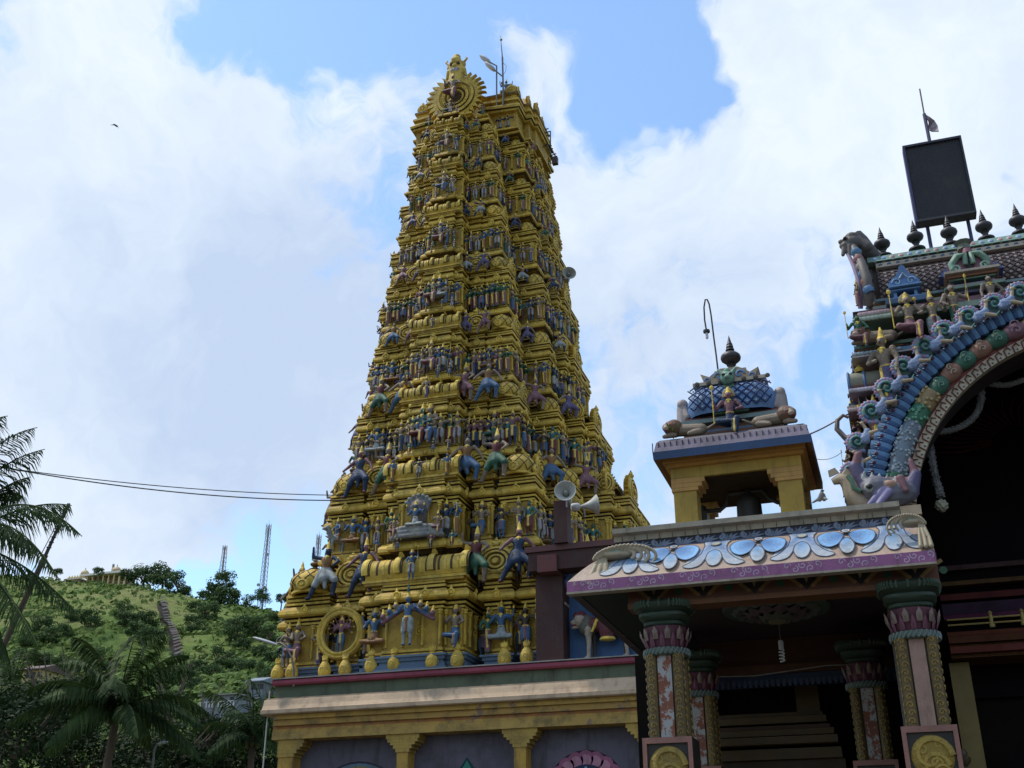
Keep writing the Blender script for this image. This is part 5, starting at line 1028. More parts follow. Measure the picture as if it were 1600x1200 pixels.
# flower garland band
m = MB(); a = rad(178); seg = 0
pal = ['bud', 'bead', 'leafr', 'grey', 'grey', 'grey', 'leafr', 'bud', 'leaf', 'red', 'leaf', 'red', 'leaf', 'rose', 'cream']
step_ = rad(5.2)
for i in range(34):
    kx = pal[i] if i < len(pal) else pal[8 + (i - 8) % 7]; a0_, a1_ = rad(179) - step_ * i, rad(179) - step_ * (i + 1); R_ = 2.60
    pts = [(CX + R_ * math.cos(t), 13.93, CZ + R_ * math.sin(t)) for t in (a0_, (a0_ * 2 + a1_) / 3, (a0_ + a1_ * 2) / 3, a1_)]
    if kx == 'grey':
        m.tube(pts, .115, (.17, .22, .28), 10)
        for j in range(26):
            t = a0_ + (a1_ - a0_) * random.random(); ph = rad(random.uniform(180, 360)); rr_ = R_ + .115 * math.cos(ph); m.lathe([(0, .018), (.018, .01), (.022, -.01)], 5, (.32, .38, .42), Matrix.Translation((CX + rr_ * math.cos(t), 13.93 + .115 * math.sin(ph), CZ + rr_ * math.sin(t))) @ Matrix.Rotation(rad(90), 4, 'X'))
    elif kx in ('bud', 'bead', 'leafr'):
        m.tube(pts, .12, {'bud': (.28, .20, .10), 'bead': (.22, .12, .15), 'leafr': (.05, .16, .10)}[kx], 10)
        for j in range(16): t = a0_ + (a1_ - a0_) * random.random(); ph = rad(random.uniform(190, 350)); rr_ = R_ + .12 * math.cos(ph); m.lathe([(0, .03), (.02, .02), (.026, -.01)], 5, {'bud': (.36, .28, .14), 'bead': (.35, .2, .24), 'leafr': (.12, .3, .2)}[kx], Matrix.Translation((CX + rr_ * math.cos(t), 13.93 + .12 * math.sin(ph), CZ + rr_ * math.sin(t))) @ Matrix.Rotation(rad(90), 4, 'X'))
    else:
        c1, c2 = {'leaf': ((.05, .14, .10), (.13, .25, .19)), 'red': ((.27, .14, .10), (.36, .27, .20)), 'rose': ((.22, .11, .14), (.30, .19, .22)), 'cream': ((.27, .20, .11), (.2, .14, .07))}[kx]
        m.tube(pts, [.085, .11, .11, .08], c1, 10)
        am = (a0_ + a1_) / 2; T = Matrix.Translation((CX + R_ * math.cos(am), 13.80, CZ + R_ * math.sin(am))) @ Matrix.Rotation(-(am - math.pi / 2), 4, 'Y')
        for s_ in (-1, 1): m.tube([(q[0], 0, q[2]) for q in spiral(0, s_ * .04, .045 if kx in ('leaf', 'red') else .065, 1.2, 16, s_)], .009, c2, 5, T)
part(m, 'garland_band', 'paint', ha, True)
m = MB(); ring(m, 2.46, 2.53, 13.95, 14.3, (.20, .045, .04)); part(m, 'red_band', 'paint', ha)
m = MB(); ring(m, 2.345, 2.462, 13.93, 14.04, (.42, .36, .27))
for i in range(64):
    a = math.pi * (i + .5) / 64; T = Matrix.Translation((CX + 2.40 * math.cos(a), 13.925, CZ + 2.40 * math.sin(a))) @ Matrix.Rotation(-(a - math.pi / 2), 4, 'Y')
    m.tube([(-.045, 0, -.06), (-.03, -.01, .03), (.03, -.01, .05), (.045, 0, .0)], .009, (.16, .05, .04), 4, T); m.tube([(.0, -.003, -.03), (.012, -.006, -.03)], .012, (.08, .06, .05), 4, T)
part(m, 'cream_band', 'paint', ha)
# pier and pedestals under the arch
m = MB(); m.box((.02, 14.05, 0), (.48, 14.62, 5.45), (.12, .10, .09)); part(m, 'pier', 'paint', ha); m = MB(); m.box((2 * CX - .48, 14.05, 0), (2 * CX - .02, 14.62, 5.45), (.12, .10, .09)); part(m, 'pier', 'paint', ha)
m = MB(); a0 = at(1345, 797, 13.75); 
for (ul, ur, va, vb, Y, c) in ((1345, 1437, 797, 812, 13.7, CRM), (1350, 1437, 812, 827, 13.8, (.22, .15, .09)), (1356, 1436, 827, 833, 13.85, CRM), (1362, 1434, 833, 846, 13.95, (.18, .15, .12))): m.box((at(ul, va, Y).x, Y, at(ul, vb, Y).z + .002), (at(ur, va, Y).x + .02, Y + .8, at(ul, va, Y).z), c)
part(m, 'pedestal', 'paint', ha)
# sea monster at the foot of the arch
VIO2 = (.14, .14, .175)
mk = [ell((.02, 0, .15), (.30, .17, .17), VIO2), ell((-.12, -.06, .22), (.16, .14, .14), VIO2), cap((-.22, 0, .22), (-.30, 0, .52), .09, .07, VIO), cap((-.30, 0, .50), (-.25, -.02, .66), .06, .045, PNK), ell((-.18, -.16, .20), (.06, .04, .06), WHT), ell((-.18, -.19, .20), (.035, .025, .035), HAIR), cap((.22, 0, .15), (.30, 0, .35), .10, .06, VIO), cap((.30, 0, .35), (.27, .0, .52), .05, .03, PNK),
      cap((-.05, -.14, .15), (-.20, -.20, -.02), .06, .035, (.15, .14, .26)), cap((.0, -.16, .12), (-.12, -.22, -.04), .05, .03, (.2, .18, .32)), ell((.02, -.14, .22), (.07, .05, .05), (.36, .22, .16)), cap((-.15, 0, .33), (.2, .0, .28), .05, .05, PNK), cap((.14, -.14, .28), (.18, -.17, .12), .045, .03, PNK)]
for k in range(6): mk.append(cap((-.22 + .075 * k, -.08, .34 - .02 * k), (-.21 + .075 * k, -.10, .42 - .025 * k), .03, .012, WHT))
mo = inst(fuse('sea_monster', mk, .014, 'paint', 1), 'sea_monster', None, (at(1392, 797, 13.72).x, 13.72, at(1392, 797, 13.72).z + .05), (1.15, 1.0, 1.05)); child(mo, ha)
tl = MB(); c0 = at(1332, 768, 13.75)
sp_ = [tuple(at(1378, 794, 13.75)), tuple(at(1356, 792, 13.75)), tuple(at(1338, 780, 13.75)), tuple(at(1331, 766, 13.75)), tuple(at(1324, 753, 13.75)), tuple(at(1312, 748, 13.75)), tuple(at(1301, 753, 13.75))]
tl.tube(sp_, [.08, .11, .12, .12, .10, .07, .04], (.35, .27, .19), 10)
for i in range(len(sp_) - 1):
    for j in range(4):
        t = j / 4; p_ = Vector(sp_[i]).lerp(Vector(sp_[i + 1]), t); d_ = (Vector(sp_[i + 1]) - Vector(sp_[i])).normalized(); nn = Vector((-d_.z, 0, d_.x)) * -1
        tl.tube([p_ + nn * .07, p_ + nn * .15 + Vector((0, -.02, 0))], [.035, .012], (.42, .34, .24), 5)
tl.tube([(c0.x + .1, 13.63, c0.z - .05), (c0.x + .02, 13.62, c0.z), (c0.x + .01, 13.63, c0.z + .1), (c0.x - .03, 13.64, c0.z + .17)], .03, (.07, .15, .10), 6)
part(tl, 'monster_tail', 'paint', ha, True)
# peacocks riding up the arch
def peacock():
    P = []; pk, gr, bl, cr = (.30, .16, .24), (.08, .20, .15), (.17, .23, .38), (.36, .29, .20)
    for k in range(15):
        a = rad(250 - 17 * k); r = .27 - .004 * k; P += [ell((math.cos(a) * r, -.02, math.sin(a) * r), (.055, .05, .055), pk if k % 2 else bl), cap((math.cos(a) * r, 0, math.sin(a) * r), (math.cos(a) * (r + .07), .0, math.sin(a) * (r + .07)), .03, .014, (.38, .26, .33))]
    for k in range(18):
        a = rad(200 - 30 * k); r = .19 - .0095 * k; b_ = rad(200 - 30 * (k + 1)); r2 = .19 - .0095 * (k + 1); P.append(cap((math.cos(a) * r, -.07, math.sin(a) * r), (math.cos(b_) * r2, -.07, math.sin(b_) * r2), .034, .033, gr if k % 3 else (.05, .11, .2)))
    P += [ell((0, .02, 0), (.24, .06, .24), (.05, .10, .10)), cap((.16, -.05, -.12), (.36, -.06, -.02), .12, .09, bl), cap((.36, -.06, -.02), (.44, -.07, .16), .06, .04, cr), ell((.45, -.08, .22), (.05, .045, .05), cr), cap((.47, -.09, .22), (.55, -.1, .18), .022, .008, (.3, .2, .08)), cap((.44, -.07, .26), (.42, -.07, .33), .012, .02, cr),
          cap((.34, -.1, -.10), (.52, -.10, -.20), .06, .04, cr), cap((.52, -.1, -.2), (.64, -.1, -.12), .03, .015, gr), cap((.14, -.12, -.06), (.3, -.12, -.1), .05, .04, (.22, .27, .42))]
    for k in range(4): P.append(cap((.12 + .05 * k, -.14, -.01), (.10 + .06 * k, -.14, -.17), .02, .016, (.28, .34, .48)))
    return P
PK = fuse('peacock', peacock(), .016, 'paint', 1)
for i, (u_, v_) in enumerate([(1594, 456), (1554, 474), (1514, 494), (1476, 516), (1446, 540), (1412, 572), (1386, 606), (1362, 642), (1340, 690), (1331, 736)]):
    q = at(u_, v_, 13.75); s_ = .50 if i < 8 else .44; o = inst(PK, 'peacock', None, (q.x, 13.78, q.z), s_ * 1.12, rot=(0, -rad([22, 24, 26, 30, 36, 40, 46, 52, 60, 66][i]) + rad(15), 0)); child(o, ha)
for i, an_ in enumerate((84, 75, 66, 57, 48, 39, 30, 20, 10)):
    a = rad(an_); o = inst(PK, 'peacock', None, (CX + 3.3 * math.cos(a), 13.78, CZ + 3.3 * math.sin(a)), (-.45, .45, .45), rot=(0, rad(an_ * .6), 0)); child(o, ha)
# statues of the hall front
def hs(kind, pal, crown, u_, v_, s_, rz=0.0, Y=14.0, vox=.012, nm='painted_statue'):
    q = at(u_, v_, Y); o = inst(fig(kind, pal, crown, vox), nm, None, (q.x, Y, q.z), s_, rz); child(o, ha); return o
hs('throne', 10, 'bun', 1344, 534, .56, .1, 13.9)
hs('throne', 7, 'halo', 1424, 520, .78, .1, 13.88)
hs('four', 4, 'tall', 1466, 540, .74, .15, 13.95)
hs('raise', 3, 'bun', 1499, 525, .76, .3, 13.95)
hs('hip', 3, 'bun', 1557, 500, .66, .2, 14.0)
hs('down', 11, 'tall', 1394, 640, 1.05, -.45, 13.85)
hs('four', 1, 'tall', 1376, 705, .7, -.3, 13.95)
hs('namaste', 5, 'bun', 1346, 700, .40, .0, 14.2)
for (u_, v_, kd, pl_, s_) in ((1342, 478, 'raise', 7, .36), (1337, 590, 'hip', 8, .34), (1335, 672, 'four', 1, .40), (1328, 735, 'throne', 7, .42), (1326, 795, 'hip', 9, .36), (1333, 640, 'namaste', 0, .3)):
    hs(kd, pl_, 'tall', u_, v_, s_, rad(-70), 14.25)
q = at(1366, 541, 14.0); lq = [cap((-.16, 0, .16), (.22, 0, .14), .11, .10, TAN), ell((-.24, -.06, .20), (.13, .12, .13), (.14, .06, .04)), ell((-.2, -.02, .2), (.15, .15, .16), (.12, .06, .035)), ell((-.30, -.13, .19), (.075, .07, .08), TAN), ell((-.30, -.19, .16), (.05, .05, .04), (.36, .26, .2)), ell((-.31, -.2, .11), (.04, .03, .015), MAR), ell((-.30, -.18, .22), (.012, .01, .012), HAIR), ell((-.24, -.19, .22), (.012, .01, .012), HAIR), cap((-.2, -.08, .06), (-.34, -.14, .03), .05, .04, TAN), cap((.2, -.05, .08), (.05, -.12, .04), .07, .04, TAN), cap((.3, 0, .12), (.45, -.02, .2), .03, .02, TAN)]
LIO = fuse('lion', lq, .014, 'paint', 1); o = inst(LIO, 'stone_lion', None, (q.x + .04, 14.0, q.z), (.85, .85, .85)); child(o, ha)
m = MB(); q = at(1313, 672, 14.1); m.tube([(q.x + .16, 14.1, q.z - .1), (q.x + .05, 14.1, q.z - .12), (q.x - .04, 14.1, q.z + .02), (q.x - .02, 14.1, q.z + .14), (q.x + .06, 14.1, q.z + .20), (q.x + .12, 14.1, q.z + .16)], [.045, .04, .035, .03, .025, .02], (.17, .14, .13), 8); part(m, 'stone_trunk', 'paint', ha, True)
# ---- roof
RT0, RT1 = at(1400, 418, 14.62), at(1400, 464, 14.38)
def rp(x, t): return (x, 14.62 + .12 * math.sin(math.pi * t) * -1 - .22 * t, RT0.z + (RT1.z - RT0.z) * t)
RX0, RX1 = .52, 6.3
m = MB(); vs = []; nT = 8
for i in range(nT + 1): vs += [rp(RX0, i / nT), rp(RX1, i / nT)]
m.add(vs, [(2 * i, 2 * i + 1, 2 * i + 3, 2 * i + 2) for i in range(nT)], (.24, .16, .145))
m.box((RX0, 14.75, RT1.z), (RX1, 16.3, RT0.z), (.15, .12, .11))
part(m, 'roof', 'paint', ha)
m = MB(); hT = abs(RT0.z - RT1.z); nrow = 7; cell = 1 / nrow; cw = .098
for k in range(-6, int((RX1 - RX0) / cw) + 2):
    for s_ in (-1, 1):
        pts = []
        for j in range(nrow * 2 + 1):
            t = j / (nrow * 2); x = RX0 + cw * k + (s_ * t * nrow * cw if s_ > 0 else nrow * cw - t * nrow * cw)
            if RX0 <= x <= RX1: q = rp(x, t); pts.append((q[0], q[1] - .012, q[2]))
        if len(pts) > 1: m.tube(pts,   .0095, (.05, .035, .035), 4, cap=False)
for r in range(nrow):
    for k in range(int((RX1 - RX0) / cw)):
        for off in (0, .5):
            t = (r + .5 - off) * cell + (0 if off == 0 else cell * .5) ; x = RX0 + (k + .5 + off) * cw + (r % 1)
            t = (r + .5 + (off - .5) * 1) * cell if off else (r + .5) * cell
            if t < .06: continue
            q = rp(x, t); m.add([(q[0] - .019, q[1] - .008, q[2] - .016), (q[0] + .019, q[1] - .008, q[2] - .016), (q[0] + .019, q[1] - .003, q[2] + .016), (q[0] - .019, q[1] - .003, q[2] + .016)], [(0, 1, 2, 3)], (.42, .34, .32))
part(m, 'roof_lattice', 'paint', ha)
m = MB(); zc0, zc1, zg0, zg1 = at(1400, 418, 14.55).z, at(1400, 406, 14.55).z, at(1400, 406, 14.6).z, at(1400, 396, 14.66).z
m.prism([(14.55, zc0), (14.50, zc0 + .015), (14.50, zc0 + .04), (14.57, zc0 + .05), (14.57, zc1), (16.3, zc1), (16.3, zc0)], RX0, RX1, (.40, .35, .28), 'x'); m9 = m
m = MB(); m.prism([(14.56, zg0 + .005), (14.60, zg0 + .06), (14.66, zg1), (15.6, zg1 + .02), (15.6, zg0 + .005)], RX0 - .1, RX1, (.13, .23, .19), 'x')
for k in range(49):
    x = RX0 + .0 + .118 * k; c = [(.22, .30, .46), (.22, .30, .46), (.42, .26, .26), (.42, .26, .26)][k % 4]
    for r_, cc, y_ in ((.045, (.42, .40, .38), 0), (.035, c, .006), (.02, tuple(q * 1.3 for q in c), .012)): m.lathe([(0, .0), (r_ * .7, .0), (r_, -.01)], 14, cc, Matrix.Translation((x, 14.59 - y_, zg0 + .05 + y_)) @ Matrix.Rotation(rad(75), 4, 'X') @ Matrix.Scale(1.2, 4, (0, 1, 0)))
m.tube([(RX0 - .1, 14.72, zg1 + .01), (RX1, 14.72, zg1 + .01)], .02, (.40, .33, .25), 6); part(m, 'green_ridge', 'paint', ha, True)
m = m9
for k in range(50): m.lathe([(0, .03), (.024, .026), (.03, 0)], 10, (.05, .09, .16), Matrix.Translation((RX0 + .06 + .118 * k, 14.575, zc1 - .035)) @ Matrix.Rotation(rad(90), 4, 'X') @ Matrix.Scale(.75, 4, (0, 1, 0)))
part(m, 'cream_ridge', 'paint', ha)
# finials on the ridge
fm = MB(); fm.lathe([(.14, -.03), (.135, 0), (.08, .03), (.05, .06), (.045, .10), (.065, .12), (.04, .14), (.09, .16), (.128, .195), (.138, .23), (.128, .265), (.09, .30), (.04, .315), (.035, .33), (.06, .345), (.055, .365), (.035, .375), (.05, .39), (.045, .415), (.03, .425), (.042, .435), (.03, .46), (.0, .58)], 22, (.035, .03, .035))
FM = take(fm.build('finial', 'dark', smooth=True))
for (u_, v_) in ((1381, 400), (1433, 389), (1486, 382), (1541, 373), (1594, 364)):
    q = at(u_, v_, 15.0); o = inst(FM, 'finial', None, (q.x, 15.0, q.z), .86); child(o, ha)
for k in range(1, 7): o = inst(FM, 'finial', None, (at(1594, 364, 15.0).x + .49 * k, 15.0, at(1594, 366, 15.0).z), .86); child(o, ha)
# left gable of the roof seen edge-on
m = MB()
rim = [at(1356, 478, 14.35), at(1357, 455, 14.25), at(1354, 435, 14.25), at(1347, 414, 14.35), at(1338, 396, 14.5), at(1330, 380, 14.65)]
m.tube(rim, [.07, .075, .07, .065, .06, .05], (.13, .11, .10), 8)
m.tube([p_ + Vector((-.10, .05, 0)) for p_ in rim], [.035, .04, .04, .04, .03, .03], (.22, .17, .26), 6)
for i, c in enumerate(((.10, .2, .34), (.33, .15, .1), (.12, .25, .4), (.35, .3, .24), (.30, .12, .12), (.1, .2, .32))): p_ = rim[1].lerp(rim[4], i / 5); m.lathe([(.06, -.05), (.08, 0), (.06, .05)], 8, c, Matrix.Translation(p_ + Vector((.0, -.03, 0))) @ Matrix.Rotation(-.3, 4, 'Y'))
gc = Vector((.30, 15.25, RT0.z - .05))
m.lathe([(0, 0), (.35, 0), (.4, .04), (.52, .04), (.56, .0), (.55, -.12), (0, -.14)], 28, (.10, .085, .08), Matrix.Translation((gc.x + .16, gc.y, gc.z - .05)) @ Matrix.Rotation(rad(-90), 4, 'Y'))
for k in range(16): a = rad(-40 + 260 * k / 15); m.tube([(gc.x + .1, gc.y + math.cos(a) * .54, gc.z + math.sin(a) * .54), (gc.x + .04, gc.y + math.cos(a) * .66, gc.z + math.sin(a) * .66)], [.06, .02], (.12, .10, .09), 6)
top_ = at(1352, 388, 14.7); m.tube([at(1372, 402, 14.75), at(1358, 392, 14.72), at(1346, 378, 14.7), at(1338, 366, 14.7)], [.07, .10, .11, .08], (.075, .07, .07), 8)
part(m, 'roof_gable', 'paint', ha, True)
hq = [ell((0, 0, 0), (.14, .12, .13), (.10, .09, .085)), ell((-.10, -.04, -.05), (.10, .08, .07), (.13, .11, .1)), ell((.0, 0, .10), (.11, .1, .08), (.09, .085, .08)), cap((-.12, -.06, -.08), (-.16, -.08, -.22), .05, .03, (.16, .13, .12)), cap((-.05, -.08, -.1), (-.06, -.1, -.25), .05, .03, (.12, .1, .1)), ell((-.1, -.1, .05), (.03, .03, .03), HAIR), cap((.08, .0, .05), (.2, 0, -.1), .07, .09, (.10, .09, .085)), ell((-.16, -.06, .02), (.05, .04, .04), (.15, .12, .11))]
o = inst(fuse('gable_head', hq, .014, 'paint', 1), 'gable_head', None, at(1332, 380, 14.65), .95); child(o, ha)
# dormers
m = MB(); q = at(1416, 466, 14.2); x0 = q.x
for (w_, za, zb, y_, c) in ((.32, -.14, -.07, 14.02, BLU), (.27, -.07, -.03, 14.08, (.12, .22, .42)), (.20, -.03, .0, 14.12, (.12, .22, .40)), (.22, .085, .10, 14.10, (.14, .25, .42)), (.20, .10, .12, 14.12, BLU), (.245, .12, .145, 14.05, (.14, .26, .44))): m.box((x0 - w_ * .85, y_, q.z + za + .001), (x0 + w_ * .85, 14.6, q.z + zb), c)
for s_ in (-1, 1): m.box((x0 + s_ * .13 - .02, 14.15, q.z), (x0 + s_ * .13 + .02, 14.3, q.z + .085), (.14, .25, .42))
pr2 = [(-.185, .145), (-.20, .20), (-.15, .27), (-.10, .30), (-.06, .36), (-.035, .44), (.0, .47), (.035, .44), (.06, .36), (.10, .30), (.15, .27), (.20, .20), (.185, .145)]
m.prism([(x0 + a, q.z + b_) for a, b_ in pr2], 14.1, 14.3, (.09, .19, .40))
for s_ in (-1, 1): m.tube([(x0 + s_ * .09 + q_[0], 14.085, q.z + .20 + q_[2]) for q_ in spiral(0, 0, .06, 1.3, 16, s_)], .012, (.22, .34, .50), 5)
m.tube([(x0 - .05, 14.08, q.z + .25), (x0, 14.07, q.z + .32), (x0 + .05, 14.08, q.z + .25)], .013, (.32, .4, .46), 5)
part(m, 'blue_dormer', 'paint', ha)
m = MB(); q = at(1517, 430, 14.2); x0 = q.x; zq = q.z
for (w_, za, zb, y_, c) in ((.34, -.035, .0, 14.0, CR2), (.31, -.075, -.037, 14.06, (.26, .12, .07)), (.29, -.10, -.077, 14.1, GRE), (.27, -.16, -.10, 14.4, (.03, .03, .03)), (.30, -.19, -.162, 14.1, (.14, .22, .36)), (.34, -.23, -.192, 14.05, PKB), (.37, -.27, -.232, 14.0, GRE), (.32, -.31, -.272, 14.08, (.2, .2, .36))): m.box((x0 - w_, y_, zq + za + .001), (x0 + w_, 14.75, zq + zb), c)
for s_ in (-1, 1): m.lathe([(.03, -.165), (.02, -.13), (.03, -.1)], 8, CR2, Matrix.Translation((x0 + s_ * .25, 14.2, zq)))
hs_ = [(-.02, .0), (-.26, .0), (-.30, .10), (-.25, .22), (-.15, .30), (-.05, .33), (.05, .33), (.15, .30), (.25, .22), (.30, .10), (.26, 0), (.02, 0)]
m.prism([(x0 + a, zq + b_ + .002) for a, b_ in hs_], 14.15, 14.4, (.28, .12, .19))
for s_ in (-1, 1):
    m.tube([(x0 + s_ * .20, 14.13, zq + .05), (x0 + s_ * .22, 14.12, zq + .16), (x0 + s_ * .14, 14.11, zq + .26), (x0 + s_ * .04, 14.11, zq + .27), (x0 + s_ * .05, 14.11, zq + .12)], [.05, .05, .05, .045, .035], (.17, .29, .22), 8)
    m.tube([(x0 + s_ * .17 + q_[0], 14.08, zq + .06 + q_[2]) for q_ in spiral(0, 0, .06, 1.3, 16, s_)], .018, (.22, .34, .27), 6); m.prism([(x0 + s_ * .27, zq), (x0 + s_ * .40, zq), (x0 + s_ * .31, zq + .12)], 14.12, 14.35, (.06, .10, .26))
m.box((x0 - .05, 14.12, zq + .003), (x0 + .05, 14.145, zq + .17), (.01, .01, .015))
m.lathe([(.0, -.06), (.09, -.03), (.08, .04), (.12, .09), (.05, .12), (0, .1)], 10, (.14, .16, .12), Matrix.Translation((x0 - .02, 14.2, zq + .42))); m.lathe([(.06, .0), (.05, .07), (.0, .09)], 8, (.3, .12, .16), Matrix.Translation((x0, 14.14, zq + .3)))
part(m, 'green_dormer', 'paint', ha, True)
# ---- inside the arch: hanging garlands, dim beams, railing
gar = paint('garland_beads', .8, .1, (.03, .03, .03), .5, 14, .9, .02, 60, color=(.22, .22, .23), streaks=0)
def garland(pts_, r, label):
    pts = [at(*p_, 14.75) for p_ in pts_]
    # smooth the hand-placed line
    for _ in range(2):
        q = [pts[0]]
        for a, b_ in zip(pts, pts[1:]): q += [a * .75 + b_ * .25, a * .25 + b_ * .75]
        pts = q + [pts[-1]]
    m = MB(); m.tube(pts, r, (.2, .2, .2), 8)
    for i in range(len(pts) - 1):
        for j in range(7): p_ = pts[i].lerp(pts[i + 1], random.random()); a = random.random() * 6.28; m.lathe([(0, .02), (.018, 0), (0, -.02)], 5, (.2, .2, .2), Matrix.Translation(p_ + Vector((math.cos(a) * r, math.sin(a) * r, math.sin(a * 3) * r * .5))))
    o = m.build('garland', gar); return tag(o, label, 'garland', None)
garland([(1528, 594), (1534, 612), (1532, 634), (1520, 655), (1500, 668), (1475, 675), (1452, 672)], .042, 'grey bead garland swagging down the left side inside the arch')
garland([(1530, 593), (1548, 600), (1570, 603), (1600, 594), (1630, 580)], .036, 'grey bead garland swagging along the top right inside the arch')
garland([(1449, 676), (1453, 700), (1458, 730), (1464, 755), (1470, 776)], .045, 'straight hanging grey bead garland ending in a pale ball')
q = at(1471, 790, 14.7); o = bpy.data.objects.new('pom_pom', fuse('pom_pom', [ell((0, 0, 0), .075, (.42, .40, .32))] + [ell((.07 * math.cos(a * 2.4) * math.sqrt(1 - (1 - a / 15) ** 2), .07 * math.sin(a * 2.4) * math.sqrt(1 - (1 - a / 15) ** 2), .07 * (1 - a / 15)), .02, (.40, .38, .28)) for a in range(31)], .008, 'paint', 1)); COL.objects.link(o); o.location = q; tag(o, 'pale textured ball at the lower end of the straight garland', 'ornament')
m = MB()
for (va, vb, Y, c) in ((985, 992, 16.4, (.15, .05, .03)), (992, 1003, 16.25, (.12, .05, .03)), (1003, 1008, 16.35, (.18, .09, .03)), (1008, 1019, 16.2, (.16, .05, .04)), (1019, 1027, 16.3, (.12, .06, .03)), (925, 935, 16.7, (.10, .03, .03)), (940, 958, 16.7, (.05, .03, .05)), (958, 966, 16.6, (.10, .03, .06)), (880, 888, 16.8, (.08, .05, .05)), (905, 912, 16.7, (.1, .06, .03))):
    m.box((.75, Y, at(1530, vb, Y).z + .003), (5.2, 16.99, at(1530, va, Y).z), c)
part(m, 'inner_beams', 'matte', ha); m = MB(); m.box((.72, 16.9, 4.2), (5.25, 17.1, 9.0), (.010, .008, .010))  # wall painted near black to stand for the shade under the arch
q = at(1590, 690, 16.88)
for k in range(16): a = rad(62 + 8 * k); m.tube([(q.x + math.cos(a) * .35, 16.88, q.z + math.sin(a) * .25), (q.x + math.cos(a + .1) * .8, 16.87, q.z + math.sin(a + .1) * .5), (q.x + math.cos(a) * 1.3, 16.88, q.z + math.sin(a) * .75)], [.012, .025, .008], (.07, .022, .018), 5)
part(m, 'inner_wall_relief', 'matte', ha)
m = MB(); m.box((at(1492, 1100, 16.6).x, 16.5, 0), (at(1524, 1100, 16.6).x, 16.75, at(1510, 1030, 16.3).z), (.22, .16, .05)); part(m, 'inner_column', 'paint', ha)
rl = thing('brass_railing', 'thin brass railing with turned knobs crossing the dark interior under the arch', 'railing', tuple(at(1500, 970, 15.8)))
m = MB(); za = at(1540, 965, 15.8).z; m.tube([(.75, 15.8, za), (5.0, 15.8, za)], .012, (.30, .22, .07), 6); m.tube([(.75, 15.8, za - .07), (5.0, 15.8, za - .07)], .012, (.30, .22, .07), 6); part(m, 'rail', 'paint', rl)
for x in (at(1548, 965, 15.8).x, at(1598, 965, 15.8).x): m = MB(); m.lathe([(.035, -.13), (.04, -.10), (.02, -.07), (.03, 0), (.018, .04), (.03, .06), (.0, .09)], 10, (.34, .26, .08), Matrix.Translation((x, 15.8, za))); part(m, 'baluster', 'paint', rl, True)
for i, (u_, v_, kd, pl_, s_) in enumerate(((1556, 915, 'raise', 1, 1.25), (1482, 905, 'down', 8, .7), (1592, 905, 'namaste', 5, 1.1))):
    hs(kd, 12, 'tall', u_, v_, s_, -.2, 18.4, nm='inner_statue')
kn = at(1505, 1185, 15.2); m = MB(); m.lathe([(.05, -.4), (.03, -.1), (.08, -.05), (.09, 0), (.05, .03), (.06, .06), (.04, .10), (0, .12)], 14, (.09, .06, .03), Matrix.Translation(kn)); o = m.build('brass_lamp_stand', 'dark', smooth=True); tag(o, 'dark turned knob of a lamp stand beside the near right column', 'lamp stand')
# ================================================================= bell turret
bt = thing('bell_turret', 'small yellow bell turret on four square pillars with a blue lattice dome roof', 'bell turret', (-1.62, 14.8, 5.72))
YE2 = (.42, .28, .06); TX0, TX1, TY0, TY1 = -2.44, -.79, 14.0, 15.35; PZ = 5.50; PT = at(1070, 768, 14.0).z
for x in (TX0, TX1 - .30):
    for y in (TY0, TY1 - .30):
        m = MB(); m.box((x, y, PZ), (x + .30, y + .30, PT + .02), YE2)
        part(m, 'pillar', 'wall', bt)
        m = MB(); s_ = 1 if x < -1.5 else -1; cx_ = x + .15
        for j, (e_, za, zb) in enumerate(((.14, .11, .18), (.10, .05, .11), (.05, .0, .05))): m.box((x - .02 if s_ > 0 else x + .02 - e_, y - .02, PT + za + .003), (x + .28 + e_ if s_ > 0 else x + .32, y + .32, PT + zb), (.44, .25, .07))
        part(m, 'bracket', 'paint', bt)
m = MB(); z0 = PT + .183; m.box((TX0 - .02, TY0 - .02, z0), (TX1 + .02, TY1 + .02, z0 + .14), YE2); m.box((TX0 - .07, TY0 - .09, z0 + .142), (TX1 + .07, TY1 + .09, z0 + .19), (.45, .24, .06)); m.box((TX0 - .10, TY0 - .16, z0 + .192), (TX1 + .10, TY1 + .12, z0 + .25), (.40, .21, .06)); part(m, 'beam', 'wall', bt); m = MB(); m.box((TX0 + .03, TY0 + .03, z0 - .012), (TX1 - .03, TY1 - .03, z0 - .004), (.05, .035, .022)); part(m, 'ceiling', 'matte', bt)  # thin dark sheet under the beam, ceiling shade put into its colour
ef = z0 + .25; m = MB(); ox, oy = .30, .34
sq_ = [(TX0, TY0), (TX1, TY0), (TX1, TY1), (TX0, TY1)]
def rect(e, z): f = e * .62; return [(TX0 - f, TY0 - e, z), (TX1 + f, TY0 - e, z), (TX1 + f, TY1 + e * .7, z), (TX0 - f, TY1 + e * .7, z)]
def rings(m, rs, cols):
    vs = [p_ for e, z in rs for p_ in rect(e, z)]; fs = []; cs = []
    for i in range(len(rs) - 1):
        for k in range(4): fs.append((i * 4 + k, i * 4 + (k + 1) % 4, (i + 1) * 4 + (k + 1) % 4, (i + 1) * 4 + k)); cs.append(cols[i % len(cols)])
    fs += [(3, 2, 1, 0), tuple(range(len(rs) * 4 - 4, len(rs) * 4))]; cs += [cols[0], cols[-1]]; m.add(vs, fs, cs)
rings(m, [(.14, ef), (.30, ef - .06), (.31, ef + .045), (.285, ef + .05)], [(.16, .08, .03), (.035, .07, .16), (.035, .07, .16)]); part(m, 'eave_edge', 'paint', bt)
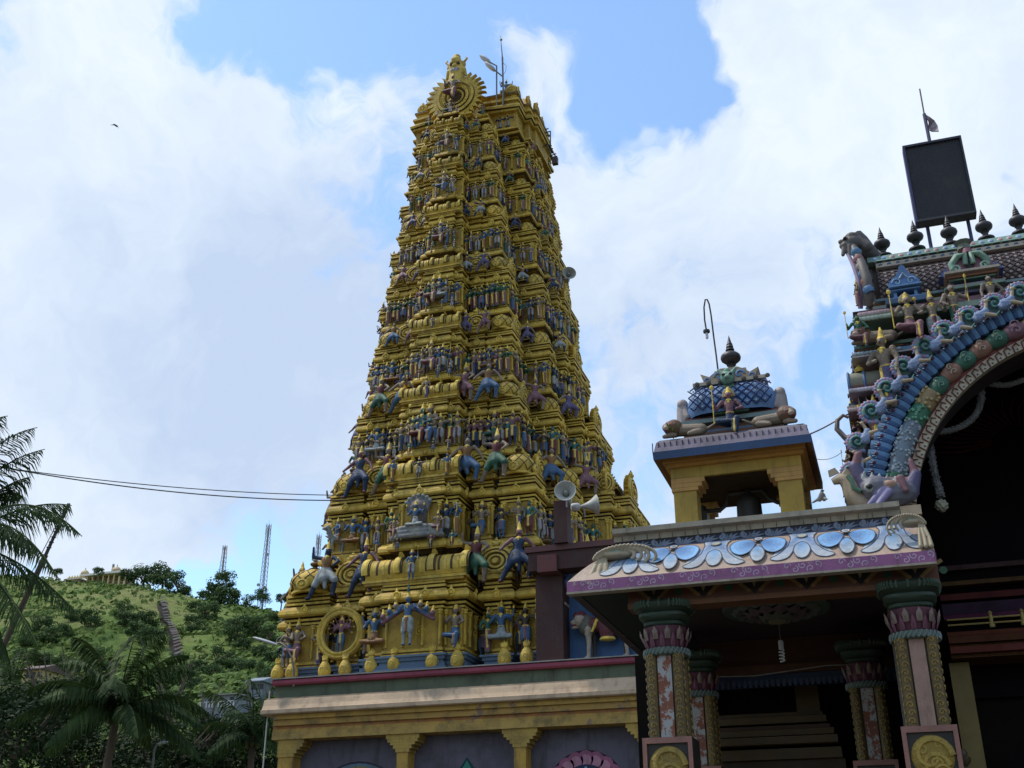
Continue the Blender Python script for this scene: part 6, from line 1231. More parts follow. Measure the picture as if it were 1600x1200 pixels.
m = MB(); rings(m, [(.29, ef + .052), (.24, ef + .20), (.18, ef + .25), (.06, ef + .26)], [(.20, .17, .22), (.15, .14, .16), (.08, .08, .08)])
for k in range(26): m.box((TX0 - .2 + .08 * k, TY0 - .27, ef + .06), (TX0 - .193 + .08 * k, TY0 - .235, ef + .19), (.06, .05, .06))
part(m, 'upper_eave', 'wall', bt)
m = MB(); zt = ef + .262
tiers = [(-.10, 0, .10, (.05, .05, .09)), (-.16, .10, .17, (.18, .09, .06)), (-.22, .17, .22, (.10, .18, .30)), (-.26, .22, .30, (.20, .10, .08)), (-.14, .30, .36, (.18, .26, .26)), (-.20, .36, .41, (.22, .08, .09))]
for e, a, b_, c in tiers: m.box((TX0 - e, TY0 - e, zt + a + .002), (TX1 + e, TY1 + e, zt + b_), c)
part(m, 'stepped_tiers', 'paint', bt)
zd = zt + .41; cxm, cym = (TX0 + TX1) / 2, (TY0 + TY1) / 2; hw = (TX1 - TX0) / 2 - .22
m = MB(); prf = [(1.0, 0), (1.05, .10), (1.04, .22), (.96, .34), (.84, .42), (.70, .46)]
vs = []; fs = []; cs = []
for r, z in prf:
    for k in range(24):
        t = 2 * math.pi * (k + .5) / 24; c_, s_ = math.cos(t), math.sin(t); vs.append((cxm + hw * r * math.copysign(abs(c_) ** .45, c_), cym + hw * r * math.copysign(abs(s_) ** .45, s_), zd + z))
for i in range(len(prf) - 1):
    for k in range(24): fs.append((i * 24 + k, i * 24 + (k + 1) % 24, (i + 1) * 24 + (k + 1) % 24, (i + 1) * 24 + k)); cs.append((.13, .24, .46))
m.add(vs, fs, cs); fr_y = lambda z: cym - hw * (1.0 + .05 * math.sin(z / .46 * math.pi)) - .012 + max(0, z - .22) * .5
for k in range(-5, 16):
    for s_ in (-1, 1):
        pts = []
        for j in range(9):
            z = .04 + .38 * j / 8; x = -hw + .12 * k + s_ * .36 * j / 8 + (.36 if s_ < 0 else 0)
            if abs(x) < hw * .95: pts.append((cxm + x, fr_y(z), zd + z))
        if len(pts) > 1: m.tube(pts, .010, (.015, .035, .12), 4, cap=False)
for k in range(9):
    for j in range(3): x = -hw * .80 + .12 * k * 1.0; m.lathe([(0, .01), (.014, .006), (.016, 0)], 6, (.34, .40, .46), Matrix.Translation((cxm + x, fr_y(.09 + .13 * j), zd + .09 + .13 * j)) @ Matrix.Rotation(rad(90), 4, 'X'))
part(m, 'lattice_dome', 'paint', bt, True)
m = MB(); m.box((cxm - hw * .82, cym - hw * .82, zd + .462), (cxm + hw * .82, cym + hw * .82, zd + .51), (.42, .36, .27)); 
for k in range(7): m.lathe([(0, .02), (.03, .015), (.035, 0)], 8, (.09, .07, .06), Matrix.Translation((cxm - hw * .72 + .16 * k, cym - hw * .83, zd + .485)) @ Matrix.Rotation(rad(90), 4, 'X'))
m.prism([(cxm - .36, zd + .51), (cxm - .36, zd + .60), (cxm - .40, zd + .70), (cxm - .28, zd + .64), (cxm - .20, zd + .70), (cxm - .12, zd + .745), (cxm + .12, zd + .745), (cxm + .20, zd + .70), (cxm + .28, zd + .64), (cxm + .40, zd + .70), (cxm + .36, zd + .60), (cxm + .36, zd + .51)], cym - .36, cym + .36, (.36, .28, .18))
m.box((cxm - .22, cym - .22, zd + .75), (cxm + .22, cym + .22, zd + .78), (.33, .31, .29)); m.box((cxm - .07, cym - .38, zd + .53), (cxm + .07, cym - .361, zd + .72), (.36, .28, .28))
for s_ in (-1, 1): m.tube([(cxm + s_ * .14 + q_[0], cym - .37, zd + .62 + q_[2]) for q_ in spiral(0, 0, .07, 1.2, 14, s_)], .016, (.10, .20, .42), 5); m.tube([(cxm + s_ * .30 + q_[0], cym - .37, zd + .58 + q_[2]) for q_ in spiral(0, 0, .05, 1.2, 14, s_)], .012, (.12, .2, .4), 5)
part(m, 'roof_cap', 'paint', bt)
o = inst(FM, 'finial', None, (cxm, cym, zd + .82), 1.05); child(o, bt)
# green horseshoe niche on the dome
m = MB(); yF = TY0 + .10
m.prism([(cxm + a, zd + b_) for a, b_ in ((-.24, -.02), (-.24, .10), (-.20, .22), (-.12, .30), (-.05, .42), (.05, .42), (.12, .30), (.20, .22), (.24, .10), (.24, -.02))], yF, yF + .25, (.11, .22, .16))
for s_ in (-1, 1):
    for rr_ in (.09, .055): m.tube([(cxm + s_ * .12 + q_[0], yF - .01, zd + .12 + q_[2]) for q_ in spiral(0, 0, rr_, 1.1, 16, s_)], .014, (.18, .32, .25), 5)
m.box((cxm - .03, yF - .006, zd + .1), (cxm + .03, yF - .001, zd + .22), (.01, .02, .02)); part(m, 'green_niche', 'paint', bt)
gh = [ell((0, 0, 0), (.10, .08, .10), (.15, .28, .21)), ell((-.05, -.07, .03), (.025, .02, .02), HAIR), ell((.05, -.07, .03), (.025, .02, .02), HAIR), ell((0, -.07, -.02), (.04, .05, .03), (.17, .3, .23)), cap((-.07, 0, .07), (-.12, 0, .14), .04, .015, (.15, .28, .21)), cap((.07, 0, .07), (.12, 0, .14), .04, .015, (.15, .28, .21)), ell((0, 0, .1), (.05, .05, .05), (.15, .28, .21))]
o = inst(fuse('niche_head', gh, .01, 'paint', 1), 'niche_head', None, (cxm, yF - .02, zd + .48), 1); child(o, bt)
sg = [cap((0, 0, 0), (0, 0, .26), .10, .08, (.36, .31, .30)), ell((0, -.02, .32), (.09, .08, .09), (.36, .31, .30)), cap((0, -.06, .24), (0, -.12, .10), .05, .04, (.36, .31, .3))]
SGM = fuse('roof_guardian', sg, .015, 'paint', 1)
for x, s_ in ((TX0 + .14, 1), (TX1 - .16, -1)): o = inst(SGM, 'roof_guardian', None, (x, TY0 + .3, zd - .05), .95, s_ * .8); child(o, bt)
gq = inst(fig('throne', 5, 'halo', .012), 'goddess_statue', None, (cxm, TY0 - .03, zt + .12), .76, 0); tag(gq, 'seated goddess statue with gold trident under the blue dome of the bell turret', 'statue')
for x, s_, lb in ((cxm - .58, 1, 'pale lion statue lying to the left of the seated goddess on the turret'), (cxm + .55, -1, 'pale lion statue lying to the right of the seated goddess on the turret')):
    o = inst(LIO, 'lion_statue', None, (x, TY0 - .06, zt + .02), (.85 * s_, .75, .8)); tag(o, lb, 'statue')
# bell and its gear
be = thing('bell', 'dark metal bell standing out against the sky inside the yellow turret', 'bell', (cxm + .06, 14.7, at(1152, 832, 14.7).z))
m = MB(); zb = .0; m.lathe([(0, .62), (.04, .62), (.05, .50), (.10, .48), (.15, .44), (.165, .36), (.17, .2), (.19, .06), (.21, .0), (.19, -.01), (.0, .05)], 24, (.03, .027, .022)); m.build('bell_body', 'dark', be, True)
m = MB(); m.tube([(-.62, 0, .34), (-.38, 0, .34), (-.30, 0, .40), (-.26, 0, .55), (.2, 0, .55), (.28, 0, .42), (.38, 0, .36), (.60, 0, .36)], .03, (.03, .025, .02), 8); m.box((-.72, -.08, -.1), (-.56, .08, .32), (.04, .03, .025)); m.box((.56, -.08, -.1), (.72, .08, .36), (.04, .03, .025)); m.build('yoke', 'dark', be)
m = MB(); m.lathe([(.06, 0), (.05, .1), (0, .14)], 10, (.03, .03, .03), Matrix.Translation((-.62, 0, .3))); m.lathe([(.06, 0), (.05, .1), (0, .14)], 10, (.03, .03, .03), Matrix.Translation((.62, 0, .34))); m.build('knob', 'dark', be, True)
# curved lamp on the turret
gl = thing('rooftop_lamp', 'tall thin gooseneck lamp rising beside the turret finial and bending back over', 'lamp', tuple(at(1122, 580, 14.9)))
p0 = at(1122, 580, 14.9); cv = [at(u_, v_, 14.9) - p0 for u_, v_ in ((1122, 580), (1119, 555), (1115, 525), (1111, 492), (1108, 475), (1105, 468), (1102, 468), (1100, 480), (1101, 500), (1104, 518))]
m = MB(); m.tube(cv, .012, (.035, .035, .04), 6); m.build('gooseneck_pole', 'dark', gl)
m = MB(); m.lathe([(.03, .03), (.05, .02), (.05, -.015), (.02, -.02)], 10, (.03, .03, .03), Matrix.Translation(cv[-1])); m.build('lamp_cap', 'dark', gl)
m = MB(); m.lathe([(.018, -.02), (.022, -.10), (.015, -.12), (0, -.12)], 8, (.55, .58, .6), Matrix.Translation(cv[-1])); m.build('bulb', 'paint', gl)
# weeds rooted on the turret corner
def sprig(loc, s_, n_, label, seed):
    r = random.Random(seed); t = thing('weed', label, 'plant', loc); m = MB()
    for k in range(n_):
        a = r.uniform(0, 6.28); d = Vector((math.cos(a), math.sin(a) * .6, r.uniform(.3, 1.2))).normalized(); L_ = s_ * r.uniform(.5, 1); b_ = d * L_ * .4; e = d * L_ + Vector((0, 0, -.15 * L_)); sd_ = d.cross(Vector((0, .3, 1))).normalized() * .12 * L_
        m.add([(0, 0, 0), tuple(b_ + sd_), tuple(e), tuple(b_ - sd_)], [(0, 1, 2), (0, 2, 3)], (.1, .1, .1))
    m.build('leaves', 'shrub', t); m = MB(); m.tube([(0, 0, -.05), (0, 0, s_ * .4)], .008, (.1, .08, .05), 5); m.build('stem', 'bark', t)
w1 = at(1052, 680, 13.9); sprig(tuple(w1), .26, 16, 'leafy green weed growing from the left corner of the turret roof', 1)
# ================================================================= signboard, flag, wires
sb = thing('signboard', 'large dark board seen from behind, raised on blue posts above the tiled roof', 'signboard', (1.75, 16.3, 9.6))
q0, q1, q2, q3 = at(1414, 222, 16.2), at(1499, 209, 16.2), at(1435, 337, 16.2), at(1524, 322, 16.2)
m = MB(); m.box((1.30, 16.2, 11.40), (2.13, 16.34, 12.78), (.018, .018, .022)); part(m, 'board', 'paint', sb)
m = MB(); m.box((1.265, 16.16, 11.36), (1.298, 16.38, 12.82), (.05, .05, .13)); m.box((2.132, 16.16, 11.36), (2.16, 16.38, 12.82), (.02, .03, .05)); m.box((1.298, 16.16, 11.36), (2.132, 16.38, 11.398), (.05, .05, .06)); m.box((1.298, 16.16, 12.782), (2.132, 16.38, 12.82), (.03, .03, .05)); part(m, 'board_frame', 'paint', sb)  # left edge lighter and bluer: its lit side is put into the colour
for x, y in ((1.44, 16.4), (1.70, 16.42), (2.04, 16.4)): m = MB(); m.tube([(x, y, 9.7), (x, y, 12.6)], .028, (.04, .05, .14), 8); part(m, 'post', 'paint', sb)
m = MB(); m.tube([(1.55, 16.9, 9.7), (1.44, 16.45, 11.2)], .02, (.06, .07, .14), 6); part(m, 'brace', 'paint', sb)
fp_ = thing('flagpole', 'thin pole with a small faded flag above the dark signboard', 'flagpole', (1.70, 16.5, 12.4)); pf0, pf1, pf2 = at(1452, 216, 16.5), at(1444, 178, 16.5), at(1437, 139, 16.5)
m = MB(); m.tube([(pf0.x, 16.5, 12.3), pf1], .028, (.08, .08, .14), 8); m.tube([pf1, pf2], .012, (.14, .11, .09), 6); part(m, 'pole', 'paint', fp_)
m = MB(); fl = [at(1443, 177, 16.5), at(1452, 182, 16.47), at(1460, 188, 16.53), at(1465, 196, 16.5), at(1467, 205, 16.45), at(1456, 205, 16.5), at(1450, 202, 16.55), at(1451, 190, 16.5)]
m.add([tuple(p_) for p_ in fl], [(0, 1, 7), (1, 2, 7), (2, 6, 7), (2, 3, 6), (3, 5, 6), (3, 4, 5)], [(.4, .3, .33), (.3, .2, .24), (.25, .18, .2), (.4, .33, .35), (.28, .2, .24), (.35, .28, .3)])
m.add([tuple(p_ + Vector((0, .02, 0))) for p_ in fl], [(0, 7, 1), (1, 7, 2), (2, 7, 6), (2, 6, 3), (3, 6, 5), (3, 5, 4)], (.3, .22, .25)); part(m, 'flag', 'paint', fp_)
def wire(name, pts, r, label, sag=0, mat='dark', cat='wire', group=None):
    a, b_ = Vector(pts[0]), Vector(pts[-1]); n_ = 24; m = MB(); m.tube([a.lerp(b_, i / n_) - Vector((0, 0, sag * 4 * (i / n_) * (1 - i / n_))) for i in range(n_ + 1)], r, (.03, .03, .03), 5); o = m.build(name, mat); return tag(o, label, cat, group)
wire('cable', (at(1256, 682, 14.2), at(1318, 650, 14.2)), .011, 'black cable stretched from the turret roof up to the hall', .02)
wire('cable', (at(1262, 712, 14.3), at(1316, 706, 14.2)), .004, 'thin slack grey wire between turret and hall, below the black cable', .08)
# ================================================================= hill behind
HB, HC = 215.0, 450.0
crest_px = [(-500, 900), (-200, 898), (0, 897), (95, 904), (150, 908), (200, 912), (240, 922), (290, 934), (340, 944), (400, 950), (440, 955), (520, 975), (650, 1010), (800, 1060), (1000, 1130), (1400, 1200)]
cpt = [at(u_, v_, HC) for u_, v_ in crest_px]
def crest_z(xr):      # xr: x scaled to the crest distance
    for a, b_ in zip(cpt, cpt[1:]):
        if a.x <= xr <= b_.x: t = (xr - a.x) / (b_.x - a.x); return a.z + (b_.z - a.z) * t
    return cpt[0].z if xr < cpt[0].x else cpt[-1].z
from mathutils import noise as mn
def hill_z(x, y):
    xr = x * HC / max(y, 60.0); cz_ = crest_z(xr); bz = 1.6 + (HB) * .163
    if y < 60: return -.5
    if y < HB: t = (y - 60) / (HB - 60); z = bz * t * t
    elif y < HC: t = (y - HB) / (HC - HB); z = bz + (max(cz_, bz) - bz) * (t ** .93)
    else: z = max(cz_, bz) - (y - HC) * .25
    k = min(1, max(0, (y - 90) / 120)) * (1 if y < HC - 40 else .35)
    return z + k * (mn.noise(Vector((x * .012, y * .012, 1))) * 9 + mn.noise(Vector((x * .05, y * .05, 3))) * 2.2)
def on_hill(u_, v_):
    lo = None; y = 80.0
    while y < 700:
        p_ = at(u_, v_, y)
        if hill_z(p_.x, p_.y) > p_.z: return Vector((p_.x, p_.y, hill_z(p_.x, p_.y)))
        y += 1.5
    p_ = at(u_, v_, HC - 4); return Vector((p_.x, p_.y, hill_z(p_.x, p_.y)))
m = MB(); NX, NY = 150, 90; vs = []
for j in range(NY + 1):
    y = 62 + (620 - 62) * (j / NY)
    for i in range(NX + 1):
        x = (-1.15 + 1.35 * i / NX) * y; vs.append((x, y, hill_z(x, y)))
m.add(vs, [(j * (NX + 1) + i, j * (NX + 1) + i + 1, (j + 1) * (NX + 1) + i + 1, (j + 1) * (NX + 1) + i) for j in range(NY) for i in range(NX)], (.1, .15, .04))
hm_, hb_ = mat_base('hill_grass', .95, .05); v_ = vec_of(hm_, 'world')
c = mramp(hm_, mnoise(hm_, v_, .022, 6, .65), [(.35, (.08, .135, .04)), (.48, (.17, .235, .07)), (.6, (.25, .26, .11)), (.75, (.11, .175, .05))])
c = mmix(hm_, 1.0, c, mramp(hm_, mnoise(hm_, v_, .35, 8, .75), [(.3, (.55, .6, .55)), (.7, (1.35, 1.3, 1.2))]), 'MULTIPLY')
hm_.node_tree.links.new(c, hb_.inputs['Base Color']); mbump(hm_, hb_, mnoise(hm_, v_, .8, 8, .8), 1.0, 1.6)
hill = m.build('hillside', hm_, smooth=True); hill['kind'] = 'structure'
# leaf clouds
def crown_mesh(name, seed, blobs, per, size, leaf, mat, flat=1.0, spread=1.0):
    r = random.Random(seed); m = MB()
    for b_ in range(blobs):
        a = r.uniform(0, 6.28); zz = r.uniform(-.55, .8); rad_ = math.sqrt(max(0, 1 - zz * zz)) * r.uniform(.35, .85) * spread
        c = Vector((math.cos(a) * rad_ * size, math.sin(a) * rad_ * size, zz * size * .75 * flat)); br = size * r.uniform(.24, .46)
        for k in range(per):
            d = Vector((r.gauss(0, 1), r.gauss(0, 1), r.gauss(0, 1) * .8)); d.normalize(); p_ = c + d * br * r.uniform(.55, 1.08); p_.z = c.z + (p_.z - c.z) * .8
            n = (d + Vector((r.uniform(-.7, .7), r.uniform(-.7, .7), r.uniform(-.3, .9)))).normalized(); t = n.orthogonal().normalized(); t = Matrix.Rotation(r.uniform(0, 6.28), 3, n) @ t; b2 = n.cross(t); s_ = leaf * r.uniform(.6, 1.3)
            m.add([p_ - t * s_, p_ + b2 * s_ * .45, p_ + t * s_, p_ - b2 * s_ * .45], [(0, 1, 2, 3)], (.1, .1, .1))
    return take(m.build(name, mat))
def trunk_mesh(seed, h, r0, limbs=5):
    r = random.Random(seed); m = MB(); m.tube([(0, 0, -h), (r.uniform(-.2, .2), 0, -h * .5), (0, 0, 0)], [r0, r0 * .8, r0 * .55], (.1, .08, .06), 7)
    for k in range(limbs): a = 6.28 * k / limbs + r.random(); m.tube([(0, 0, -h * .12), (math.cos(a) * h * .16, math.sin(a) * h * .16, h * .08), (math.cos(a) * h * .3, math.sin(a) * h * .3, h * .24)], [r0 * .5, r0 * .35, r0 * .12], (.1, .08, .06), 5)
    return take(m.build('trunk', 'bark'))
HCM = [crown_mesh('crown', 20 + i, 18, 90, 1.0, .085, 'hilltree', [.8, 1.0, 1.25, .7][i]) for i in range(4)]
HTM = trunk_mesh(5, 1.6, .09)
def tree(name, loc, s_, label, crowns, trunk, group=None, rz=0.0, sz=1.0, cat='tree', tz=1.0):
    t = thing(name, label, cat, loc, group); o = inst(crowns, 'crown', t, (0, 0, 0), (s_, s_, s_ * sz), rz); o = inst(trunk, 'trunk', t, (0, 0, 0), (s_, s_, s_ * tz)); return t
rt = random.Random(4)
big = [(225, 905, 9, 'round dark tree cluster right of the hilltop temple'), (255, 902, 8.5, 'tallest crown of the cluster beside the hilltop temple'), (278, 915, 7.5, 'dark tree at the right end of the hilltop cluster'), (90, 893, 3.0, 'lone small tree at the left end of the hilltop temple'), (154, 893, 3.2, 'small round tree in front of the hilltop temple colonnade'), (198, 900, 4.2, 'low tree touching the right end of the hilltop temple'),
       (346, 912, 8, 'tall dark tree below the small radio mast'), (356, 935, 9, 'broad dark tree under the small mast tree'), (332, 935, 7, 'left neighbour of the broad tree below the small mast'), (411, 932, 4.6, 'compact dark tree hiding the foot of the tall radio mast'), (390, 944, 5, 'low tree left of the tall mast foot'), (440, 935, 4, 'airy tree on the skyline beside the gold tower')]
for i, (u_, v_, s_, lb) in enumerate(big): p_ = at(u_, v_, HC - 6 - (i % 3) * 3); tree('hill_tree', tuple(p_), s_ * .95, lb, HCM[i % 4], HTM, None, rt.random() * 6)
mid = [(305, 950), (322, 965), (300, 985), (215, 990), (235, 1005), (228, 975), (190, 960), (200, 975), (370, 985), (395, 990), (420, 1000), (380, 1010), (405, 1020), (365, 1000), (345, 1040), (310, 1045), (330, 1055), (380, 1050), (410, 1055), (425, 1035), (290, 1050), (60, 985), (75, 1000), (45, 1005), (100, 990), (140, 975), (110, 965), (60, 1040), (80, 1055), (95, 1045), (150, 1045), (255, 1060), (270, 1075), (230, 1070), (30, 1030), (15, 1060), (425, 970), (300, 1075), (430, 1075), (180, 1075), (120, 1075)]
for i, (u_, v_) in enumerate(mid):
    p_ = on_hill(u_, v_ + 6); s_ = rt.uniform(3.2, 6.0) * (p_.y / 400) ** .5
    side = 'left of the stairway' if u_ < 245 else 'right of the stairway'; hgt = 'upper' if v_ < 980 else 'middle' if v_ < 1030 else 'lowest'; rg = 'far left, ' if u_ < 105 else 'near the gold tower, ' if u_ > 385 else ''
    tree('hill_tree', (p_.x, p_.y, p_.z + s_ * .55), s_, 'bushy green tree on the %s slope, %s%s' % (hgt, rg, side), HCM[i % 4], HTM, 'trees on the %s slope, %s%s' % (hgt, rg, side), rt.random() * 6, rt.uniform(.8, 1.1))
m = MB(); ru = random.Random(9)
for k in range(5200):
    u_ = ru.uniform(-20, 470); v_ = ru.uniform(915, 1085); y = ru.uniform(HB - 30, HC - 3); xw = at(u_, v_, 1).x; x = xw * y
    if mn.noise(Vector((x * .02, y * .02, 7))) < -.02 and ru.random() < .75: continue
    z = hill_z(x, y); s_ = ru.uniform(.6, 2.0)
    for j in range(7):
        d = Vector((ru.gauss(0, 1), ru.gauss(0, 1), abs(ru.gauss(0, 1)))).normalized(); c = Vector((x, y, z + .2)) + d * s_ * .8; t = d.orthogonal().normalized(); b_ = d.cross(t); q = s_ * .55
        m.add([c - t * q, c - b_ * q * .7, c + t * q, c + b_ * q * .7], [(0, 1, 2, 3)], (.1, .1, .1))
o = m.build('undergrowth', 'shrub'); tag(o, 'low green scrub and tall grass covering the hillside', 'scrub', None, 'stuff')
# covered stairway up the hill
st_ = thing('hillside_stairway', 'narrow reddish covered stairway climbing straight up the green hill', 'stairway', tuple(on_hill(262, 985)))
P0, P1 = on_hill(276, 1036), on_hill(253, 942)
m = MB(); m2 = MB(); ns = 26
for k in range(ns):
    t = (k + .5) / ns; p_ = P0.lerp(P1, t) + Vector((math.sin(t * 5) * .3, 0, 0)); z = hill_z(p_.x, p_.y); ln = (P1.y - P0.y) / ns
    o_ = Vector((0, 0, 0)); m.add([(p_.x + sx * .8 + o_.x * 0, yy, zz + 2.3 + (.35 if sx == 0 else 0)) for yy, zz in ((p_.y - ln * .52, hill_z(p_.x, p_.y - ln * .5)), (p_.y + ln * .52, hill_z(p_.x, p_.y + ln * .5))) for sx in (-1, 0, 1)], [(0, 1, 4, 3), (1, 2, 5, 4)], (.065, .035, .026) if k % 4 else (.09, .075, .065))
    m2.box((p_.x - .7, p_.y - ln * .55, z - 4), (p_.x + 1.5, p_.y + ln * .55, z + .7), (.10, .08, .06))
part(m, 'roof', 'paint', st_); part(m2, 'steps', 'paint', st_)
# hilltop temple
htc = at(150, 910, HC - 2); ht = thing('hilltop_temple', 'small pale yellow temple with a colonnade and little domes on the hilltop', 'temple', tuple(htc)); px_ = .262; YH = HC - 2
hy_, cr_, rf_ = (.75, .62, .30), (.80, .76, .66), (.45, .36, .24)
xa, xb = at(128, 912, YH).x, at(194, 912, YH).x; z0_, z1_ = at(160, 917, YH).z, at(160, 897, YH).z
m = MB(); m.box((xa, YH + 3, z0_ - 4), (xb, YH + 8, z1_), (.30, .22, .10)); m.box((xa, YH, z0_ - 6), (xb + .5, YH + 8, z0_ + .5), (.4, .34, .18)); part(m, 'wall', 'paint', ht)
for k in range(8): x = xa + 2.5 + (xb - xa - 3) * k / 7; m = MB(); m.box((x - .3, YH + .1, z0_ + .5), (x + .3, YH + .7, z1_ - .2), hy_); part(m, 'column', 'paint', ht)
m = MB(); m.box((xa - 1, YH - 1.6, z1_ - .5), (xb + 1, YH + 8.5, z1_ + .5), cr_); m.box((xa - .2, YH + .5, z1_ + .502), (xb + .3, YH + 8, z1_ + 1.0), (.34, .14, .09)); part(m, 'roof', 'paint', ht)
for u_, s_ in ((132, 1.15), (181, 1.2)):
    p_ = at(u_, 900, YH + 4); m = MB(); m.box((p_.x - 1.5 * s_, YH + 2.5, z1_ + .5), (p_.x + 1.5 * s_, YH + 5.5, z1_ + 2.0), hy_); m.lathe([(1.5 * s_, 0), (1.8 * s_, .5), (1.6 * s_, 1.3), (1.0 * s_, 2.0), (.3, 2.4), (.2, 3.2), (0, 3.6)], 12, (.50, .42, .26), Matrix.Translation((p_.x, YH + 4, z1_ + 2.0))); part(m, 'dome', 'paint', ht, True)
ha2 = thing('hilltop_pavilion', 'low cream pavilion with yellow parapet left of the hilltop temple', 'pavilion', tuple(at(113, 908, YH)))
xc_, xd_ = at(103, 908, YH - 4).x, at(124, 908, YH - 4).x; zb_ = at(113, 910, YH - 4).z
m = MB(); m.box((xc_, YH - 4, zb_ - 3), (xd_, YH + 2, zb_ + 1.2), (.30, .22, .15)); part(m, 'wall', 'paint', ha2)
m = MB(); m.box((xc_ - .6, YH - 5, zb_ + 1.2), (xd_ + .6, YH + 2.5, zb_ + 1.8), (.58, .5, .42)); part(m, 'roof', 'paint', ha2)
m = MB()
for k in range(5): m.lathe([(.8, 0), (.9, .6), (.4, 1.4), (0, 2.2)], 8, (.55, .45, .22), Matrix.Translation((xc_ + .8 + (xd_ - xc_ - 1.6) * k / 4, YH - 3, zb_ + 1.8)))
part(m, 'parapet', 'paint', ha2, True)
# radio masts
def mast(u_, vb, vt, Y, wd, label, dishes, name='radio_mast'):
    p0_, p1_ = at(u_, vb, Y), at(u_, vt, Y); h = p1_.z - p0_.z; t = thing(name, label, 'radio mast', (p0_.x, Y, p0_.z)); m = MB(); n_ = max(4, int(h / 2.0)); lg = (.34, .33, .33)
    W = lambda z: wd * (1 - .45 * z / h) / 2
    for sx, sy in ((-1, -1), (1, -1), (1, 1), (-1, 1)): m.tube([(sx * W(0), sy * W(0), 0), (sx * W(h), sy * W(h), h)], .15, lg if sx < 0 else (.30, .12, .10), 4)
    for k in range(n_):
        z, z2 = h * k / n_, h * (k + 1) / n_
        for (a, b_) in (((-1, -1), (1, -1)), ((1, -1), (1, 1)), ((1, 1), (-1, 1)), ((-1, 1), (-1, -1))):
            m.tube([(a[0] * W(z), a[1] * W(z), z), (b_[0] * W(z2), b_[1] * W(z2), z2)], .09, lg, 3, cap=False); m.tube([(a[0] * W(z2), a[1] * W(z2), z2), (b_[0] * W(z2), b_[1] * W(z2), z2)], .05, lg, 3, cap=False)
    m.tube([(0, 0, 0), (0, 0, h * .97)], .16, (.22, .22, .23), 5); part_local(m, 'lattice', t)
    for (fz, fx) in dishes: m = MB(); m.lathe([(0, 0), (.7, .2), (.75, .5), (.6, .3)], 12, (.55, .56, .58), Matrix.Translation((fx, -.8, h * fz)) @ Matrix.Rotation(rad(100), 4, 'X')); m.tube([(0, 0, h * fz), (fx, -.7, h * fz)], .07, (.3, .3, .3), 4); part_local(m, 'dish', t)
    m = MB(); 
    for k in range(7): a = rad(51 * k); m.tube([(math.cos(a) * wd * .5, math.sin(a) * wd * .5, h * .88), (math.cos(a) * wd * .5, math.sin(a) * wd * .5, h * 1.02)], .07, (.4, .4, .42), 4); m.tube([(0, 0, h * .93), (math.cos(a) * wd * .5, math.sin(a) * wd * .5, h * .93)], .05, (.3, .3, .3), 3)
    for k in range(5): z = h * (.2 + .14 * k); m.tube([(wd * .7, 0, z), (wd * .7, 0, z + h * .06)], .06, (.4, .4, .42), 4); m.tube([(0, 0, z + .4), (wd * .7, 0, z + .4)], .05, (.3, .3, .3), 3)
    m.tube([(0, 0, h * .97), (0, 0, h * 1.06)], .06, (.3, .3, .3), 4); part_local(m, 'antenna', t)
def part_local(m, name, t, mat='paint', smooth=False): o = m.build(name, mat, t, smooth); return o
mast(408, 948, 822, 446, 2.6, 'tallest lattice radio mast with dishes rising from the ridge', [(.62, 1.6), (.22, 1.7), (.26, -1.9)])
mast(346, 905, 854, 452, 2.3, 'shorter lattice radio mast standing behind the dark ridge tree', [(.15, -1.6)])
mast(489, 965, 838, 446, 2.4, 'radio mast half hidden behind the left edge of the gold tower', [(.7, -1.5)])
mast(174, 905, 882, 520, 1.2, 'faint distant mast behind the hilltop temple roof', [])
# houses at the foot of the hill
def house(u0, u1, vb, vt, Y, wallc, roofc, label, rail=False):
    a, b_ = at(u0, vb, Y), at(u1, vb, Y); zt = at(u0, vt, Y).z; t = thing('house', label, 'house', ((a.x + b_.x) / 2, Y, a.z)); zb_ = a.z - 6
    m = MB(); m.box((a.x, Y, zb_), (b_.x, Y + 6, zt), wallc); part(m, 'wall', 'paint', t)
    m = MB(); m.prism([(Y - .8, zt - .1), (Y - .8, zt + .1), (Y + 3, zt + (.3 if rail else 1.4)), (Y + 6.6, zt + .1), (Y + 6.6, zt - .1)], a.x - .5, b_.x + .5, roofc, 'x'); part(m, 'roof', 'paint', t)
    for k in range(3): x = a.x + (b_.x - a.x) * (k + .6) / 3.3; m = MB(); m.box((x, Y - .05, zt - 1.6), (x + .9, Y + .05, zt - .5), (.03, .035, .04)); part(m, 'window', 'paint', t)
    if rail:
        m = MB()
        for k in range(12): x = a.x + (b_.x - a.x) * (k + .5) / 12; m.box((x - .12, Y - .9, a.z - .2), (x + .12, Y - .75, a.z + .8), (.55, .55, .53))
        m.box((a.x, Y - .92, a.z + .8), (b_.x, Y - .72, a.z + .95), (.5, .5, .48)); part(m, 'balustrade', 'paint', t)
house(314, 370, 1106, 1088, 200, (.22, .24, .28), (.28, .26, .25), 'long grey house with a white balustrade at the foot of the hill', True)
house(388, 410, 1078, 1066, 210, (.16, .18, .2), (.18, .22, .26), 'tiny blue-roofed house beside the tower, below the hill')
house(32, 62, 1072, 1048, 185, (.36, .28, .10), (.10, .06, .045), 'small yellow house with brown roof behind the leaning pole')
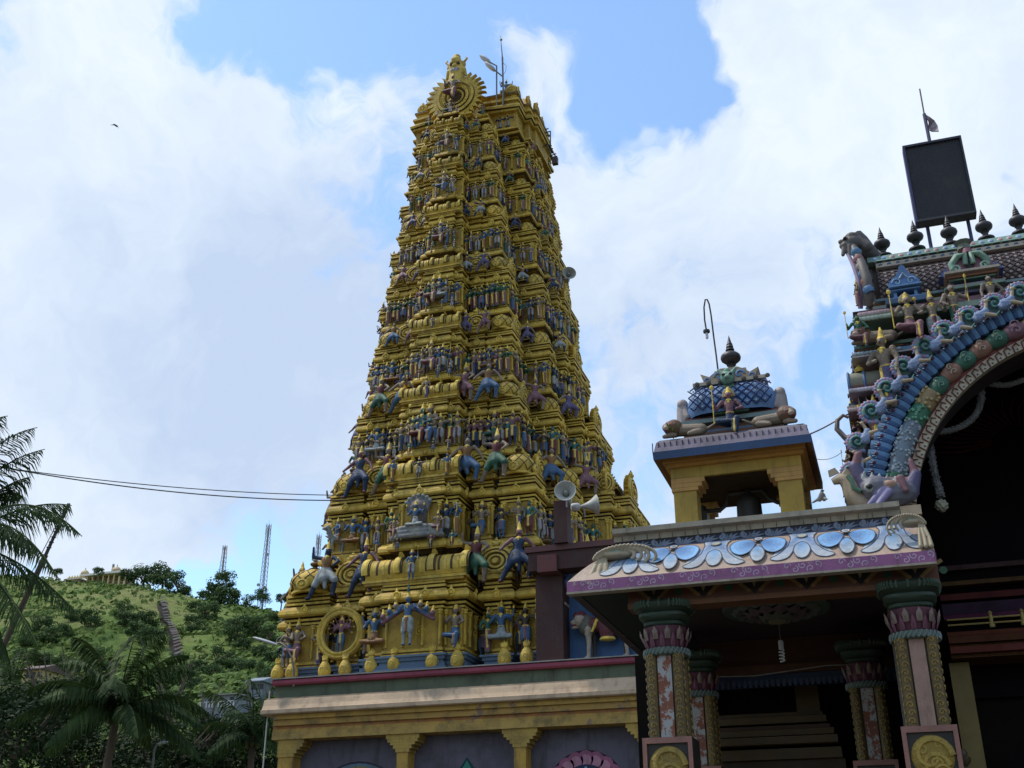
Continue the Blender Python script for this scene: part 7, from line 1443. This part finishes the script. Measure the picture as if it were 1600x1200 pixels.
# ================================================================= palms
def frond(m, b_, c, e, nl, ll, seed, wid=.035):
    r = random.Random(seed); pts = []
    for i in range(nl + 1): t = i / nl; pts.append(b_ * (1 - t) ** 2 + c * 2 * t * (1 - t) + e * t * t)
    m.tube(pts[::2] + [pts[-1]], [.035 * (1 - .8 * i / len(pts[::2])) + .004 for i in range(len(pts[::2]) + 1)], (.1, .1, .1), 5)
    for i in range(2, nl):
        t = i / nl; d = (pts[min(i + 1, nl)] - pts[i - 1]).normalized(); side = d.cross(Vector((0, 0, 1)))
        if side.length < .05: side = Vector((1, 0, 0))
        side.normalize(); L_ = ll * (math.sin(math.pi * min(1, t * .92 + .10)) ** .6) * r.uniform(.85, 1.1)
        for s_ in (-1, 1):
            dr = (side * s_ * .62 + d * r.uniform(.55, .8) + Vector((0, 0, -1)) * r.uniform(.35, .8)).normalized(); p0_ = pts[i]; p1_ = p0_ + dr * L_ * .5; dr2 = (dr + Vector((0, 0, -1)) * r.uniform(.6, 1.4)).normalized(); p2_ = p1_ + dr2 * L_ * .5
            w_ = dr.cross(Vector((s_ * .3, .2, 1))).normalized() * wid
            m.add([p0_ - w_ * .6, p0_ + w_ * .6, p1_ + w_, p1_ - w_, p2_], [(0, 1, 2, 3), (3, 2, 4)], (.1, .1, .1))
def palm(loc, label, fronds, nl, ll, trunk_h, lean=(0, 0), wid=.035, name='coconut_palm', mat='palm'):
    t = thing(name, label, 'palm tree', tuple(loc)); 
    for i, (c, e) in enumerate(fronds): m = MB(); frond(m, Vector((0, 0, 0)), c, e, nl, ll, i + int(abs(loc[0]) * 10), wid); m.build('frond', mat, t)
    m = MB(); n_ = 10; m.tube([(lean[0] * (k / n_), lean[1] * (k / n_), -trunk_h * k / n_) for k in range(n_ + 1)], [.17 + .01 * k for k in range(n_ + 1)], (.14, .12, .10), 9); m.build('trunk', 'bark', t)
    m = MB(); r = random.Random(3)
    for k in range(9): a = r.uniform(0, 6.28); m.lathe([(0, -.14), (.10, -.08), (.12, 0), (.09, .1), (0, .14)], 8, (.10, .10, .03), Matrix.Translation((math.cos(a) * .28, math.sin(a) * .28, -.35 - r.random() * .3)))
    m.build('coconuts', 'paint', t, True)['kind'] = 'stuff'
    return t
def rfronds(n_, R, seed):
    r = random.Random(seed); out = []
    for k in range(n_):
        a = 2 * math.pi * k / n_ * 1.618 * 3.9 + r.uniform(-.2, .2); el = 1.25 - 1.75 * (k / n_) + r.uniform(-.1, .1); d = Vector((math.cos(a) * math.cos(el), math.sin(a) * math.cos(el), math.sin(el)))
        c = d * R * .62 + Vector((0, 0, .22 * R)); e = d * R * .95 + Vector((math.cos(a), math.sin(a), 0)) * R * .22 + Vector((0, 0, -.30 * R * (1 if el < .8 else .3))); out.append((c, e))
    return out
Yp = 23.0; c0 = at(-75, 850, Yp)
fr_px = [((-50, 690), (58, 668), 0), ((-35, 725), (70, 702), .5), ((-70, 660), (12, 650), -.5), ((-20, 760), (48, 745), 1.0), ((30, 735), (128, 838), 0), ((10, 765), (92, 905), -.8), ((40, 775), (112, 790), .8), ((25, 850), (124, 962), 0), ((-10, 870), (60, 1010), -1), ((-30, 900), (18, 1050), 0), ((-60, 940), (-20, 1060), 1), ((0, 800), (60, 860), 1.6)]
fl_ = [(at(cu, cv_, Yp + dy) - c0, at(eu, ev, Yp + dy * 1.5) - c0) for (cu, cv_), (eu, ev), dy in fr_px] + rfronds(10, 3.3, 6)[:10]
fl_ = fl_[:12] + [(Vector((-abs(c.x), c.y, c.z)), Vector((-abs(e.x), e.y, e.z))) for c, e in fl_[12:]]
palm(c0, 'nearest coconut palm, its fronds reaching in from the left edge', fl_, 64, 1.15, c0.z, (.4, -.3), .022)
c1 = at(184, 1108, 46); palm(c1, 'full coconut palm in the lower left with drooping fronds, below the hill', rfronds(22, 4.2, 2), 52, 1.35, c1.z, (-.6, 0), .05)
c2 = at(395, 1150, 58); palm(c2, 'coconut palm close to the left end of the plinth wall', rfronds(16, 3.6, 5), 30, 1.1, c2.z, (.3, 0), .06)
c3 = at(18, 1085, 70); palm(c3, 'pale feathery palm under the near palm at the left edge', rfronds(14, 4.0, 8), 28, 1.2, c3.z, (.3, 0), .07)
# dark broadleaf trees in the lower left
BCM = [crown_mesh('crown', 40 + i, 30, 150, 1.0, .042, 'tree', [.9, .75, 1.05][i], 1.0) for i in range(3)]
BTM = trunk_mesh(8, 2.6, .07, 6)
for i, (u_, v_, Y, s_, lb) in enumerate([(30, 1150, 50, 4.2, 'dark leafy tree filling the lower left corner'), (85, 1110, 62, 3.6, 'dark leafy tree between the corner tree and the full palm'), (300, 1172, 60, 3.2, 'dark leafy tree right of the full palm'), (350, 1178, 66, 2.9, 'rounded dark tree below the grey house'), (255, 1200, 54, 3.4, 'low dark tree at the bottom behind the small street lamp'), (420, 1185, 62, 3.2, 'dark tree at the bottom touching the plinth wall'), (130, 1190, 56, 3.8, 'dark tree at the bottom under the full palm'), (400, 1132, 95, 2.2, 'mid-distance tree above the right-hand palm'), (85, 1095, 95, 2.8, 'mid-distance tree under the small yellow house'), (262, 1105, 105, 3.0, 'mid-distance tree behind the full palm'), (130, 1095, 110, 5.0, 'mid-distance tree left behind the full palm'), (440, 1140, 85, 2.4, 'mid-distance tree partly behind the wall corner'), (10, 1118, 80, 2.8, 'dense tree at the left edge beneath the pole'), (322, 1132, 120, 1.9, 'small tree just below the white balustrade')]):
    p_ = at(u_, v_, Y); tree('broadleaf_tree', tuple(p_), s_, lb, BCM[i % 3], BTM, None, i * 1.3, .85, 'tree', p_.z / (2.6 * s_))
# ================================================================= poles, lamps, wires
up = thing('leaning_pole', 'rusty leaning pole with cables strapped to it, in front of the near palm', 'pole', tuple(at(0, 1020, 24.5)))
pa, pb = at(108, 787, 24.5), at(0, 1022, 24.5); d_ = (pb - pa); pe = pa + d_ * (pa.z / (pa.z - pb.z)); m = MB(); m.tube([pa, pa.lerp(pb, .35)], .045, (.10, .09, .10), 6); m.tube([pa.lerp(pb, .35), pe], .075, (.17, .10, .06), 8)
for k in range(9): p_ = pa.lerp(pb, .02 + .035 * k); m.lathe([(.05, -.02), (.075, 0), (.05, .02)], 7, (.05, .05, .12), Matrix.Translation(p_))
part(m, 'pole', 'paint', up)
for o_ in (.10, .15, -.09): m = MB(); m.tube([pa + Vector((o_ * .3, -.03, 0)), pa.lerp(pb, .5) + Vector((o_ * 1.2, -.1, 0)), pe + Vector((o_, -.05, 0))], .012, (.05, .05, .05), 5); part(m, 'cable', 'dark', up)
wire('overhead_cable', (at(-40, 724, 24), at(540, 774, 33.0)), .016, 'upper of two black cables running from the palm to the gold tower', .22, group='cables to the tower')
wire('overhead_cable', (at(-40, 722, 23.5), at(540, 782, 32.8)), .02, 'lower of two black cables running from the palm to the gold tower', .30, group='cables to the tower')
def street_lamp(label, pts, hd0, hd1, r, w_, pole_to=None, name='street_lamp'):
    t = thing(name, label, 'street lamp', tuple(pts[0])); b_ = pts[0]
    m = MB(); q = [p_ - b_ for p_ in pts]; m.tube(([Vector((0, 0, pole_to - b_.z))] if pole_to is not None else []) + q, r, (.16, .15, .14), 8); m.build('pole', 'paint', t, True)
    a, e = hd0 - b_, hd1 - b_; d = (e - a).normalized(); s_ = d.cross(Vector((0, 0, 1))).normalized(); u_ = s_.cross(d); m = MB(); L_ = (e - a).length; vs = []
    for f, ww, hh in ((0, .25, .25), (.12, .8, .8), (.5, 1.0, 1.0), (.9, .85, .7), (1, .4, .3)):
        for k in range(10): an_ = 2 * math.pi * k / 10; vs.append(a + d * L_ * f + s_ * math.cos(an_) * w_ * ww + u_ * (max(math.sin(an_), -.45)) * w_ * .6 * hh)
    m.add(vs, [(i * 10 + k, i * 10 + (k + 1) % 10, (i + 1) * 10 + (k + 1) % 10, (i + 1) * 10 + k) for i in range(4) for k in range(10)] + [tuple(range(10)), tuple(range(40, 50))], (.52, .53, .56)); m.build('lamp_head', 'paint', t, True)
Y_ = 32.3; street_lamp('silver street lamp on a bent arm at the left end of the plinth top', [at(459, 1073, Y_), at(459, 1045, Y_), at(456, 1028, Y_), at(448, 1012, Y_), at(438, 1004, Y_), at(432, 1006, Y_)], at(434, 1008, Y_), at(395, 996, Y_ - .3), .035, .10)
m = MB(); m.tube([at(431, 1006, Y_), at(433, 998, Y_), at(438, 995, Y_)], .012, (.5, .5, .5), 5); o = m.build('lamp_wire', 'paint'); tag(o, 'thin loose white wire looped over the silver street lamp', 'wire')
street_lamp('small white street lamp among the dark trees beside the full palm', [at(240, 1185, 47), at(241, 1172, 47), at(246, 1163, 47)], at(246, 1163, 47), at(262, 1159, 47), .05, .14, 0)
street_lamp('left and higher of the two lamps on the gold tower top', [at(776, 166, 36), at(776, 103, 36), at(765, 97, 36)], at(766, 98, 36), at(750, 88, 36), .035, .19)
street_lamp('right and lower of the two lamps on the gold tower top', [at(786, 166, 35.9), at(786, 120, 35.9), at(772, 109, 35.9)], at(773, 110, 35.9), at(758, 99, 35.9), .035, .19)
p0 = at(787, 166, 36.1); lr = thing('lightning_rod', 'thin lightning rod rising above the lamps on the gold tower', 'lightning rod', tuple(p0))
m = MB(); m.tube([(0, 0, 0), at(785, 90, 36.1) - p0], .04, (.12, .11, .11), 6); m.tube([at(785, 90, 36.1) - p0, at(782, 56, 36.1) - p0], [.03, .008], (.14, .13, .13), 6); m.tube([at(786, 98, 36.1) - p0, at(791, 103, 36.1) - p0, at(790, 112, 36.1) - p0, at(786, 117, 36.1) - p0], .010, (.2, .2, .2), 5); m.build('rod', 'dark', lr)
m = MB(); m.lathe([(.02, -.08), (.06, 0), (.02, .08)], 8, (.2, .18, .17), Matrix.Translation(at(783, 62, 36.1) - p0)); m.lathe([(.04, -.06), (.08, 0), (.04, .06)], 8, (.2, .18, .17), Matrix.Translation(at(785, 130, 36.1) - p0)); m.build('collar', 'dark', lr)
mfp = at(855, 235, 38.6); mf = thing('metal_frame', 'small dark metal bracket frame sticking out from the upper right of the gold tower', 'metal frame', tuple(mfp)); m = MB()
for a, b_ in (((845, 203), (857, 201)), ((847, 209), (860, 205)), ((848, 213), (860, 211)), ((860, 205), (860, 230)), ((853, 225), (866, 252)), ((859, 228), (871, 250)), ((853, 225), (862, 228)), ((856, 234), (864, 232)), ((861, 243), (869, 240)), ((845, 232), (853, 227))): m.tube([at(*a, 38.6) - mfp, at(*b_, 38.6) - mfp], .028, (.05, .045, .045), 5)
m.build('bars', 'dark', mf); m = MB(); q = at(868, 250, 38.6) - mfp; m.box((q.x - .14, -.1, q.z - .22), (q.x + .10, .1, q.z + .14), (.05, .035, .035)); m.build('box', 'dark', mf)
# bird
bp = at(181, 196, 60); bd = bpy.data.objects.new('bird', fuse('bird', [cap((0, .1, 0), (0, -.22, -.05), .09, .07, (.03, .03, .035)), ell((0, .18, .02), (.06, .07, .06), (.03, .03, .035)), cap((0, -.2, -.05), (-.02, -.36, -.14), .06, .03, (.03, .03, .035))] + chain([(0, .02, .03), (-.2, .0, .10), (-.42, -.02, .16), (-.58, -.06, .15)], [.05, .045, .035, .018], (.03, .03, .035)) + chain([(0, .02, .03), (.16, 0, -.06), (.3, -.02, -.24), (.38, -.05, -.50)], [.05, .04, .03, .016], (.03, .03, .035)), .02, 'statue', 1)); COL.objects.link(bd); bd.location = bp; bd.scale = (.85,) * 3; tag(bd, 'small dark bird gliding alone against the cloud in the upper left', 'bird')
# pigeons and clutter on the parapet
for i, (u_, lb) in enumerate(((1284, 'small grey pigeon on the parapet right of the turret, nearer the turret'), (1291, 'small grey pigeon on the parapet right of the turret, nearer the arch'))):
    q = at(u_, 803, 13.0); me = fuse('pigeon', [cap((0, 0, .05), (.03, 0, .10), .03, .035, GRY), ell((.04, 0, .15), .02, (.12, .13, .15)), cap((-.02, 0, .05), (-.08, 0, .02), .02, .012, GRY), cap((.06, 0, .15), (.08, 0, .145), .006, .003, HAIR)], .008, 'statue', 1) if i == 0 else me
    o = bpy.data.objects.new('pigeon', me); COL.objects.link(o); o.location = (q.x, 12.9, 5.86); o.rotation_euler = (0, 0, i * 2.0); tag(o, lb, 'bird')
